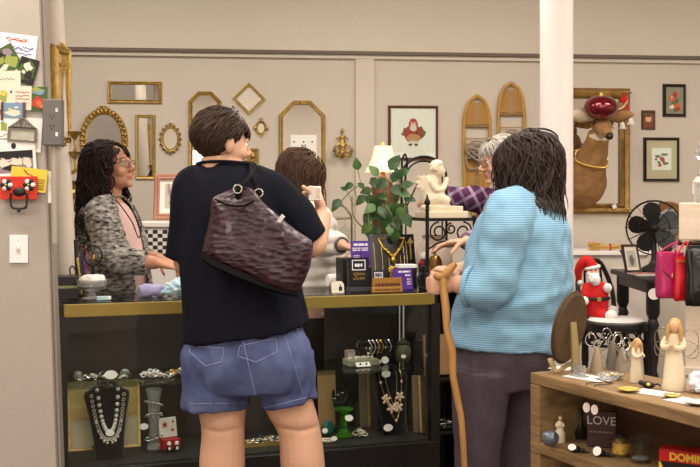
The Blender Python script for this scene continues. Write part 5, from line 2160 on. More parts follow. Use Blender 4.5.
for x, z, k in ((-.034, .150, 1.1), (-.014, .112, 1.15), (.017, .115, 1.15), (.032, .158, 1.1), (.004, .125, .5)):
    b = MB()
    for i in range(5):
        a = 2 * PI * i / 5 + x * 30
        c = on(x, z, .006)
        b.ell(c + V(.0125 * k * math.cos(a), 0, .0125 * k * math.sin(a)), (.0095 * k, .004, .0058 * k), Matrix.Rotation(-a, 3, 'Y'), 8, 6)
    b.ell(on(x, z, .009), .005 * k, None, 8, 5)
    b.build('flower', fp, t)
tag_on(t, on(-.024, .258, .012), .022, face=V(0, -1, .1))
tag_on(t, on(-.045, .035, .02), .022, face=V(0, -1, .1))

# shelf, right half
t = thing('jewellery_box', 'sage green jewellery tray box on the right glass shelf', 'box', cn(361, .24, SZ), CROT)
b = MB()
b.box((0, 0, .014), (.145, .09, .028))
b.build('tray', mat('sage_box', (138, 140, 112), .7), t, bevel=.004)
b = MB()
r_ = random.Random(3)
for i in range(14):
    b.ell((-.06 + .009 * i, r_.uniform(-.02, .02), .032), r_.uniform(.005, .009), None, 7, 5)
b.build('brooches', pearl, t)
t = thing('earring_card', 'white card with two dark earrings leaning on the sage tray', 'card', cn(363, .175, SZ), CROT)
b = MB()
b.box((0, 0, .012), (.065, .0015, .026), Matrix.Rotation(-.9, 3, 'X'))
b.build('card', paper, t)
b = MB()
for x in (-.014, .014):
    b.ell((x, -.006, .015), .005, None, 8, 5)
b.build('earring_pair', stone, t)
t = thing('trinket_box', 'small upright pale trinket box on the shelf, left of the bracelets', 'box', cn(350, .30, SZ), CROT)
b = MB()
b.box((0, 0, .03), (.045, .03, .06))
b.build('case', mat('dusty_rose', (150, 128, 116), .6), t, bevel=.004)
b = MB()
b.box((0, -.016, .03), (.034, .003, .045))
b.build('window', mat('pale_window', (190, 180, 168), .3), t)
t = thing('bracelet_stand', 'black T-bar hung with silver bangles on the right glass shelf', 'jewellery display', cn(375, .27, SZ), CROT)
b = MB()
b.lathe([(0, 0), (.045, 0), (.045, .008), (.008, .014), (.008, .085), (0, .085)], seg=16)
b.tube([V(-.085, 0, .085), V(.085, 0, .085)], .013, 12)
b.build('t_bar', velvet, t)
for x, m_, r in ((-.075, black_p, .030), (-.03, silver, .034), (-.012, silver, .034), (.008, silver, .033), (.026, gold_j, .033), (.046, stone, .033), (.064, silver, .033)):
    b = MB()
    b.tube([V(x + .003 * math.sin(3 * a), r * .8 * math.sin(a), .072 + r * math.cos(a)) for a in (2 * PI * i / 20 for i in range(20))], .0042, 6, closed=True)
    b.build('bangle', m_, t)
tag_on(t, (.03, -.045, .018), .022)
tag_on(t, (.0, -.05, .012), .012)
t = thing('trinket_jar', 'rounded olive and dark jar at the right end of the glass shelf', 'jar', cn(403, .26, SZ))
b = MB()
b.lathe([(0, 0), (.028, 0), (.036, .02), (.038, .05), (.030, .075), (.026, .08), (0, .08)], seg=18)
b.build('body', mat('olive_glaze', (92, 92, 62), .3, var=(22, .6), col2=(40, 42, 34)), t)
b = MB()
b.lathe([(.029, .080), (.031, .088), (.012, .098), (.008, .108), (0, .11)], seg=18)
b.build('lid', mat('olive_dark', (54, 56, 44), .35), t)
tag_on(t, (.0, -.042, .03), .012)

# ================================================================== things standing on the counter
t = thing('desktop_box', 'black open letter box with a cable at the counter\'s left end', 'box', cn(66, .22, TZC), CROT)
b = MB()
b.box((0, 0, .022), (.085, .14, .044))
b.build('lower_bin', black_p, t, bevel=.003)
b = MB()
b.box((0, .0, .049), (.08, .13, .010))
b.build('paper_stack', mat('pale_green_paper', (150, 156, 112), .8), t)
b = MB()
b.box((0, .01, .072), (.085, .12, .036))
b.build('upper_bin', black_p, t, bevel=.003)
b = MB()
b.tube([V(.02, .02, .088), V(.018, .03, .115), V(.03, .03, .125), V(.042, .02, .10), V(.045, .0, .05)], .003, 6, sub=4)
b.build('cable', mat('black_rubber', (22, 22, 22), .8), t)

bp = cn(92, .14, TZC)
t = thing('crystal_bowl', 'footed cut-crystal bowl heaped with white cotton at the counter\'s left end', 'bowl', bp)
b = MB()
b.lathe([(0, 0), (.040, 0), (.042, .005), (.016, .012), (.013, .026), (.034, .034), (.056, .052), (.062, .078), (.058, .078), (.050, .052), (.028, .040), (0, .037)], seg=16)
b.build('bowl', crystal, t, 20)
b = MB()
b.ell((0, 0, .076), (.054, .054, .020), None, 18, 10)
for i in range(16):
    a = i * 2.4
    b.ell((.036 * math.cos(a) * (i % 3 + 1) / 3, .036 * math.sin(a) * (i % 3 + 1) / 3, .088), (.016, .016, .010), None, 9, 6)
me = remesh(b, .005, 2, 'cotton')
so = link('cotton', me, mat('cotton', (238, 232, 228), .95), t)
cp = cn(86, .30, TZC)
t = thing('pen_cup', 'clear cup of coloured pens behind the crystal bowl', 'pen cup', cp)
b = MB()
b.lathe([(0, 0), (.030, 0), (.034, .11), (.031, .11), (.027, .006), (0, .006)], seg=18)
b.build('cup', cglass, t)
for i, (dx, dy, tx, ty, h_, cpen) in enumerate(((-.010, .005, -.012, .01, .165, (40, 46, 84)), (.004, -.012, .0, .0, .170, (170, 36, 44)), (.012, .010, .018, .0, .160, (226, 160, 40)), (-.014, -.008, -.02, .0, .150, (226, 190, 80)),
                                                (.0, .012, -.006, .01, .195, (206, 90, 40)), (.008, .0, .026, -.01, .145, (60, 62, 70)), (-.004, .0, -.004, .0, .140, (90, 84, 150)))):
    pen = thing('pen', ('navy pen in the clear pen cup', 'dark red pen in the clear pen cup', 'amber yellow pen in the clear pen cup', 'pale yellow pencil in the clear pen cup', 'tall orange pen in the clear pen cup', 'grey marker in the clear pen cup', 'violet pen in the clear pen cup')[i],
                'pen', cp + V(dx, dy, .008), 0, 'pens in the cup')
    b = MB()
    e = V(tx, ty, h_)
    b.cyl((0, 0, 0), e * .8, .0042, seg=8)
    b.build('barrel', mat('pen_%d' % i, cpen, .35), pen)
    b = MB()
    b.tube([e * .8, e * .97, e], [.0048, .0046, .002], 8)
    b.build('cap', mat('pen_%d' % i, cpen, .35), pen)
t = thing('magnifier', 'black-rimmed round magnifying glass standing in the pens', 'magnifier', cp + V(.034, -.034, .0))
b = MB()
c = V(.004, 0, .168)
b.tube([c + V(.036 * math.cos(a), 0, .040 * math.sin(a)) for a in (2 * PI * i / 28 for i in range(28))], .0042, 8, closed=True)
b.build('rim', black_p, t)
b = MB()
b.lathe([(0, -.003), (.034, 0), (0, .003)], c, 24, Matrix.Rotation(PI / 2, 3, 'X'))
b.build('lens', clear, t)
b = MB()
b.cyl((.001, 0, .0), (.004, 0, .128), .005, .006, 10)
b.build('handle', black_p, t)
t = thing('black_wand', 'slim black stick standing upright behind the pens', 'stick', cn(77, .34, TZC))
b = MB()
b.tube([V(0, 0, 0), V(-.002, 0, .10), V(-.006, .0, .23)], [.010, .006, .008], 8)
b.build('rod', black_p, t)
b = MB()
b.lathe([(0, 0), (.03, 0), (.03, .008), (.01, .014), (0, .014)], seg=14)
b.build('base', black_p, t)
t = thing('eraser', 'pale blue and white eraser lying by the crystal bowl', 'eraser', cn(104, .08, TZC), CROT + .1)
b = MB()
b.box((-.008, 0, .008), (.045, .02, .016))
b.build('sleeve', mat('pale_blue', (176, 206, 208), .7), t, bevel=.003)
b = MB()
b.box((.020, 0, .008), (.014, .0185, .014))
b.build('rubber', paper, t, bevel=.003)
# lavender cloth roll and blue-white tissue
t = thing('cloth_roll', 'lavender rolled cloth on the counter by the cardigan person\'s hands', 'cloth', cn(152, .16, TZC), CROT + .15)
b = MB()
b.tube([V(-.055, 0, .024), V(-.02, .0, .027), (.02, 0, .026), V(.055, .01, .024)], [.022, .026, .026, .022], 14, sub=3)
me = remesh(b, .005, 2, 'roll')
displace(me, folds(.006, 30, 2, .6))
link('rolled_cloth', me, mat('lavender', (158, 152, 190), .9), t)
b = MB()
b.tube([V(.058 + .002 * math.cos(a * 2), .008 + .003 * a * math.cos(a), .024 + .003 * a * math.sin(a)) for a in (i * .5 for i in range(13))], .002, 5)
b.build('rolled_edge', mat('lavender_dark', (130, 124, 166), .9), t)
t = thing('tissue_bag', 'crumpled white and sky-blue bag against the navy shirt', 'bag', cn(173, .12, TZC), CROT - .2)
b = MB()
b.tube([V(-.045, 0, .012), V(-.02, 0, .03), V(.015, .01, .04), V(.05, .02, .055)], [.010, .028, .038, .03], 12, sub=3, flat=.8)
me = remesh(b, .004, 1, 'bag')
displace(me, folds(.012, 34, 5, 1))
displace(me, folds(.006, 70, 6, 1))
for p in me.polygons:
    p.use_smooth = False
link('crumpled_film', me, mat('sky_film', (130, 186, 206), .35, var=(16, .55), col2=(232, 238, 240)), t, None)

# the cream ring box the navy shopper holds up
q = P(311, 196, 4.08)
t = thing('ring_box', 'small open white ring box held up by the navy shirt shopper', 'box', q, .5)
wb = mat('box_ivory', (240, 234, 224), .5)
b = MB()
b.box((-.030, .0, -.030), (.066, .045, .016), Matrix.Rotation(-.12, 3, 'Y'))
b.build('base', wb, t, bevel=.003)
b = MB()
b.box((.016, .0, .010), (.030, .040, .052), Matrix.Rotation(.25, 3, 'Z'))
b.build('lid', wb, t, bevel=.003)
b = MB()
b.box((.018, -.0195, .010), (.020, .004, .040), Matrix.Rotation(.25, 3, 'Z'))
b.build('lid_lining', mat('box_lining', (206, 178, 160), .7), t)

# white cups / rolls near the jacket
t = thing('paper_cup', 'white lidded paper cup lying before the white quilted jacket', 'cup', cn(338, .33, TZC + .034), CROT)
b = MB()
ry = Matrix.Rotation(PI / 2, 3, 'Y')
b.lathe([(0, -.05), (.027, -.05), (.034, .045), (0, .045)], (0, 0, 0), 20, ry)
b.build('cup', mat('cup_white', (236, 230, 224), .6), t)
b = MB()
b.lathe([(.035, .042), (.037, .046), (.036, .054), (.028, .058), (0, .058)], (0, 0, 0), 20, ry)
b.build('lid', paper, t)
t = thing('coaster_sign', 'little cream tent card with a black bottle mark, left of the black sign', 'card', cn(338, .07, TZC), CROT)
b = MB()
b.prism([(-.028, 0), (.028, 0), (.028, .038), (.018, .050), (-.018, .050), (-.028, .038)], .002, M4((0, 0, 0), Matrix.Rotation(PI / 2 - .2, 3, 'X')))
b.build('card', mat('art_cream', (222, 214, 194), .8), t)
b = MB()
b.prism([(.004, .008), (.020, .008), (.020, .024), (.014, .028), (.014, .036), (.010, .036), (.010, .028), (.004, .024)], .0006, M4((0, 0, 0), Matrix.Rotation(PI / 2 - .2, 3, 'X')), .002)
b.build('bottle_mark', ink, t)
purple = mat('purple_card', (84, 44, 140), .5)
wink = mat('white_ink', (232, 228, 236), .6)
goldink = mat('gold_ink', (190, 150, 70), .4, .6)


def stand_card(px, v, zb, w_, h_, m_, name, label, cat, lean=.2, lines=()):
    t = thing(name, label, cat, cn(px, v, zb), CROT)
    M = M4((0, 0, 0), Matrix.Rotation(PI / 2 - lean, 3, 'X'))
    b = MB()
    b.prism(box2(-w_ / 2, 0, w_ / 2, h_), .002, M)
    b.build('card', m_, t)
    b = MB()
    b.prism([(0, 0), (h_ * .35, 0), (h_ * .2 * 0, h_ * .8)], .0015, M4((0, .002, 0), Matrix((V(0, 1, 0), V(0, 0, 1), V(1, 0, 0))).transposed()))
    b.build('easel_back', m_, t)
    for nm, mm, polys in lines:
        b = MB()
        for poly in polys:
            b.prism(poly, .0004, M, .002)
        b.build(nm, mm, t)
    return t


def txt_lines(x0, x1, ys, hh=.0022, brk=5, seed=1):
    r_ = random.Random(seed)
    out = []
    for y in ys:
        x = x0
        while x < x1:
            L = r_.uniform(.4, 1.2) * (x1 - x0) / brk
            out.append(box2(x, y - hh, min(x + L, x1), y + hh))
            x += L + .003
    return out


stand_card(361, .30, TZC + .095, .092, .115, purple, 'purple_card', 'purple card with white lettering standing behind the black sign', 'card', .12,
           [('printed_lines', wink, txt_lines(-.032, .036, (.098,), .005, 2, 3) + txt_lines(-.038, .036, (.082, .073), .0026, 4, 4) + txt_lines(-.034, -.006, (.048, .040, .032, .024), .002, 3, 5)),
            ('printed_spot', goldink, [blob(.024, .030, .012, .010, 10, 0, .2)])])
t = thing('card_rack', 'low black block carrying the purple card behind the black sign', 'stand', cn(361, .31, TZC), CROT)
b = MB()
b.box((0, 0, .0), (.001, .001, .001))
b.bm.clear()
b.box((0, .0, .0465), (.085, .05, .093))
b.build('block', black_p, t, bevel=.003)
t = thing('counter_sign', 'black counter sign with a white boxed emblem and gold script', 'sign', cn(360, .10, TZC), CROT)
M = M4((0, .02, .020), Matrix.Rotation(PI / 2 - .06, 3, 'X'))
b = MB()
b.prism(box2(-.047, 0, .047, .125), .02, M4((0, .03, .020), Matrix.Rotation(PI / 2 - .06, 3, 'X')))
b.build('panel', black_lam, t)
b = MB()
b.moulding([(-.027, .075), (.027, .075), (.027, .112), (-.027, .112)], [(0, 0), (.004, 0), (.004, .0005), (0, .0005)])
for px_, w2 in ((-.013, .006), (-.001, .007), (.012, .005)):
    b.prism(blob(px_, .093, w2, .008, 8, 0, .25, int(abs(px_) * 999)), .0005)
b.xform(M4((0, .0095, .020), Matrix.Rotation(PI / 2 - .06, 3, 'X')))
b.build('emblem', wink, t)
b = MB()
r_ = random.Random(8)
for y0, n in ((.052, 15), (.033, 14)):
    b.tube([V(-.028 + .056 * i / n, y0 + (.009 if i % 3 == 0 else 0) + r_.uniform(-.004, .004), .0003) for i in range(n + 1)], .0012, 5, sub=3)
b.xform(M4((0, .0095, .020), Matrix.Rotation(PI / 2 - .06, 3, 'X')))
b.build('script', goldink, t)
b = MB()
b.box((0, .02, .010), (.096, .05, .020))
b.build('clear_base', mat('smoked_acrylic', (70, 68, 72), .08, coat=.5), t, bevel=.002)
t = thing('black_box', 'plain black box standing left behind the black counter sign', 'box', cn(345, .26, TZC), CROT)
b = MB()
b.box((0, 0, .065), (.055, .09, .13))
b.build('carton', mat('box_black', (16, 15, 16), .5), t, bevel=.003)
b = MB()
b.box((0, 0, .132), (.057, .092, .012))
b.build('lid', black_p, t, bevel=.003)

# curved velvet panel with gold necklaces
t = thing('jewellery_stand', 'black satin panel displaying a gold bib necklace and chains', 'jewellery display', cn(395, .32, TZC), CROT)
b = MB()
pw, ph = .222, .215
rings = []
for i in range(13):
    x = -pw / 2 + pw * i / 12
    yb = .02 * (1 - (2 * x / pw) ** 2) * -1
    rings.append([V(x, yb, .02), V(x, yb + .01, .02), V(x, yb + .06, .02 + ph), V(x, yb + .045, .02 + ph)])
b.loft(rings)
satin = mat('black_satin', (20, 18, 22), .28, bump=(50, .1), spec=.6)
b.build('panel', satin, t, 60)
b = MB()
b.box((0, .05, .010), (pw * .8, .11, .02))
b.build('base', black_p, t)


def pn(x, z, o=.004):
    return V(x, -.02 * (1 - (2 * x / pw) ** 2) + .045 * (z - .02) / ph - o, z)


gold_b = mat('bright_gold', (216, 176, 70), .3, 1.0)
b = MB()
for s_ in (-1, 1):
    b.tube([pn(s_ * .062 - .01, .215), pn(s_ * .05 - .01, .19), pn(s_ * .03 - .01, .16), pn(-.01, .135)], [.003, .005, .006, .008], 8, sub=3)
b.tube([pn(-.075, .218), pn(.055, .218)], .0035, 6)
for i in range(7):
    b.ell(pn(-.04 + .01 * i, .165 - .012 * (3 - abs(3 - i)), .007), .008, None, 8, 5)
b.ell(pn(-.01, .120, .008), (.012, .006, .014))
b.build('bib_necklace', gold_b, t)
for x, z0, z1 in ((-.095, .20, .06), (-.062, .20, .05), (.0, .12, .05), (.045, .20, .07), (.060, .205, .08), (.026, .14, .05), (-.03, .13, .045)):
    b = MB()
    b.tube([pn(x, z0), pn(x + .002, (z0 + z1) / 2), pn(x, z1)], .0010, 5)
    b.build('hanging_chain', gold_b if x != .045 else silver, t)
b = MB()
b.tube([pn(.083, .20, .004), pn(.083, .12, .004)], [.010, .006], 8, flat=.5)
b.prism([(-.016, 0), (.016, 0), (0, .028)], .004, M4(pn(.083, .195, .008), Matrix.Rotation(PI / 2, 3, 'X')))
b.build('arrow_brooch', gold_p, t)
# items before the panel
stand_card(379, .17, TZC + .002, .052, .082, mat('slate_card', (44, 42, 48), .4), 'emblem_card', 'small slate card with a white boxed emblem before the black satin panel', 'card', .1,
           [('emblem', wink, [box2(-.020, .050, .020, .074)]), ('emblem_mark', ink, [box2(-.016, .054, .016, .070)]), ('emblem_letters', wink, txt_lines(-.012, .012, (.060, .065), .002, 3, 9))])
t = thing('brooch', 'gold flower brooch leaning before the black satin panel', 'brooch', cn(392, .20, TZC), CROT)
b = MB()
b.lathe([(0, 0), (.010, 0), (.010, .003), (.003, .006), (.003, .075), (0, .075)], seg=10)
b.build('stem', gold_s, t)
b = MB()
for i in range(7):
    a = 2 * PI * i / 7
    b.ell((.011 * math.cos(a), 0, .083 + .011 * math.sin(a)), (.008, .004, .006), Matrix.Rotation(-a, 3, 'Y'), 8, 5)
b.ell((0, -.003, .083), .007)
b.build('flower', gold_b, t)
stand_card(403, .14, TZC, .094, .092, purple, 'purple_card', 'purple card with white lettering at right, beneath the white carton', 'card', .1,
           [('printed_lines', wink, txt_lines(-.02, .036, (.078,), .004, 2, 13) + txt_lines(.012, .036, (.062,), .004, 1, 14) + txt_lines(.02, .040, (.045, .034, .024), .0022, 2, 15))])
t = thing('carton', 'white carton with a dark side standing behind the right purple card', 'box', cn(406, .21, TZC), CROT)
b = MB()
b.box((0, 0, .045), (.085, .05, .09))
b.build('sides', mat('box_black', (16, 15, 16), .5), t)
b = MB()
b.box((0, 0, .098), (.086, .052, .016))
b.build('lid', paper, t, bevel=.002)
np_w = mat('plate_wood', (168, 120, 44), .4, var=(14, .4), col2=(140, 94, 30), stretch=(.3, 1, 1))
for k, (px, v, w_, lab) in enumerate(((387, .035, .140, 'wooden name plate at the counter\'s front edge, lower of two'), (387, .062, .136, 'taller wooden name plate with a red line, behind the lower plate'))):
    t = thing('name_plate', lab, 'name plate', cn(px, v + .01, TZC), CROT)
    b = MB()
    hgt = (.022, .058)[k]
    b.prism([(-.009, 0), (.012, 0), (.004, hgt), (-.003, hgt)], w_, M4((-w_ / 2, 0, 0), Matrix((V(0, 1, 0), V(0, 0, 1), V(1, 0, 0))).transposed()))
    b.build('wedge', np_w, t, bevel=.0015)
    b = MB()
    for poly in txt_lines(-w_ * .42, w_ * .42, (hgt * .5,), hgt * .12, 8, 20 + k):
        b.prism(poly, .0005, M4((0, -.0095, 0), Matrix.Rotation(PI / 2 - .11, 3, 'X')))
    b.build('engraved_line', mat('plate_ink', (84, 40, 20), .6), t)
t = thing('trinket_statue', 'small glossy black figure with a red and white mark, right of the satin panel', 'figurine', cn(424, .30, TZC))
b = MB()
b.lathe([(0, 0), (.026, 0), (.028, .01), (.018, .03), (.024, .07), (.026, .10), (.014, .125), (0, .13)], seg=16)
b.build('body', black_p, t)
b = MB()
b.ell((.0, -.002, .135), (.018, .018, .02))
b.ell((.014, -.018, .10), (.010, .008, .012))
b.build('white_mark', paper, t)
b = MB()
b.ell((-.014, -.020, .105), (.010, .008, .012))
b.build('red_mark', red_m, t)
t = thing('black_pouch', 'soft black pouch at the counter\'s right end by the stick', 'pouch', cn(424, .13, TZC), CROT)
b = MB()
b.ell((0, 0, .036), (.035, .03, .036), None, 16, 10)
b.tube([V(0, 0, .06), V(0, 0, .085), V(.0, 0, .10)], [.014, .010, .02], 12)
me = remesh(b, .005, 2, 'pouch')
displace(me, folds(.008, 30, 9, 1))
link('pouch', me, velvet, t)
b = MB()
b.tube([V(.013 * math.cos(a), .013 * math.sin(a), .084) for a in (2 * PI * i / 14 for i in range(14))], .003, 6, closed=True)
b.build('drawstring', mat('black_cord', (18, 18, 18), .7), t)

# trailing pothos in a pot at the back of the counter
pp_ = cn(383, .42, TZC)
t = thing('potted_plant', 'trailing green pothos in a pot behind the black satin panel', 'plant', pp_)
b = MB()
b.lathe([(0, 0), (.045, 0), (.062, .10), (.066, .115), (.060, .115), (.055, .10), (0, .095)], seg=22)
b.build('pot', mat('pot_cream', (214, 204, 186), .4), t)
b = MB()
b.lathe([(.0, .094), (.056, .1), (.0, .106)], seg=18)
b.build('soil', mat('soil', (52, 38, 28), .95), t)
leafm = mat('pothos_leaf', (34, 62, 30), .38, var=(18, .5), col2=(56, 92, 42), spec=.5)
leafm2 = mat('pothos_leaf_light', (70, 104, 52), .4, var=(18, .5), col2=(96, 128, 68))
stm = mat('pothos_stem', (112, 116, 62), .6)


def leaf(b, base_, tip_dir, n, L, W):
    d = Vector(tip_dir).normalized()
    n = (Vector(n) - d * Vector(n).dot(d))
    n = n.normalized() if n.length > 1e-3 else d.orthogonal().normalized()
    s_ = d.cross(n)
    rows = []
    for q, w_, z in ((0, .10, .0), (.12, .62, .0), (.35, 1.0, .03), (.6, .80, .02), (.82, .42, -.03), (1.0, .04, -.10)):
        c = base_ + d * L * q + n * L * z
        rows.append((c - s_ * W * w_ + n * W * .22 * w_, c, c + s_ * W * w_ + n * W * .22 * w_))
    for off in (0, -.0012):
        vs = [[b.bm.verts.new(p + n * off) for p in r] for r in rows]
        for i in range(len(vs) - 1):
            for j in range(2):
                b.face([vs[i][j], vs[i][j + 1], vs[i + 1][j + 1], vs[i + 1][j]])


r_ = random.Random(5)
stems = MB()
lv, lv2 = MB(), MB()
o_ = V(0, 0, .10)
Yp = pp_.y
vines = [[P(385, 235, Yp), P(376, 205, Yp - .03), P(362, 186, Yp - .05), P(350, 192, Yp - .06), P(340, 203, Yp - .06)],
         [P(383, 235, Yp), P(372, 215, Yp - .05), P(368, 200, Yp - .08), P(369, 225, Yp - .10)],
         [P(388, 235, Yp), P(398, 200, Yp - .02), P(400, 182, Yp), P(392, 172, Yp - .01)],
         [P(386, 235, Yp), P(390, 210, Yp - .06), P(386, 188, Yp - .05), P(379, 178, Yp - .04)],
         [P(388, 235, Yp), P(402, 215, Yp - .05), P(405, 205, Yp - .07), P(402, 225, Yp - .08)],
         [P(384, 235, Yp), P(378, 220, Yp - .08), P(384, 205, Yp - .09), P(392, 215, Yp - .10)],
         [P(352, 196, Yp - .06), P(353, 215, Yp - .05), P(362, 227, Yp - .04)]]
for vn in vines:
    stems.tube([p - pp_ for p in vn], [.0032] * len(vn), 6, sub=5)
spots = [(358, 170, -.2, 1, 1), (353, 184, -1, -.5, .8), (340, 199, -.6, -1, 1.1), (347, 190, -.7, .3, .6), (378, 176, -.5, .6, 1.1), (390, 170, .5, .8, 1.4), (398, 176, .9, .5, 1.1),
         (384, 186, -.8, .2, 1.2), (395, 190, .8, -.3, 1.3), (372, 190, -.9, -.2, 1.0), (366, 196, -.7, -.6, 1.1), (378, 200, -.4, -1, 1.3), (388, 203, .3, -1, 1.3), (398, 204, .8, -.8, 1.2),
         (404, 198, 1, -.2, 1.0), (371, 212, -.5, -1, 1.2), (369, 224, -.1, -1, 1.1), (383, 214, .1, -1, 1.2), (394, 218, .4, -1, 1.1), (404, 214, .5, -1, 1.2), (375, 205, -.8, -.6, 1.1),
         (392, 182, .4, .6, 1.1), (401, 186, .9, .2, 1.0), (385, 194, -.5, -.5, 1.2), (390, 224, .0, -1, 1.0), (364, 188, -.6, .5, .7), (397, 226, .3, -1, 1.0), (378, 226, -.3, -1, 1.0)]
for _ in range(26):
    spots.append((r_.uniform(366, 402), r_.uniform(178, 232), r_.uniform(-1, 1), r_.uniform(-1, .3), r_.uniform(.8, 1.15)))
for i, (px, py, dx, dz, k) in enumerate(spots):
    p = P(px, py, Yp - .06 + r_.uniform(-.05, .04)) - pp_
    d = V(dx, r_.uniform(-.5, .3), dz)
    (lv if i % 4 else lv2)  # two leaf tones
    leaf(lv if i % 4 else lv2, p, d, (r_.uniform(-.4, .4), -1, r_.uniform(.0, .8)), .060 * k, .022 * k)
    # petiole back to the crown
    q = p * .80 + o_ * .2 + V(0, 0, -.01)
    stems.tube([p, (p + q) / 2 + V(0, .01, -.006), q], .0018, 5)
stems.build('vines', stm, t)
lv.build('leaves', leafm, t, 80)
lv2.build('pale_leaves', leafm2, t, 80)
# ================================================================== wrought-iron rack with the cherub
RF = V(.348, 4.955, 0)
RW, RD = .235, .30


def rk(a, c, z):
    p = RF + CU * a + CV * c
    return V(p.x, p.y, z)


t = thing('iron_rack', 'black wrought-iron scroll rack with arched back beside the counter', 'rack', RF, CROT)
TOPZ = CAMZ - (219 - HORZ) / FOC * 4.96
b = MB()
b.tube([V(0, 0, 0), V(0, 0, TOPZ + .06)], .0085, 10)
b.lathe([(.006, .06), (.013, .068), (.014, .078), (.006, .092), (.003, .108), (0, .112)], (0, 0, TOPZ), 12)
b.build('post', iron, t)
b = MB()
b.tube([V(RW, 0, 0), V(RW, 0, TOPZ)], .0075, 10)
b.ell((RW, 0, TOPZ + .006), .011)
b.build('post', iron, t)
Z2B = CAMZ - (290 - HORZ) / FOC * 4.96 - .01
AZ = CAMZ - (156 - HORZ) / FOC * 5.2
for dx, rr in ((0, .0065), (.022, .004)):
    b = MB()
    arc = [V(dx, RD, 0), V(dx, RD, AZ - .10)]
    for i in range(1, 16):
        a = PI - PI * i / 16
        arc.append(V(RW / 2 + (RW / 2 - dx) * math.cos(a), RD, AZ - .10 + (.10 - dx) * math.sin(a)))
    arc += [V(RW - dx, RD, AZ - .10), V(RW - dx, RD, 0)]
    b.tube(arc, rr, 8)
    b.build('arched_back', iron, t)
b = MB()
b.tube([V(.0, RD, AZ - .20), V(.02, RD - .02, AZ - .05), V(.010, RD - .02, AZ + .01), V(-.006, RD - .02, AZ - .03), V(.0, RD - .02, AZ - .08)], .005, 7, sub=5)
b.tube([V(.02, RD, TOPZ + .04), V(.06, RD, TOPZ + .12), V(.115, RD, TOPZ + .20), V(.17, RD, TOPZ + .12), V(.215, RD, TOPZ + .04)], .004, 6, sub=4)
b.build('back_scroll', iron, t)
for z in (TOPZ, CAMZ - (290 - HORZ) / FOC * 4.96, .60, .36):
    b = MB()
    b.box((RW / 2, RD / 2, z - .004), (RW, RD, .006))
    b.moulding([(0, 0), (RW, 0), (RW, RD), (0, RD)], [(-.006, z - .010), (.006, z - .010), (.006, z + .004), (-.006, z + .004)])
    b.build('tier', iron, t)


b = MB()
b.box((RW / 2, RD - .012, Z2B / 2), (RW - .02, .006, Z2B))
b.box((RW - .006, RD / 2, Z2B / 2), (.006, RD - .03, Z2B))
b.build('lower_panels', black_p, t)


def scroll(b, cx, cz, r, hand, y, a0=0, turns=1.4):
    b.tube([V(cx + hand * r * (1 - .62 * s) * math.cos(a0 + 2 * PI * turns * s), y, cz + r * (1 - .62 * s) * math.sin(a0 + 2 * PI * turns * s)) for s in (i / 26 for i in range(27))], .0042, 6)


b = MB()
for cx, hand in ((.055, 1), (.18, -1)):
    scroll(b, cx, TOPZ - .060, .046, hand, -.002, PI / 2)
scroll(b, RW / 2, TOPZ - .045, .026, 1, -.002, PI / 2)
b.tube([V(.0, 0, TOPZ - .14), V(.05, 0, TOPZ - .11), V(.10, 0, TOPZ - .10), V(.135, 0, TOPZ - .10), V(.185, 0, TOPZ - .11), V(RW, 0, TOPZ - .14)], .004, 6, sub=4)
b.build('scrollwork', iron, t)

# the kneeling cherub
Cb = rk(.135, .14, TOPZ + .0005)
t = thing('cherub_statue', 'cream plaster kneeling winged cherub on the iron rack\'s top tier', 'statue', Cb)
b = MB()
b.box((0, 0, .016), (.205, .15, .032), R_C)
b.box((0, 0, .044), (.165, .125, .026), R_C)
b.build('pedestal', cream, t, bevel=.004)
b = MB()
k = .0046   # metres per photo pixel there


def c3(px, py, dy=0.0):
    p = P(px, py, Cb.y) - Cb
    p.y += dy
    return p


b.tube([c3(430, 203), c3(430, 195), c3(431, 184), c3(434, 176)], [.045, .048, .040, .026], 16, sub=3)         # torso, leaning to the right
b.ell(c3(438, 170, -.01), (.031, .033, .034))                                                                  # head
b.ell(c3(444, 171, -.012), (.008, .010, .010))
b.ell(c3(442.5, 175, -.012), (.010, .012, .009))
for dy, x0 in ((-.035, 0), (.035, 1)):
    b.tube([c3(429, 200, dy * .7), c3(440, 199, dy), c3(448, 203, dy)], [.036, .030, .022], 12, sub=3)          # thigh
    b.tube([c3(448, 203, dy), c3(440, 208, dy * 1.1), c3(428, 208, dy * 1.1), c3(421, 207, dy * 1.1)], [.020, .019, .016, .012], 10, sub=3)   # shin and foot
b.tube([c3(431, 181, -.035), c3(436, 190, -.05), c3(443, 188, -.03), c3(446, 181, -.012)], [.017, .016, .014, .011], 10, sub=3)
b.tube([c3(433, 181, .03), c3(440, 189, .03), c3(446, 182, .005)], [.017, .015, .011], 10, sub=3)
b.ell(c3(446.5, 179.5, -.006), (.011, .012, .014))
r_ = random.Random(2)
for i in range(34):
    a, z = r_.uniform(0, 6.28), r_.uniform(-.2, 1)
    q = math.sqrt(max(0, 1 - z * z))
    d = V(q * math.cos(a), q * math.sin(a), z)
    if d.x > .35 and z < .6:
        continue
    b.ell(c3(437, 169.2, -.01) + V(d.x * .033, d.y * .035, d.z * .036), .0105, None, 7, 5)
me = remesh(b, .0045, 2, 'cherub')
link('figure', me, cream, t)
for sg in (-1, 1):
    b = MB()
    rt = c3(427, 184, sg * .022)
    for j, (dx, dz, L) in enumerate(((-.4, .9, .045), (-.7, .6, .060), (-.9, .15, .062), (-.95, -.3, .055), (-.8, -.7, .045))):
        d = V(dx, sg * .25, dz).normalized()
        b.tube([rt, rt + d * L * .5, rt + d * L], [.010, .014, .006], 8, sub=3, flat=.45, ref=(0, 1, 0))
    me = remesh(b, .004, 1, 'wing')
    link('wing', me, cream, t)

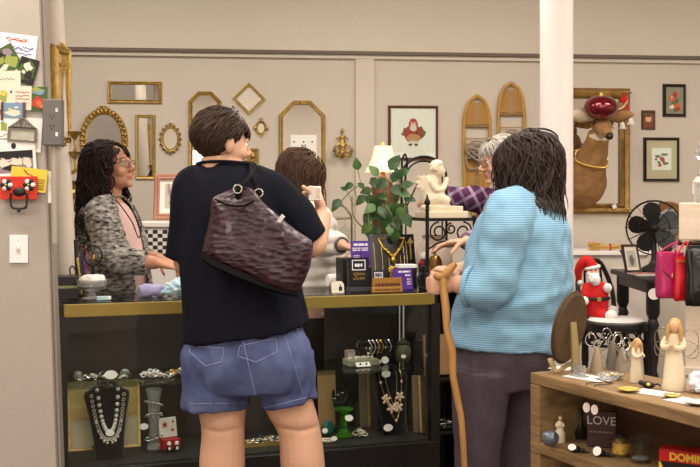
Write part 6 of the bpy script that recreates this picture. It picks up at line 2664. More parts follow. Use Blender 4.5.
# things on the rack's lower tiers
Z2 = CAMZ - (290 - HORZ) / FOC * 4.96
t = thing('large_vase', 'big rounded blush vase on the rack under the cherub tier', 'vase', rk(.11, .17, Z2 + .0005))
b = MB()
b.lathe([(0, 0), (.05, 0), (.07, .03), (.088, .11), (.085, .17), (.06, .21), (.05, .225), (.055, .235), (.048, .235), (.042, .22), (0, .215)], seg=28)
b.build('body', mat('blush_glaze', (224, 200, 182), .4), t)
b = MB()
b.tube([V(.052 * math.cos(a), .052 * math.sin(a), .234) for a in (2 * PI * i / 24 for i in range(24))], .006, 8, closed=True)
b.build('rim', mat('blush_rim', (206, 176, 156), .4), t)
t = thing('hand_bell', 'small bronze hand bell on the rack below the reaching hand', 'bell', rk(.055, .035, Z2 + .0005))
brz = mat('bronze', (150, 116, 62), .3, .9)
b = MB()
b.lathe([(.052, .08), (.046, .088), (.034, .10), (.028, .135), (.018, .152), (0, .155)], seg=20)
b.build('bell_body', brz, t)
b = MB()
b.lathe([(.007, .153), (.005, .17), (.012, .178), (.010, .190), (0, .196)], seg=12)
b.build('handle', brz, t)
b = MB()
b.lathe([(0, 0), (.045, 0), (.05, .01), (.038, .02), (.038, .078), (0, .08)], seg=20)
b.build('black_stand', black_p, t)
t = thing('black_case', 'black padded case on the rack tier by the stick handle', 'case', rk(.165, .06, Z2 + .0005), CROT)
b = MB()
b.box((0, 0, .045), (.09, .08, .09))
b.build('case', black_p, t, bevel=.008)
b = MB()
b.box((0, -.042, .06), (.02, .006, .012))
b.build('clasp', silver, t, bevel=.002)
t = thing('picture_book', 'brown picture book with a pale animal face on its cover, on the rack\'s middle tier', 'book', rk(.085, .08, .6045), CROT)
b = MB()
b.box((0, 0, .095), (.14, .018, .185), Matrix.Rotation(-.12, 3, 'X'))
b.build('cover', mat('book_tan', (168, 128, 84), .6, var=(10, .4), col2=(128, 90, 54)), t, bevel=.002)
Mb = M4((0, -.0102, 0), Matrix.Rotation(PI / 2 - .12, 3, 'X'))
b = MB()
b.use(0).prism(blob(.0, .06, .045, .045, 14, 0, .12, 2), .0008, Mb)
b.use(0).prism(blob(.0, .115, .032, .028, 14, 0, .08, 3), .0008, Mb)
b.use(1).prism(blob(-.012, .118, .006, .006, 10), .0012, Mb)
b.use(1).prism(blob(.012, .118, .006, .006, 10), .0012, Mb)
b.use(1).prism([(-.005, .108), (.005, .108), (0, .098)], .0012, Mb)
b.use(2).prism(blob(.045, .03, .02, .016, 10, 0, .2, 5), .0012, Mb)
b.build('cover_print', [paper, ink, mat('art_orange', (206, 106, 66), .8)], t)
t = thing('metal_tray', 'heap of shiny metal hardware on the rack\'s lowest tier', 'tray', rk(.12, .10, .3645), CROT)
b = MB()
b.lathe([(0, 0), (.07, 0), (.085, .018), (.082, .018), (.068, .004), (0, .004)], seg=24)
b.build('dish', silver, t)
b = MB()
r_ = random.Random(9)
for i in range(14):
    p = V(r_.uniform(-.05, .05), r_.uniform(-.05, .05), .012 + r_.uniform(0, .014))
    d = V(r_.uniform(-1, 1), r_.uniform(-1, 1), r_.uniform(-.2, .4)).normalized() * .03
    b.tube([p - d, p + d], .004, 6)
so = b.build('hardware', silver, t)
so['kind'] = 'stuff'

# ================================================================== long white-clothed table behind the counter
def cloth_mesh(w_, d, z, drop):
    b = MB()
    n = 120
    per = 2 * (w_ + d)

    def edge(s):
        s = s % per
        if s < w_:
            return V(-w_ / 2 + s, -d / 2, 0), V(0, -1, 0)
        s -= w_
        if s < d:
            return V(w_ / 2, -d / 2 + s, 0), V(1, 0, 0)
        s -= d
        if s < w_:
            return V(w_ / 2 - s, d / 2, 0), V(0, 1, 0)
        return V(-w_ / 2, d / 2 - (s - w_), 0), V(-1, 0, 0)
    rings = []
    for q in (.0, .02, .3, .65, 1.0):
        ring = []
        for i in range(n):
            p, nn = edge(per * i / n)
            a = .004 + .022 * q * (.6 + .5 * math.sin(per * i / n * 38) + .4 * math.sin(per * i / n * 17 + 1))
            ring.append(p + nn * a + V(0, 0, z + .004 - drop * q))
        rings.append(ring)
    b.loft(rings, cap=False)
    vs = b.verts([p + V(0, 0, 0) for p in rings[0]])
    b.face(vs)
    return b


def table_with_cloth(lab_t, lab_c, x0, x1, y0, y1, z, drop):
    w_, d = x1 - x0, y1 - y0
    c = V((x0 + x1) / 2, (y0 + y1) / 2, 0)
    t = thing('side_table', lab_t, 'table', c)
    b = MB()
    b.box((0, 0, z - .016), (w_, d, .03))
    b.build('tabletop', brown_w, t)
    for sx in (-1, 1):
        for sy in (-1, 1):
            b = MB()
            b.box((sx * (w_ / 2 - .04), sy * (d / 2 - .04), (z - .031) / 2), (.04, .04, z - .031))
            b.build('leg', brown_w, t)
    o = tag(cloth_mesh(w_, d, z, drop).build('tablecloth', white_cloth, None, 60, loc=c), lab_c, 'tablecloth')
    return t


x0, x1 = P(318, 200, 6.5).x, P(415, 200, 6.5).x
table_with_cloth('table carrying the lamp, behind the counter and its pothos', 'white cloth hanging from the lamp table behind the counter', x0, x1, 6.28, 6.72, 1.0, .5)
# table lamp
LP = P(383, 200, 6.5)
t = thing('table_lamp', 'lit table lamp with pleated cream shade and brown wooden column base', 'lamp', (LP.x, LP.y, 1.005))
zb0, zs0, zs1 = 1.005, CAMZ - (172 - HORZ) / FOC * 6.5, CAMZ - (146 - HORZ) / FOC * 6.5
b = MB()
h_ = zs0 - zb0
b.lathe([(0, 0), (.075, 0), (.078, .02), (.055, .035), (.066, .06), (.066, h_ - .09), (.05, h_ - .06), (.03, h_ - .04), (.014, h_ - .02), (.012, h_ + .02), (0, h_ + .02)], seg=24)
b.build('base', mat('lamp_wood', (112, 60, 40), .4, var=(9, .4), col2=(86, 44, 28), stretch=(1, 1, .2)), t)
sh_m = mat('lamp_shade', (250, 226, 188), .8, emit=.55)
b = MB()
n = 48
rings = []
for s in range(7):
    q = s / 6
    r = .106 - .056 * q - .012 * math.sin(PI * q)
    rings.append([V((r + (.003 if i % 2 else 0)) * math.cos(2 * PI * i / n), (r + (.003 if i % 2 else 0)) * math.sin(2 * PI * i / n), h_ + (zs1 - zs0) * q) for i in range(n)])
b.loft(rings, cap=False)
so = b.build('lamp_shade', sh_m, t, 180)
b = MB()
b.cyl((0, 0, h_ + .02), (0, 0, zs1 - zb0 + .008), .004, seg=8)
b.lathe([(.004, 0), (.010, .008), (.007, .018), (0, .024)], (0, 0, zs1 - zb0 + .006), 12)
b.build('finial', gold_s, t)
b = MB()
b.ell((0, 0, h_ + .055), (.025, .025, .035), None, 14, 10)
b.build('bulb', mat('bulb', (255, 226, 180), .5, emit=6), t)
l = bpy.data.lights.new('lamp_light', 'POINT')
l.energy = 5
l.color = lin((255, 205, 150))[:3]
l.shadow_soft_size = .03
lo = bpy.data.objects.new('lamp_light', l)
COL.objects.link(lo)
lo.location = (LP.x, LP.y, zs0 + .065)
# wire stand with two stemmed glasses
gp = P(340, 225, 6.45)
t = thing('glass_rack', 'bent metal rack holding two upside-down wine glasses', 'rack', (gp.x, gp.y, 1.005))
z0 = 1.005
wr = mat('steel_wire', (150, 132, 118), .35, .8)
b = MB()
b.tube([P(333, 204, 6.45) - V(gp.x, gp.y, z0), P(345, 207, 6.45) - V(gp.x, gp.y, z0), P(351, 216, 6.45) - V(gp.x, gp.y, z0), V(.068, .06, .25), V(.068, .09, .01)], .006, 8, sub=4)
b.tube([V(-.055, 0, CAMZ - .222 * 0 - (219 - HORZ) / FOC * 6.45 - z0), V(.062, 0, CAMZ - (218 - HORZ) / FOC * 6.45 - z0)], .007, 8)
b.tube([P(333, 204, 6.45) - V(gp.x, gp.y, z0), V(-.055, 0, CAMZ - (219 - HORZ) / FOC * 6.45 - z0)], .005, 8)
b.build('wire_frame', wr, t)
b = MB()
b.box((.03, .09, .006), (.16, .08, .012))
b.build('foot', wr, t)
for k, dx in enumerate((-.026, .030)):
    g = thing('wine_glass', ('left', 'right')[k] + ' wine glass hanging upside down in the metal rack', 'glass', (gp.x + dx, gp.y, CAMZ - (238 - HORZ) / FOC * 6.45), 0, 'hanging wine glasses')
    b = MB()
    b.lathe([(.024, 0), (.030, .03), (.026, .055), (.006, .070), (.004, .10), (.022, .112), (.022, .114), (.003, .108), (.003, .072), (.024, .056), (.028, .03), (.022, 0)], seg=18)
    b.build('bowl_and_stem', clear, g)

# white cabinet with a checked runner, and the leaning pink-wood frame on it
wx = P(173, 200, 6.4).x
t = thing('low_cabinet', 'white painted cabinet behind the cardigan person and navy shopper', 'cabinet', (wx, 6.4, 0))
zt = CAMZ - (222 - HORZ) / FOC * 6.2
b = MB()
b.box((0, 0, (zt - .03) / 2), (.34, .36, zt - .03))
b.build('carcass', white_m, t, bevel=.004)
b = MB()
b.box((0, 0, zt - .015), (.38, .40, .03))
b.build('top', white_m, t, bevel=.004)
for sx in (-1, 1):
    b = MB()
    b.box((sx * .083, -.186, zt * .36), (.155, .012, zt * .62))
    d_ = b.build('door', white_m, t, bevel=.003)
    b = MB()
    b.ell((sx * .02, -.198, zt * .45), .012)
    b.build('knob', silver, d_)
b = MB()
nx, nz = 12, 7
for i in range(nx):
    for j in range(nz):
        b.use((i + j) % 2).box((-.165 + .0275 * (i + .5), -.194 - .0, zt - .045 - .022 * (j + .5)), (.0275, .004, .022))
b.build('checked_band', [mat('check_white', (226, 220, 212), .8), mat('check_black', (44, 40, 42), .8)], t)
o = thing('framed_picture', 'pinkish wood frame with a pale print leaning on the white cabinet', 'frame', M=M4(V(P(173, 203, 6.46).x, 6.45, zt + .142), Matrix.Rotation(math.radians(82), 3, 'X')))
b = MB()
pth = rect(.150, .20)
b.moulding(pth, prof(.036, .02))
b.build('frame', mat('pink_wood', (186, 134, 112), .5, var=(10, .4), col2=(168, 114, 92)), o)
b = MB()
b.prism(pth, .004, None, .002)
b.build('mat_board', paper, o)
flat_art(o, 'print', [(0, box2(-.045, -.07, .045, .075)), (1, scrawl(-.03, .03, .06, .02, 9, 2)), (2, blob(0, -.03, .02, .022, 9, 0, .3, 3)), (1, blob(.01, .02, .012, .016, 9, 0, .3, 4))],
         [mat('print_sepia', (198, 186, 166), .8), mat('art_lilac', (150, 128, 140), .8), mat('print_sepia_dark', (160, 146, 126), .8)], .0065)

# ================================================================== right background: platform, draped table, chair, doll, table, fan
b = MB()
b.box((1.70, 6.37, .125), (1.5, 1.5, .25))
struct('floor_platform', b, mat('platform_brown', (92, 72, 56), .8))
table_x0, table_x1 = P(568, 200, 7.1).x, P(652, 200, 7.1).x
t = thing('sideboard', 'white painted sideboard below the deer mirror', 'cabinet', ((table_x0 + table_x1) / 2, 7.3, 0))
wS = table_x1 - table_x0
zS = CAMZ - (251 - HORZ) / FOC * 7.12
b = MB()
b.box((0, 0, (zS - .03) / 2), (wS - .04, .34, zS - .03))
b.build('carcass', mat('sideboard_white', (214, 204, 194), .7, var=(9, .4), col2=(196, 186, 176), bump=(40, .3)), t)
b = MB()
b.box((0, 0, zS - .014), (wS, .38, .028))
b.build('top', white_m, t, bevel=.004)
for sx in (-1, 1):
    b = MB()
    b.box((sx * wS * .235, -.176, zS * .5), (wS * .42, .012, zS * .8))
    b.build('door', mat('sideboard_white', (214, 204, 194), .7), t, bevel=.004)
t = thing('wheat_bundle', 'dried golden wheat bundle lying on the white sideboard', 'dried flowers', (P(607, 244, 7.2).x, 7.2, zS + .0005))
b = MB()
r_ = random.Random(6)
for i in range(26):
    y, z = r_.uniform(-.02, .02), r_.uniform(.006, .04)
    b.tube([V(-.085, y, z), V(.02, y * .7, z * .8), V(.09, y * 1.2, z)], [.003, .0025, .002], 5)
b.build('stalks', mat('straw', (206, 168, 92), .8), t)
b = MB()
for i in range(26):
    y, z = r_.uniform(-.03, .03), r_.uniform(.008, .05)
    b.ell((-.085 + r_.uniform(-.03, .03), y, z), (.022, .007, .007), None, 7, 5)
b.build('ears', mat('straw_ear', (190, 146, 72), .85), t)
b = MB()
b.tube([V(.02, .024 * math.cos(a), .02 + .022 * math.sin(a)) for a in (2 * PI * i / 14 for i in range(14))], .004, 6, closed=True)
b.build('tie', red_m, t)

# black chair with rounded back
CX = P(607, 320, 6.45)
SEZ = CAMZ - (322 - HORZ) / FOC * 5.95
t = thing('side_chair', 'black chair with bent rounded back and white seat pad by the sideboard', 'chair', (1.44, 5.96, .25), .52)
sz = SEZ - .25
b = MB()
b.prism(blob(0, 0, .17, .17, 24), .03, None, sz - .03)
b.build('seat', black_p, t, bevel=.005)
b = MB()
b.lathe([(0, sz), (.145, sz), (.152, sz + .010), (.13, sz + .022), (0, sz + .026)], seg=24)
b.build('seat_pad', mat('pad_white', (222, 214, 208), .9), t)
bt = CAMZ - (260 - HORZ) / FOC * 6.1 - .25
b = MB()
b.tube([V(-.112, .125, sz - .02), V(-.122, .15, sz + .12), V(-.115, .175, bt - .12), V(-.065, .19, bt - .02), V(0, .195, bt), V(.065, .19, bt - .02), V(.115, .175, bt - .12), V(.122, .15, sz + .12), V(.112, .125, sz - .02)], .013, 8, sub=4)
b.build('back_bow', black_p, t)
b = MB()
for x in (-.055, 0, .055):
    b.tube([V(x, .155, sz - .01), V(x * 1.1, .178, sz + .2), V(x, .185, bt - .02)], .007, 6, sub=3)
b.build('spindles', black_p, t)
for sx in (-1, 1):
    for sy in (-1, 1):
        b = MB()
        b.lathe([(0, 0), (.014, 0), (.018, .06), (.013, .10), (.021, .16), (.014, .22), (.02, .30), (.018, sz - .03), (0, sz - .03)], (sx * .115, sy * .115, 0), 12)
        b.build('leg', black_p, t)
b = MB()
for i in range(12):
    a = PI + PI * (i + .5) / 6
    c = V(.165 * math.cos(a), .165 * math.sin(a), sz - .075)
    tx = V(-math.sin(a), math.cos(a), 0)
    b.tube([c + tx * .036 * math.cos(q) + V(0, 0, .036 * math.sin(q)) for q in (2 * PI * k / 14 for k in range(14))], .006, 6, closed=True)
b.tube([V(.165 * math.cos(PI * i / 20), .165 * math.sin(PI * i / 20), sz - .115) for i in range(41)], .008, 6)
b.tube([V(.165 * math.cos(PI * i / 20), .165 * math.sin(PI * i / 20), sz - .035) for i in range(41)], .008, 6)
b.build('fretwork_apron', black_p, t)
chair_z = .25 + sz + .026

# cloth doll in red suit seated on the chair
Dp = P(595, 318, 6.03)
D0 = V(Dp.x, 6.03, chair_z + .0)
t = thing('stuffed_doll', 'stuffed doll in red suit and red cap with white beard, on the black chair', 'doll', D0, -.15)
fuzz = mat('white_fuzz', (238, 234, 230), .95, bump=(120, .6))


def d3(px, py, dy=0.0):
    """point in the doll's own frame from its place in the photo, upright plane through its base"""
    p = P(px, py, D0.y) - D0
    p.y += dy
    return rotz(.15) @ p


b = MB()
b.tube([d3(596, 316), d3(596, 305), d3(596, 292), d3(595, 282)], [.062, .068, .066, .045], 16, sub=3)
for sg, hx in ((-1, 583), (1, 604)):
    b.tube([d3(594 + sg * 6, 284, -.01), d3((594 + hx) / 2 + sg * 4, 291, -.03), d3(hx + sg * 0, 297 if sg < 0 else 287, -.05)], [.026, .026, .022], 10, sub=3)
for q in (((598, 311, .02), (604, 312, .02), (609, 312, .0)), ((595, 312, -.03), (600, 314, -.06), (604, 314, -.08))):
    b.tube([d3(*e) for e in q], [.034, .032, .026], 10, sub=3)
me = remesh(b, .007, 3, 'suit')
link('red_suit', me, red_m, t)
b = MB()
b.ell(d3(592, 272, -.005), (.033, .034, .038))
b.ell(d3(592.5, 272.5, -.038), (.007, .007, .007))
b.build('head', skin_doll, t)
b = MB()
for sg in (-1, 1):
    b.ell(d3(592.2 + sg * 1.8, 270, -.034), .0042, None, 8, 6)
b.build('eyes', black_p, t)
b = MB()
b.tube([d3(592, 275, -.026), d3(593, 280, -.044), d3(594, 285, -.048)], [.026, .032, .014], 12, sub=3)
for sg in (-1, 1):
    b.ell(d3(592 + sg * 4, 274, -.022), (.012, .014, .02))
me = remesh(b, .005, 2, 'beard')
displace(me, folds(.006, 60, 3, 1))
link('beard', me, fuzz, t)
b = MB()
b.tube([d3(592, 269), d3(588, 262), d3(583, 262, .0), d3(579, 270, .01), d3(580, 281, .02)], [.038, .034, .026, .022, .014], 14, sub=4)
b.build('cap', red_m, t)
b = MB()
b.tube([d3(592, 267.5) + V(.037 * math.cos(a), .037 * math.sin(a), .008 * math.cos(a)) for a in (2 * PI * i / 20 for i in range(20))], .010, 8, closed=True)
b.build('cap_trim', fuzz, t)
b = MB()
b.ell(d3(581, 283, .01), .018)
b.build('pompom', fuzz, t)
for px, py, dy in ((582, 300, -.06), (605, 287, -.06)):
    b = MB()
    b.ell(d3(px, py, dy), (.024, .022, .026), None, 12, 8)
    b.build('mitten', fuzz, t)
for q in ((612, 311, -.01), (607, 313.5, -.10)):
    b = MB()
    b.ell(d3(*q), (.034, .028, .030), None, 12, 8)
    b.build('boot_fuzz', fuzz, t)
b = MB()
b.tube([d3(596, 298) + V(.069 * math.cos(a), .069 * math.sin(a), 0) for a in (2 * PI * i / 24 for i in range(24))], .009, 8, closed=True)
b.build('belt', black_p, t)
b = MB()
b.box(d3(596, 298, -.078), (.022, .006, .024))
b.build('buckle', gold_s, t)

# black table with turned legs
TZ2 = 1.0
tx0, tx1 = 1.54, 2.12
t = thing('occasional_table', 'black table with turned legs under the fan', 'table', ((tx0 + tx1) / 2, 6.13, .25))
tw, td, th = tx1 - tx0, .76, TZ2 - .25
b = MB()
b.box((0, 0, th - .014), (tw, td, .028))
b.build('tabletop', black_p, t, bevel=.006)
b = MB()
b.box((0, 0, th - .055), (tw - .06, td - .06, .055))
b.build('apron', black_p, t)
for sx in (-1, 1):
    for sy in (-1, 1):
        b = MB()
        k = (th - .03) / .72
        b.lathe([(0, 0), (.02, 0), (.026, .03), (.018, .06), (.030, .12), (.034, .16), (.020, .20), (.030, .23), (.020, .26), (.034, .36), (.036, .42), (.024, .47), (.034, .50), (.022, .53), (.036, .56), (.036, .72), (0, .72)],
                (sx * (tw / 2 - .06), sy * (td / 2 - .06), 0), 16)
        for v in b.bm.verts:
            v.co.z *= k
        b.build('leg', black_p, t)
b = MB()
b.prism(blob(0, 0, .032, .030, 18), .002, M4((-tw / 2 + .055, -td / 2 + .020, CAMZ - (294 - HORZ) / FOC * 5.77 - .25), Matrix.Rotation(PI / 2, 3, 'X')))
b.build('price_tag', paper, t)
tabZ = TZ2

# black desk fan
Fc = P(656, 228, 6.2)
t = thing('desk_fan', 'old black desk fan with wire cage on the black table', 'fan', (Fc.x, 6.24, tabZ + .0005), -.25)
fz = Fc.z - tabZ
b = MB()
b.lathe([(0, 0), (.085, 0), (.085, .012), (.06, .03), (.03, .045), (.016, .07), (.014, fz - .05), (0, fz - .05)], seg=22)
b.build('base', black_p, t)
b = MB()
b.tube([V(0, .14, fz), V(0, .10, fz), V(0, .0, fz)], [.03, .05, .045], 16, sub=2)
b.tube([V(0, .06, fz - .01), V(0, .04, fz - .06)], .018, 8)
b.build('motor', black_p, t)
b = MB()
b.lathe([(0, .0), (.022, .0), (.026, .015), (.018, .03), (0, .035)], (0, -.03, fz), 16, Matrix.Rotation(PI / 2, 3, 'X'))
b.build('hub', mat('fan_hub', (40, 36, 32), .35, .5), t)
fan_blk = mat('fan_black', (22, 21, 22), .4)
for i in range(5):
    a = 2 * PI * i / 5 + .45
    d, s_ = V(math.cos(a), 0, math.sin(a)), V(-math.sin(a), 0, math.cos(a))
    rr = []
    for q, w_, tw_ in ((.02, .016, .3), (.045, .034, .3), (.085, .052, .28), (.115, .050, .25), (.135, .034, .22), (.145, .010, .2)):
        c = V(0, -.022, fz) + d * q
        e = s_ * w_ * math.cos(tw_) + V(0, w_ * math.sin(tw_), 0)
        n_ = s_.cross(d) * .0018
        rr.append([c - e + n_, c + n_ * 1.5, c + e + n_, c + e - n_, c - n_ * 1.0, c - e - n_])
    b = MB()
    b.loft(rr)
    b.build('blade', fan_blk, t, 60)
b = MB()
for yy, r in ((.01, .155), (-.055, .150), (-.075, .085)):
    b.tube([V(r * math.cos(q), yy, fz + r * math.sin(q)) for q in (2 * PI * i / 40 for i in range(40))], .0028, 6, closed=True)
for i in range(14):
    a = 2 * PI * i / 14
    d = V(math.cos(a), 0, math.sin(a))
    b.tube([V(0, -.082, fz) + d * .025, V(0, -.075, fz) + d * .085, V(0, -.055, fz) + d * .150, V(0, .01, fz) + d * .155, V(0, .05, fz) + d * .05], .0016, 5, sub=2)
b.tube([V(.025 * math.cos(q), -.082, fz + .025 * math.sin(q)) for q in (2 * PI * i / 16 for i in range(16))], .0024, 6, closed=True)
b.build('wire_cage', iron, t)
t = thing('round_tray', 'round wood and pewter tray standing behind the black fan', 'tray', (P(668, 222, 6.46).x, 6.475, tabZ + .0005), .0)
b = MB()
b.lathe([(0, 0), (.125, 0), (.13, .012), (.12, .012), (.11, .004), (0, .004)], (0, .0, .27), 36, Matrix.Rotation(PI / 2, 3, 'X'))
b.build('tray', mat('tray_wood', (158, 118, 70), .4, var=(9, .4), col2=(118, 84, 48), stretch=(1, 1, .3)), t)
b = MB()
b.ell((.012, -.008, .272), (.075, .004, .085), None, 20, 8)
b.build('pewter_face', mat('pewter', (120, 118, 120), .3, .7), t)
b = MB()
b.box((0, .0, .07), (.05, .012, .14))
b.box((0, .0, .006), (.12, .03, .012))
b.build('easel', black_p, t)
# small photo frame and papers on the table
t = thing('framed_photo', 'small dark photo frame standing at the table\'s left before the fan', 'frame', M=M4(V(P(631, 255, 6.12).x, 6.12, tabZ + .083), rotz(.35) @ Matrix.Rotation(math.radians(74), 3, 'X')))
b = MB()
b.moulding(rect(.080, .135), prof(.013, .012))
b.build('frame', dkf, t)
b = MB()
b.prism(rect(.080, .135), .003, None, .002)
b.build('mat_board', mat('print_sepia', (198, 186, 166), .8), t)
flat_art(t, 'photo', [(0, box2(-.028, -.05, .03, .045)), (1, blob(0, -.01, .016, .03, 10, 0, .25, 2))], [mat('photo_grey', (150, 152, 140), .5), mat('photo_dark', (84, 82, 70), .5)], .0055)
b = MB()
b.box((0, .02, -.05), (.03, .11, .004), Matrix.Rotation(-.5, 3, 'X'))
b.build('strut', dkf, t)
for k, (lab, cm, dx, dy, rz) in enumerate((('glossy magazine, lower of two on the black table', (150, 130, 112), 0, 0, .1), ('glossy magazine with red cover, upper of two on the black table', (168, 66, 60), -.01, .01, .3))):
    m_ = thing('magazine', lab, 'magazine', (P(648, 276, 5.95).x + dx, 5.97 + dy, tabZ + .0005 + .0065 * k), rz, 'magazines on the black table')
    b = MB()
    b.box((0, 0, .0028), (.15, .11, .0046))
    b.build('pages', paper, m_)
    b = MB()
    b.box((0, 0, .0054), (.152, .112, .0006))
    b.build('cover', mat('mag_%d' % k, cm, .3, var=(20, .5), col2=tuple(c * .7 for c in cm)), m_)

# ================================================================== whitewashed display unit at the right edge with hanging bags
uw = mat('whitewash', (222, 206, 186), .7, var=(7, .4), col2=(208, 190, 168), stretch=(1, 1, 4), bump=(60, .2))
UX = 1.166
t = thing('display_cabinet', 'whitewashed wooden display unit at the right edge with bags hung on it', 'display unit', (UX, 3.9, 0), -.31)
z1, z0 = CAMZ - (203 - HORZ) / FOC * 3.9, CAMZ - (240 - HORZ) / FOC * 3.9
b = MB()
b.box((.35, .22, (z0 + z1) / 2), (.70, .44, z1 - z0))
b.build('upper_bay', uw, t, bevel=.004)
y2, y3 = CAMZ - (303 - HORZ) / FOC * 3.9, CAMZ - (372 - HORZ) / FOC * 3.9
b = MB()
b.box((.37, .22, (y2) / 2), (.70, .44, y2))
b.build('lower_bay', uw, t, bevel=.004)
b = MB()
b.box((.37, .42, (y2 + z0) / 2), (.66, .03, z0 - y2))
b.build('back_panel', uw, t)
b = MB()
b.box((.36, -.006, y3 + .005), (.69, .014, .03))
b.build('moulding', uw, t, bevel=.003)


def hook_bag(px, py0, py1, hw, Y, m_, label, depth, hx, yaw, name='handbag', gath=0.0, puffy=.5, cat='bag', extra=None):
    c = P(px, py1, Y)
    h_ = (py1 - py0) / FOC * Y
    t = thing(name, label, cat, c, yaw, None)
    b = MB()
    rings = []
    w_ = hw / FOC * Y
    for s, kw, kd in ((0, .90, .5), (.03, .97, .8), (.15, 1, 1), (.5, .99, .95), (.8, .95, .7), (.95, .93, .45), (1, .90, .3)):
        rings.append([V(math.copysign(abs(math.cos(a)) ** .45, math.cos(a)) * w_ * kw, math.copysign(abs(math.sin(a)) ** .7, math.sin(a)) * depth * kd, s * h_) for a in (2 * PI * i / 32 for i in range(32))])
    b.loft(smooth_rings(rings, 3))
    me = b.mesh('bag')
    displace(me, folds(.006, 24, px, .5))
    link('bag_body', me, m_, t, 60)
    top = P(hx, 243, Y + .045) - c
    top = rotz(-yaw) @ top
    b = MB()
    b.tube([V(-w_ * .7, 0, h_ * .98), V(-w_ * .5, 0, h_ * 1.06), top + V(-.006, 0, 0), top + V(.006, 0, 0), V(w_ * .5, 0, h_ * 1.06), V(w_ * .7, 0, h_ * .98)], .0032, 7, sub=4)
    b.build('strap', m_, t)
    return t, w_, h_


pink = mat('magenta_leather', (176, 34, 92), .35, bump=(60, .15))
redl = mat('red_leather', (196, 22, 34), .3, bump=(60, .15))
t, w_, h_ = hook_bag(669, 252, 298, 12.5, 3.84, pink, 'magenta leather bag hanging left of the red and black bags', .03, 676, .15)
b = MB()
b.prism([(-w_ * .92, h_), (w_ * .92, h_), (w_ * .9, h_ * .62), (w_ * .15, h_ * .46), (-w_ * .15, h_ * .46), (-w_ * .9, h_ * .62)], .004, M4((0, -.030, 0), Matrix.Rotation(PI / 2, 3, 'X')))
b.build('flap', pink, t, bevel=.0015)
b = MB()
b.box((0, -.036, h_ * .5), (.014, .005, .016))
b.build('clasp', silver, t, bevel=.001)
t, w_, h_ = hook_bag(682, 256, 301, 8.5, 3.795, redl, 'red leather pouch hanging between the magenta and black bags', .014, 686, .1)
b = MB()
b.tube([V(-w_ * .85, -.012, h_ * .88), V(w_ * .85, -.012, h_ * .88)], .003, 6)
b.build('zip', gold_s, t)
t, w_, h_ = hook_bag(696, 245, 306, 11, 3.75, mat('black_glossy_leather', (18, 17, 18), .22, bump=(40, .2)), 'glossy black leather bag hanging at the picture\'s right edge', .028, 692, .0)
b = MB()
for x in (-.5, .5):
    b.tube([V(x * w_, -.026, h_ * .1), V(x * w_, -.029, h_ * .5), V(x * w_, -.02, h_ * .9)], .003, 6)
b.build('seam', black_p, t)
t = thing('bag_rail', 'black rail with hooks below the whitewashed upper bay', 'rail', (UX, 3.88, z0 - .012), -.31)
b = MB()
b.cyl((-.01, 0, 0), (.55, 0, 0), .006, seg=10)
b.build('rod', iron, t)
for x in (.0, .03, .055):
    b = MB()
    b.tube([V(x, -.006, .0), V(x, -.02, -.002), V(x, -.028, .008)], .003, 6, sub=2)
    b.build('hook', iron, t)
# clear glass pieces on the unit
for k, (py0, py1, r, lab) in enumerate(((176, 203, .040, 'faceted clear glass ball standing on the whitewashed unit'),)):
    p = P(705, 203, 4.0)
    t = thing('glass_decanter', 'clear glass decanter with ball stopper on the whitewashed unit', 'decanter', V(p.x, 4.0, z1 + .0005))
    b = MB()
    b.lathe([(0, 0), (.034, 0), (.046, .03), (.046, .075), (.022, .105), (.014, .13), (.018, .15), (0, .15)], seg=14)
    b.build('bottle', crystal, t, 20)
    b = MB()
    b.ell((0, 0, .185), .036, None, 12, 8)
    b.build('stopper', crystal, t, 20)

# ================================================================== rough wooden crate shelf in the foreground
K0 = V(.573, 3.5, 0)
KE = V(.421, -.907, 0).normalized()
KW = V(.907, .421, 0).normalized()
KL, KD, KT = 1.0, .30, .866
KROT = math.atan2(KE.y, KE.x)


def G(px, py, z):
    """point of the horizontal plane z seen at photo pixel px, py"""
    Y = (CAMZ - z) * FOC / (py - HORZ)
    return V((px - 350) / FOC * Y, Y, z)


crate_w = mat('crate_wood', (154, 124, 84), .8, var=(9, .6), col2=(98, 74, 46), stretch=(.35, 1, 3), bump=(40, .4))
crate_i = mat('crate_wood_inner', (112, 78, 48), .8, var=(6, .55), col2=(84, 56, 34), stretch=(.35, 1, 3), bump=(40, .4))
t = thing('crate_shelf', 'rough wooden crate shelf in the right foreground', 'shelf', K0, KROT)
MID = .652
# local: x along the front edge, y into the shelf (checked below)
KY = V(-KE.y, KE.x, 0)
sg = 1 if KY.dot(KW) > 0 else -1
b = MB()
b.box((KL / 2, sg * KD / 2, KT - .0175), (KL, KD, .035))
b.build('top_board', crate_w, t, bevel=.004)
for x in (.025, KL - .025):
    b = MB()
    b.box((x, sg * KD / 2, (KT - .036) / 2), (.05, KD, KT - .036))
    b.build('end_board', crate_w, t, bevel=.004)
for z in (MID, .40, .10):
    b = MB()
    b.box((KL / 2, sg * (KD / 2 - .006), z - .0175), (KL - .10, KD - .014, .035))
    b.build('shelf_board', crate_w, t, bevel=.003)
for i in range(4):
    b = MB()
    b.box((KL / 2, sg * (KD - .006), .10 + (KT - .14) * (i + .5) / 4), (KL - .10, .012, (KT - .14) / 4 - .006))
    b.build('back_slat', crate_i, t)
KTZ = KT + .0008
MZ = MID + .0008

hair_bl = mat('figurine_hair', (186, 150, 92), .7)
dress = mat('figurine_cream', (222, 208, 180), .75, var=(16, .3), col2=(208, 192, 160))
face_f = mat('figurine_face', (206, 166, 128), .7)


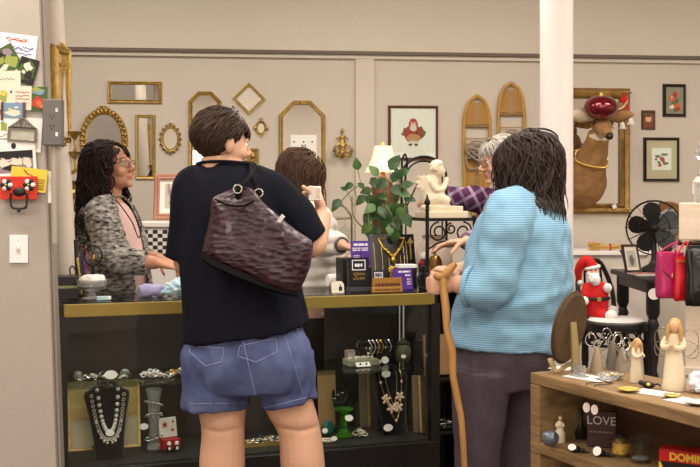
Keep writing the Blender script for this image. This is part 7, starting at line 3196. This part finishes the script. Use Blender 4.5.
def figurine(p, h, yaw, label, wings=True, seated=False, tilt=.2, hairm=None):
    t = thing('figurine', label, 'figurine', p, yaw, None)
    k = h / .225
    b = MB()
    if not seated:
        b.lathe([(0, 0), (.035, 0), (.036, .006), (.031, .06), (.026, .105), (.022, .135), (.024, .152), (.022, .168), (.012, .178), (0, .18)], seg=20, sq=.85)
    else:
        b.lathe([(0, 0), (.046, 0), (.048, .01), (.042, .05), (.046, .075), (.034, .095), (.028, .13), (.030, .15), (.024, .168), (.012, .178), (0, .18)], seg=20, sq=.95)
    for v in b.bm.verts:
        v.co *= k
    b.build('dress', dress, t)
    for sx in (-1, 1):
        b = MB()
        b.tube([V(sx * .022, 0, .160) * k, V(sx * .030, -.012, .138) * k, V(sx * .020, -.030, .132) * k, V(sx * .004, -.036, .140) * k], [.010 * k, .0095 * k, .0085 * k, .006 * k], 8, sub=3)
        b.build('arm', dress, t)
    b = MB()
    hc = V(.004, -.010, .196) * k
    b.ell(hc, (.0165 * k, .018 * k, .0205 * k), Matrix.Rotation(tilt, 3, 'X'), 14, 10)
    b.cyl(V(0, -.002, .170) * k, hc, .009 * k, seg=8)
    b.build('head', face_f, t)
    b = MB()
    b.ell(V(.002, -.036, .140) * k, (.010 * k, .008 * k, .007 * k), None, 8, 6)
    b.build('folded_hands', face_f, t)
    b = MB()
    b.ell(hc + V(0, .006, .005) * k, (.0195 * k, .0195 * k, .0205 * k), None, 14, 10)
    if not seated:
        b.tube([hc + V(0, .012, .0) * k, V(0, .020, .170) * k, V(.0, .024, .145) * k], [.018 * k, .018 * k, .010 * k], 10, sub=3)
        for sx in (-1, 1):
            b.tube([hc + V(sx * .014, -.002, .006) * k, hc + V(sx * .019, -.004, -.018) * k, hc + V(sx * .020, -.002, -.045) * k], [.007 * k, .008 * k, .004 * k], 8, sub=3)
    b.build('hair', hairm or hair_bl, t)
    if wings:
        for sx in (-1, 1):
            b = MB()
            for q in (1.0, .8):
                b.tube([V(sx * .008, .022, .150) * k, V(sx * .040, .030, .185 * q) * k, V(sx * .065, .034, .165 * q) * k, V(sx * .060, .034, .125 * q) * k, V(sx * .030, .03, .10) * k, V(sx * .008, .022, .140) * k], .0011, 5, sub=5)
            b.build('wire_wing', wr, t)
    return t


figurine(G(674, 390, KTZ), .212, -.5, 'tallest cream angel figurine with long blond hair and folded hands')
figurine(G(636, 382, KTZ), .135, .6, 'small cream girl figurine with wire wings on the crate top', True)
figurine(G(560, 442, MZ), .085, -.3, 'seated cream figurine inside the crate shelf', False, True, .4, mat('figurine_hair_tan', (178, 132, 86), .7))

# round wooden plaque on a brass easel
p = G(572, 372, KTZ)
t = thing('round_plaque', 'large round brown wooden plaque on an easel, seen from behind', 'plaque', p, 0)
ctr = P(569.5, 327.5, p.y - .01) - p
nn = V(.80, -.58, -.17).normalized()
fr = frame_from(nn)
wd = mat('plaque_wood', (92, 70, 44), .7, var=(9, .5), col2=(66, 48, 30), bump=(50, .4))
b = MB()
b.lathe([(0, -.008), (.109, -.008), (.114, -.003), (.114, .004), (.106, .009), (.06, .007), (0, .007)], ctr, 40, fr)
b.build('disc', wd, t, 30)
b = MB()
b.tube([ctr + fr @ V(.115 * math.cos(a), .115 * math.sin(a), -.002) for a in (2 * PI * i / 48 for i in range(48))], .0042, 6, closed=True)
b.build('rim', mat('plaque_rim', (70, 48, 28), .6), t)
e = thing('plaque_easel', 'brass easel propping up the round wooden plaque', 'easel', p, 0)
eb = mat('easel_brass', (146, 128, 82), .5, .3)
b = MB()
b.tube([P(573, 322, p.y - .045) - p, P(575, 350, p.y - .06) - p, P(576, 372, p.y - .055) - p], [.007, .0085, .009], 8, flat=1.6)
b.build('back_leg', eb, e)
b = MB()
b.tube([P(550, 359, p.y + .0) - p, P(553, 366, p.y - .02) - p, P(557, 371.5, p.y - .03) - p, P(566, 366, p.y - .04) - p, P(574, 362, p.y - .05) - p], [.010, .010, .008, .009, .008], 8, sub=3, flat=.6)
b.build('front_cradle', eb, e)
t = thing('glass_block', 'ribbed clear glass block at the easel\'s foot on the crate', 'glass', G(579, 377, KTZ), KROT)
b = MB()
for i in range(6):
    b.tube([V(-.022 + .009 * i, 0, 0), V(-.022 + .009 * i, 0, .038)], [.0062, .0060], 10)
b.box((0, 0, .003), (.058, .03, .006))
b.build('block', crystal, t, 20)
# wire angels: three cones with looped wire
for k, (px, py, h_, lab) in enumerate(((597, 372, .105, 'left wire angel with beige cone body behind the easel'), (612, 369, .115, 'middle wire angel with grey cone body and tall loops'), (622, 371, .10, 'right wire angel nearest the small girl figurine'))):
    t = thing('wire_angel', lab, 'figurine', G(px, py, KTZ), .3 * k, 'wire angels on the crate')
    b = MB()
    b.lathe([(0, 0), (.024, 0), (.018, .03), (.008, h_ * .7), (.004, h_ * .75), (0, h_ * .76)], seg=14)
    b.build('cone_body', mat('organza_%d' % k, ((150, 132, 108), (112, 100, 90), (140, 128, 112))[k], .7), t)
    b = MB()
    for sx in (-1, 1):
        cx, cz = sx * .020, h_ * (.98 if sx < 0 else .86)
        b.tube([V(sx * .004, 0, h_ * .55)] + [V(cx + .017 * math.cos(a), 0, cz + .020 * math.sin(a)) for a in (-PI / 2 + 2 * PI * i / 14 for i in range(15))] + [V(sx * .004, 0, h_ * .5)], .0017, 6)
    b.tube([V(.011 * math.cos(a), .0, h_ * .86 + .011 * math.sin(a)) for a in (2 * PI * i / 14 for i in range(14))], .0017, 6, closed=True)
    b.tube([V(0, 0, h_ * .75), V(.022, -.01, h_ * .4), V(.026, -.012, .002)], .0015, 5, sub=3)
    b.build('wire_loops', silver, t)
t = thing('glass_dish', 'clear glass dish of small trinkets before the wire angels', 'dish', G(611, 379, KTZ))
b = MB()
b.lathe([(0, 0), (.030, 0), (.042, .016), (.040, .016), (.028, .004), (0, .004)], seg=22)
b.build('dish', crystal, t, 20)
b = MB()
r_ = random.Random(4)
for i in range(16):
    b.use(i % 2).ell((r_.uniform(-.022, .022), r_.uniform(-.022, .022), .010 + r_.uniform(0, .006)), (.006, .005, .004), None, 7, 5)
so = b.build('trinkets', [mat('trinket_olive', (150, 146, 92), .4), pearl], t)
so['kind'] = 'stuff'


def flat_paper(px, py, w_, d, rz, lab, cat='paper', name='paper_sheet', m_=None, grp='loose papers on the crate', zo=0.0):
    t = tag(MB().box((0, 0, .0006), (w_, d, .0012)).build(name, m_ or paper, None, loc=G(px, py, KTZ + zo)), lab, cat, grp)
    t.rotation_euler = (0, 0, rz)
    return t


flat_paper(590, 378, .15, .085, -.9, 'white paper under the glass dish, nearest the easel')
flat_paper(562, 368.5, .07, .06, -.7, 'white paper behind the easel on the crate')
flat_paper(655, 393, .12, .075, -.8, 'white paper between the two standing angel figurines', zo=.0)
flat_paper(686, 401, .09, .08, -1.0, 'white paper beside the tallest angel figurine')


def saucer(px, py, r, lab, m_, rim, pat=None):
    t = thing('saucer', lab, 'dish', G(px, py, KTZ + .0018))
    b = MB()
    b.lathe([(0, 0), (r * .6, 0), (r, .006), (r * .97, .0075), (r * .58, .002), (0, .002)], seg=28)
    b.build('plate', m_, t)
    b = MB()
    b.tube([V(r * .985 * math.cos(a), r * .985 * math.sin(a), .0068) for a in (2 * PI * i / 32 for i in range(32))], .0012, 5, closed=True)
    b.build('rim', rim, t)
    return t


saucer(629, 391, .032, 'round yellow coaster dish at the crate\'s front edge', mat('yellow_glaze', (206, 184, 80), .5, var=(60, .5), col2=(150, 130, 44)), gold_p)
saucer(671, 397, .022, 'little brown dish by the tallest figurine\'s hem', mat('brown_glaze', (176, 136, 70), .4), gold_s)
saucer(698, 404, .036, 'white decorated saucer at the crate\'s right end', mat('white_glaze', (230, 226, 222), .2, var=(50, .6), col2=(206, 190, 176)), mat('pink_rim', (190, 150, 140), .4))
t = thing('lace_cloth', 'crumpled lilac-white lace behind the tallest figurine', 'cloth', G(697, 392, KTZ))
b = MB()
b.ell((0, 0, .03), (.022, .03, .034), None, 16, 12)
b.ell((.01, -.03, .014), (.026, .026, .014), None, 14, 8)
me = remesh(b, .004, 1, 'lace')
displace(me, folds(.014, 40, 3, 1))
displace(me, lambda p, n: max(-.01, p.z * 0))
for v in me.vertices:
    v.co.z = max(v.co.z, .0005)
link('lace', me, mat('lace_white', (226, 222, 232), .8, var=(70, .6), col2=(196, 192, 204)), t)
t = thing('trinket_animal', 'small dark figure lying between the angel figurines', 'figurine', G(648, 388, KTZ), -.6)
b = MB()
b.ell((0, 0, .010), (.022, .010, .010), None, 12, 8)
b.ell((-.020, 0, .014), (.009, .008, .008), None, 10, 6)
b.tube([V(.018, 0, .012), V(.03, .002, .014), V(.036, .004, .008)], .003, 6)
b.build('body', black_p, t)
b = MB()
b.ell((.004, -.008, .012), (.006, .004, .005))
b.build('yellow_spot', mat('art_yellow', (226, 200, 70), .8), t)
# earrings hung over the crate's edge with two oval tags
hp = G(590, 384.5, KTZ)
t = thing('hanging_earrings', 'black wire earrings with two white oval tags over the crate edge', 'earrings', hp, 0)
fo = -KW
b = MB()
for k, d in ((0, KE * -.004), (1, KE * .034)):
    b.tube([d + V(0, 0, .003) - fo * .05, d + V(0, 0, .004) + fo * .004, d + fo * .009 + V(0, 0, -.004), d + fo * .009 + V(0, 0, -.055)], .0016, 6, sub=2)
b.build('wires', black_p, t)
for k, d in ((0, KE * -.004), (1, KE * .034)):
    b = MB()
    b.prism(blob(0, 0, .0105, .015, 18), .0012, M4(d + fo * .0095 + V(0, 0, -.068), frame_from(V(-.4, -1, 0))))
    b.build('oval_tag', mat('tag_pink', (232, 216, 208), .7), t)
flat_paper(604, 381, .09, .008, -1.2, 'thin black letter opener lying at the crate\'s edge', 'letter opener', 'letter_opener', black_p, None, .0016)

# inside the crate
t = thing('small_bell', 'grey-blue round bell inside the crate\'s left end', 'bell', G(546, 446, MZ), .8)
b = MB()
b.lathe([(0, 0), (.021, 0), (.024, .006), (.022, .03), (.014, .040), (0, .042)], (0, 0, .022), 18, Matrix.Rotation(PI / 2 - .3, 3, 'X'))
b.build('bell_body', mat('blue_grey_metal', (108, 116, 130), .35, .5), t)
b = MB()
b.lathe([(0, -.002), (.018, -.002), (.012, .001), (0, .001)], (0, 0, .022), 16, Matrix.Rotation(PI / 2 - .3, 3, 'X'))
b.build('dark_mouth', black_p, t)
t = thing('dark_bottle', 'dark green thin-necked bottle inside the crate beside the seated figurine', 'bottle', G(581, 438, MZ))
b = MB()
b.lathe([(0, 0), (.020, 0), (.022, .02), (.010, .036), (.005, .05), (.005, .085), (0, .085)], seg=16)
b.build('bottle', mat('bottle_dark', (34, 36, 28), .2), t)
b = MB()
b.lathe([(.006, .082), (.007, .094), (0, .096)], seg=12)
b.build('stopper', mat('bottle_stopper', (60, 50, 36), .4), t)
# the LOVE block
p = G(602, 447, MZ)
t = thing('wood_sign', 'dark red-brown block sign reading LOVE inside the crate', 'sign', p, math.atan2(-.35, 1))
b = MB()
b.box((0, 0, .056), (.088, .022, .112))
b.build('block', mat('sign_maroon', (62, 34, 34), .6), t, bevel=.002)
wl = mat('sign_letter', (196, 186, 182), .7)
o = link('lettering', text_mesh('LOVE', .037, .0006), wl, t)
o.rotation_euler = (PI / 2, 0, 0)
o.location = (-.001, -.0116, .082)
b = MB()
for poly in txt_lines(-.036, .036, (.048,), .0022, 4, 31):
    b.prism(poly, .0004, M4((0, -.0112, 0), Matrix.Rotation(PI / 2, 3, 'X')))
b.build('small_line', mat('sign_letter_dim', (120, 100, 98), .7), t)
for px, py, lab in ((575, 452, 'black brooch with white label, left inside the crate'), (600, 456, 'black pin with white label before the LOVE sign')):
    t = thing('brooch', lab, 'brooch', G(px, py, MZ), -.4)
    b = MB()
    b.ell((0, 0, .010), (.018, .014, .010), None, 12, 8)
    b.ell((.020, .004, .006), (.010, .008, .006), None, 10, 6)
    b.tube([V(.0, 0, .004), V(.03, -.006, .004), V(.044, 0, .003)], .002, 5)
    b.build('pin_body', black_p, t)
    b = MB()
    b.prism(blob(0, 0, .013, .010 if px < 590 else .014, 16), .001, M4((-.006, -.014, .017), frame_from(V(-.2, -1, .5))))
    b.build('label_tag', paper, t)
t = thing('small_bottle', 'small bottle with yellow label and dark cap inside the crate', 'bottle', G(621, 456, MZ))
b = MB()
b.lathe([(0, 0), (.022, 0), (.024, .006), (.024, .042), (.016, .052), (.012, .056), (0, .056)], seg=20)
b.build('bottle', mat('amber_glass', (96, 74, 34), .15, coat=.3), t)
b = MB()
b.lathe([(.0245, .010), (.0248, .010), (.0248, .040), (.0245, .040)], seg=24)
b.build('label', mat('label_yellow', (212, 172, 70), .6, var=(40, .6), col2=(120, 92, 40)), t)
b = MB()
b.lathe([(.013, .054), (.014, .066), (0, .067)], seg=16)
b.build('cap', black_p, t)
t = thing('glass_tumbler', 'clear glass tumbler inside the crate, right of the yellow-labelled bottle', 'glass', G(640, 462, MZ))
b = MB()
b.lathe([(0, 0), (.030, 0), (.033, .078), (.0312, .078), (.028, .008), (0, .008)], seg=28)
b.build('tumbler', cglass, t)
b = MB()
b.ell((0, 0, .012), (.024, .024, .006), None, 14, 6)
b.build('glass_base', crystal, t)
p = G(643, 472, MZ)
t = thing('hang_tag', 'yellow and black patterned tag lying before the tumbler', 'tag', p, -.5)
b = MB()
b.box((0, 0, .002), (.075, .03, .003))
b.build('tag', mat('tag_yellow', (206, 196, 104), .6, var=(60, .7), col2=(40, 38, 30)), t)
b = MB()
b.tube([V(-.034, 0, .004), V(-.05, .01, .006), V(-.055, -.01, .003)], .0012, 5, sub=3)
b.build('string', black_p, t)
# red game tin lettered DOMINOES, running out of the picture
a = P(659, 449, 3.06)
t = thing('game_box', 'red and black game box lettered DOMINOES in the crate corner', 'box', V(a.x, a.y, MZ), math.atan2(-.62, 1))
bh = a.z - MZ
b = MB()
b.box((.10, .03, bh / 2), (.20, .06, bh))
b.build('box', mat('box_black', (16, 15, 16), .5), t, bevel=.002)
b = MB()
b.box((.10, -.0008, bh - .016), (.198, .003, .030))
b.box((.10, .03, bh + .0006), (.198, .058, .002))
b.build('red_band', mat('tin_red', (186, 22, 24), .35), t)
o = link('lettering', text_mesh('DOMINOES', .029, .0006, .0010), mat('tin_yellow', (232, 190, 60), .5), t)
o.rotation_euler = (PI / 2, 0, 0)
o.location = (.104, -.0030, bh - .017)
b = MB()
b.prism([(.0, 0), (.022, .0), (.004, bh - .034), (.0, bh - .034)], .001, M4((0, -.0005, 0), Matrix.Rotation(PI / 2, 3, 'X')))
b.build('yellow_corner', mat('tin_yellow', (232, 190, 60), .5), t)
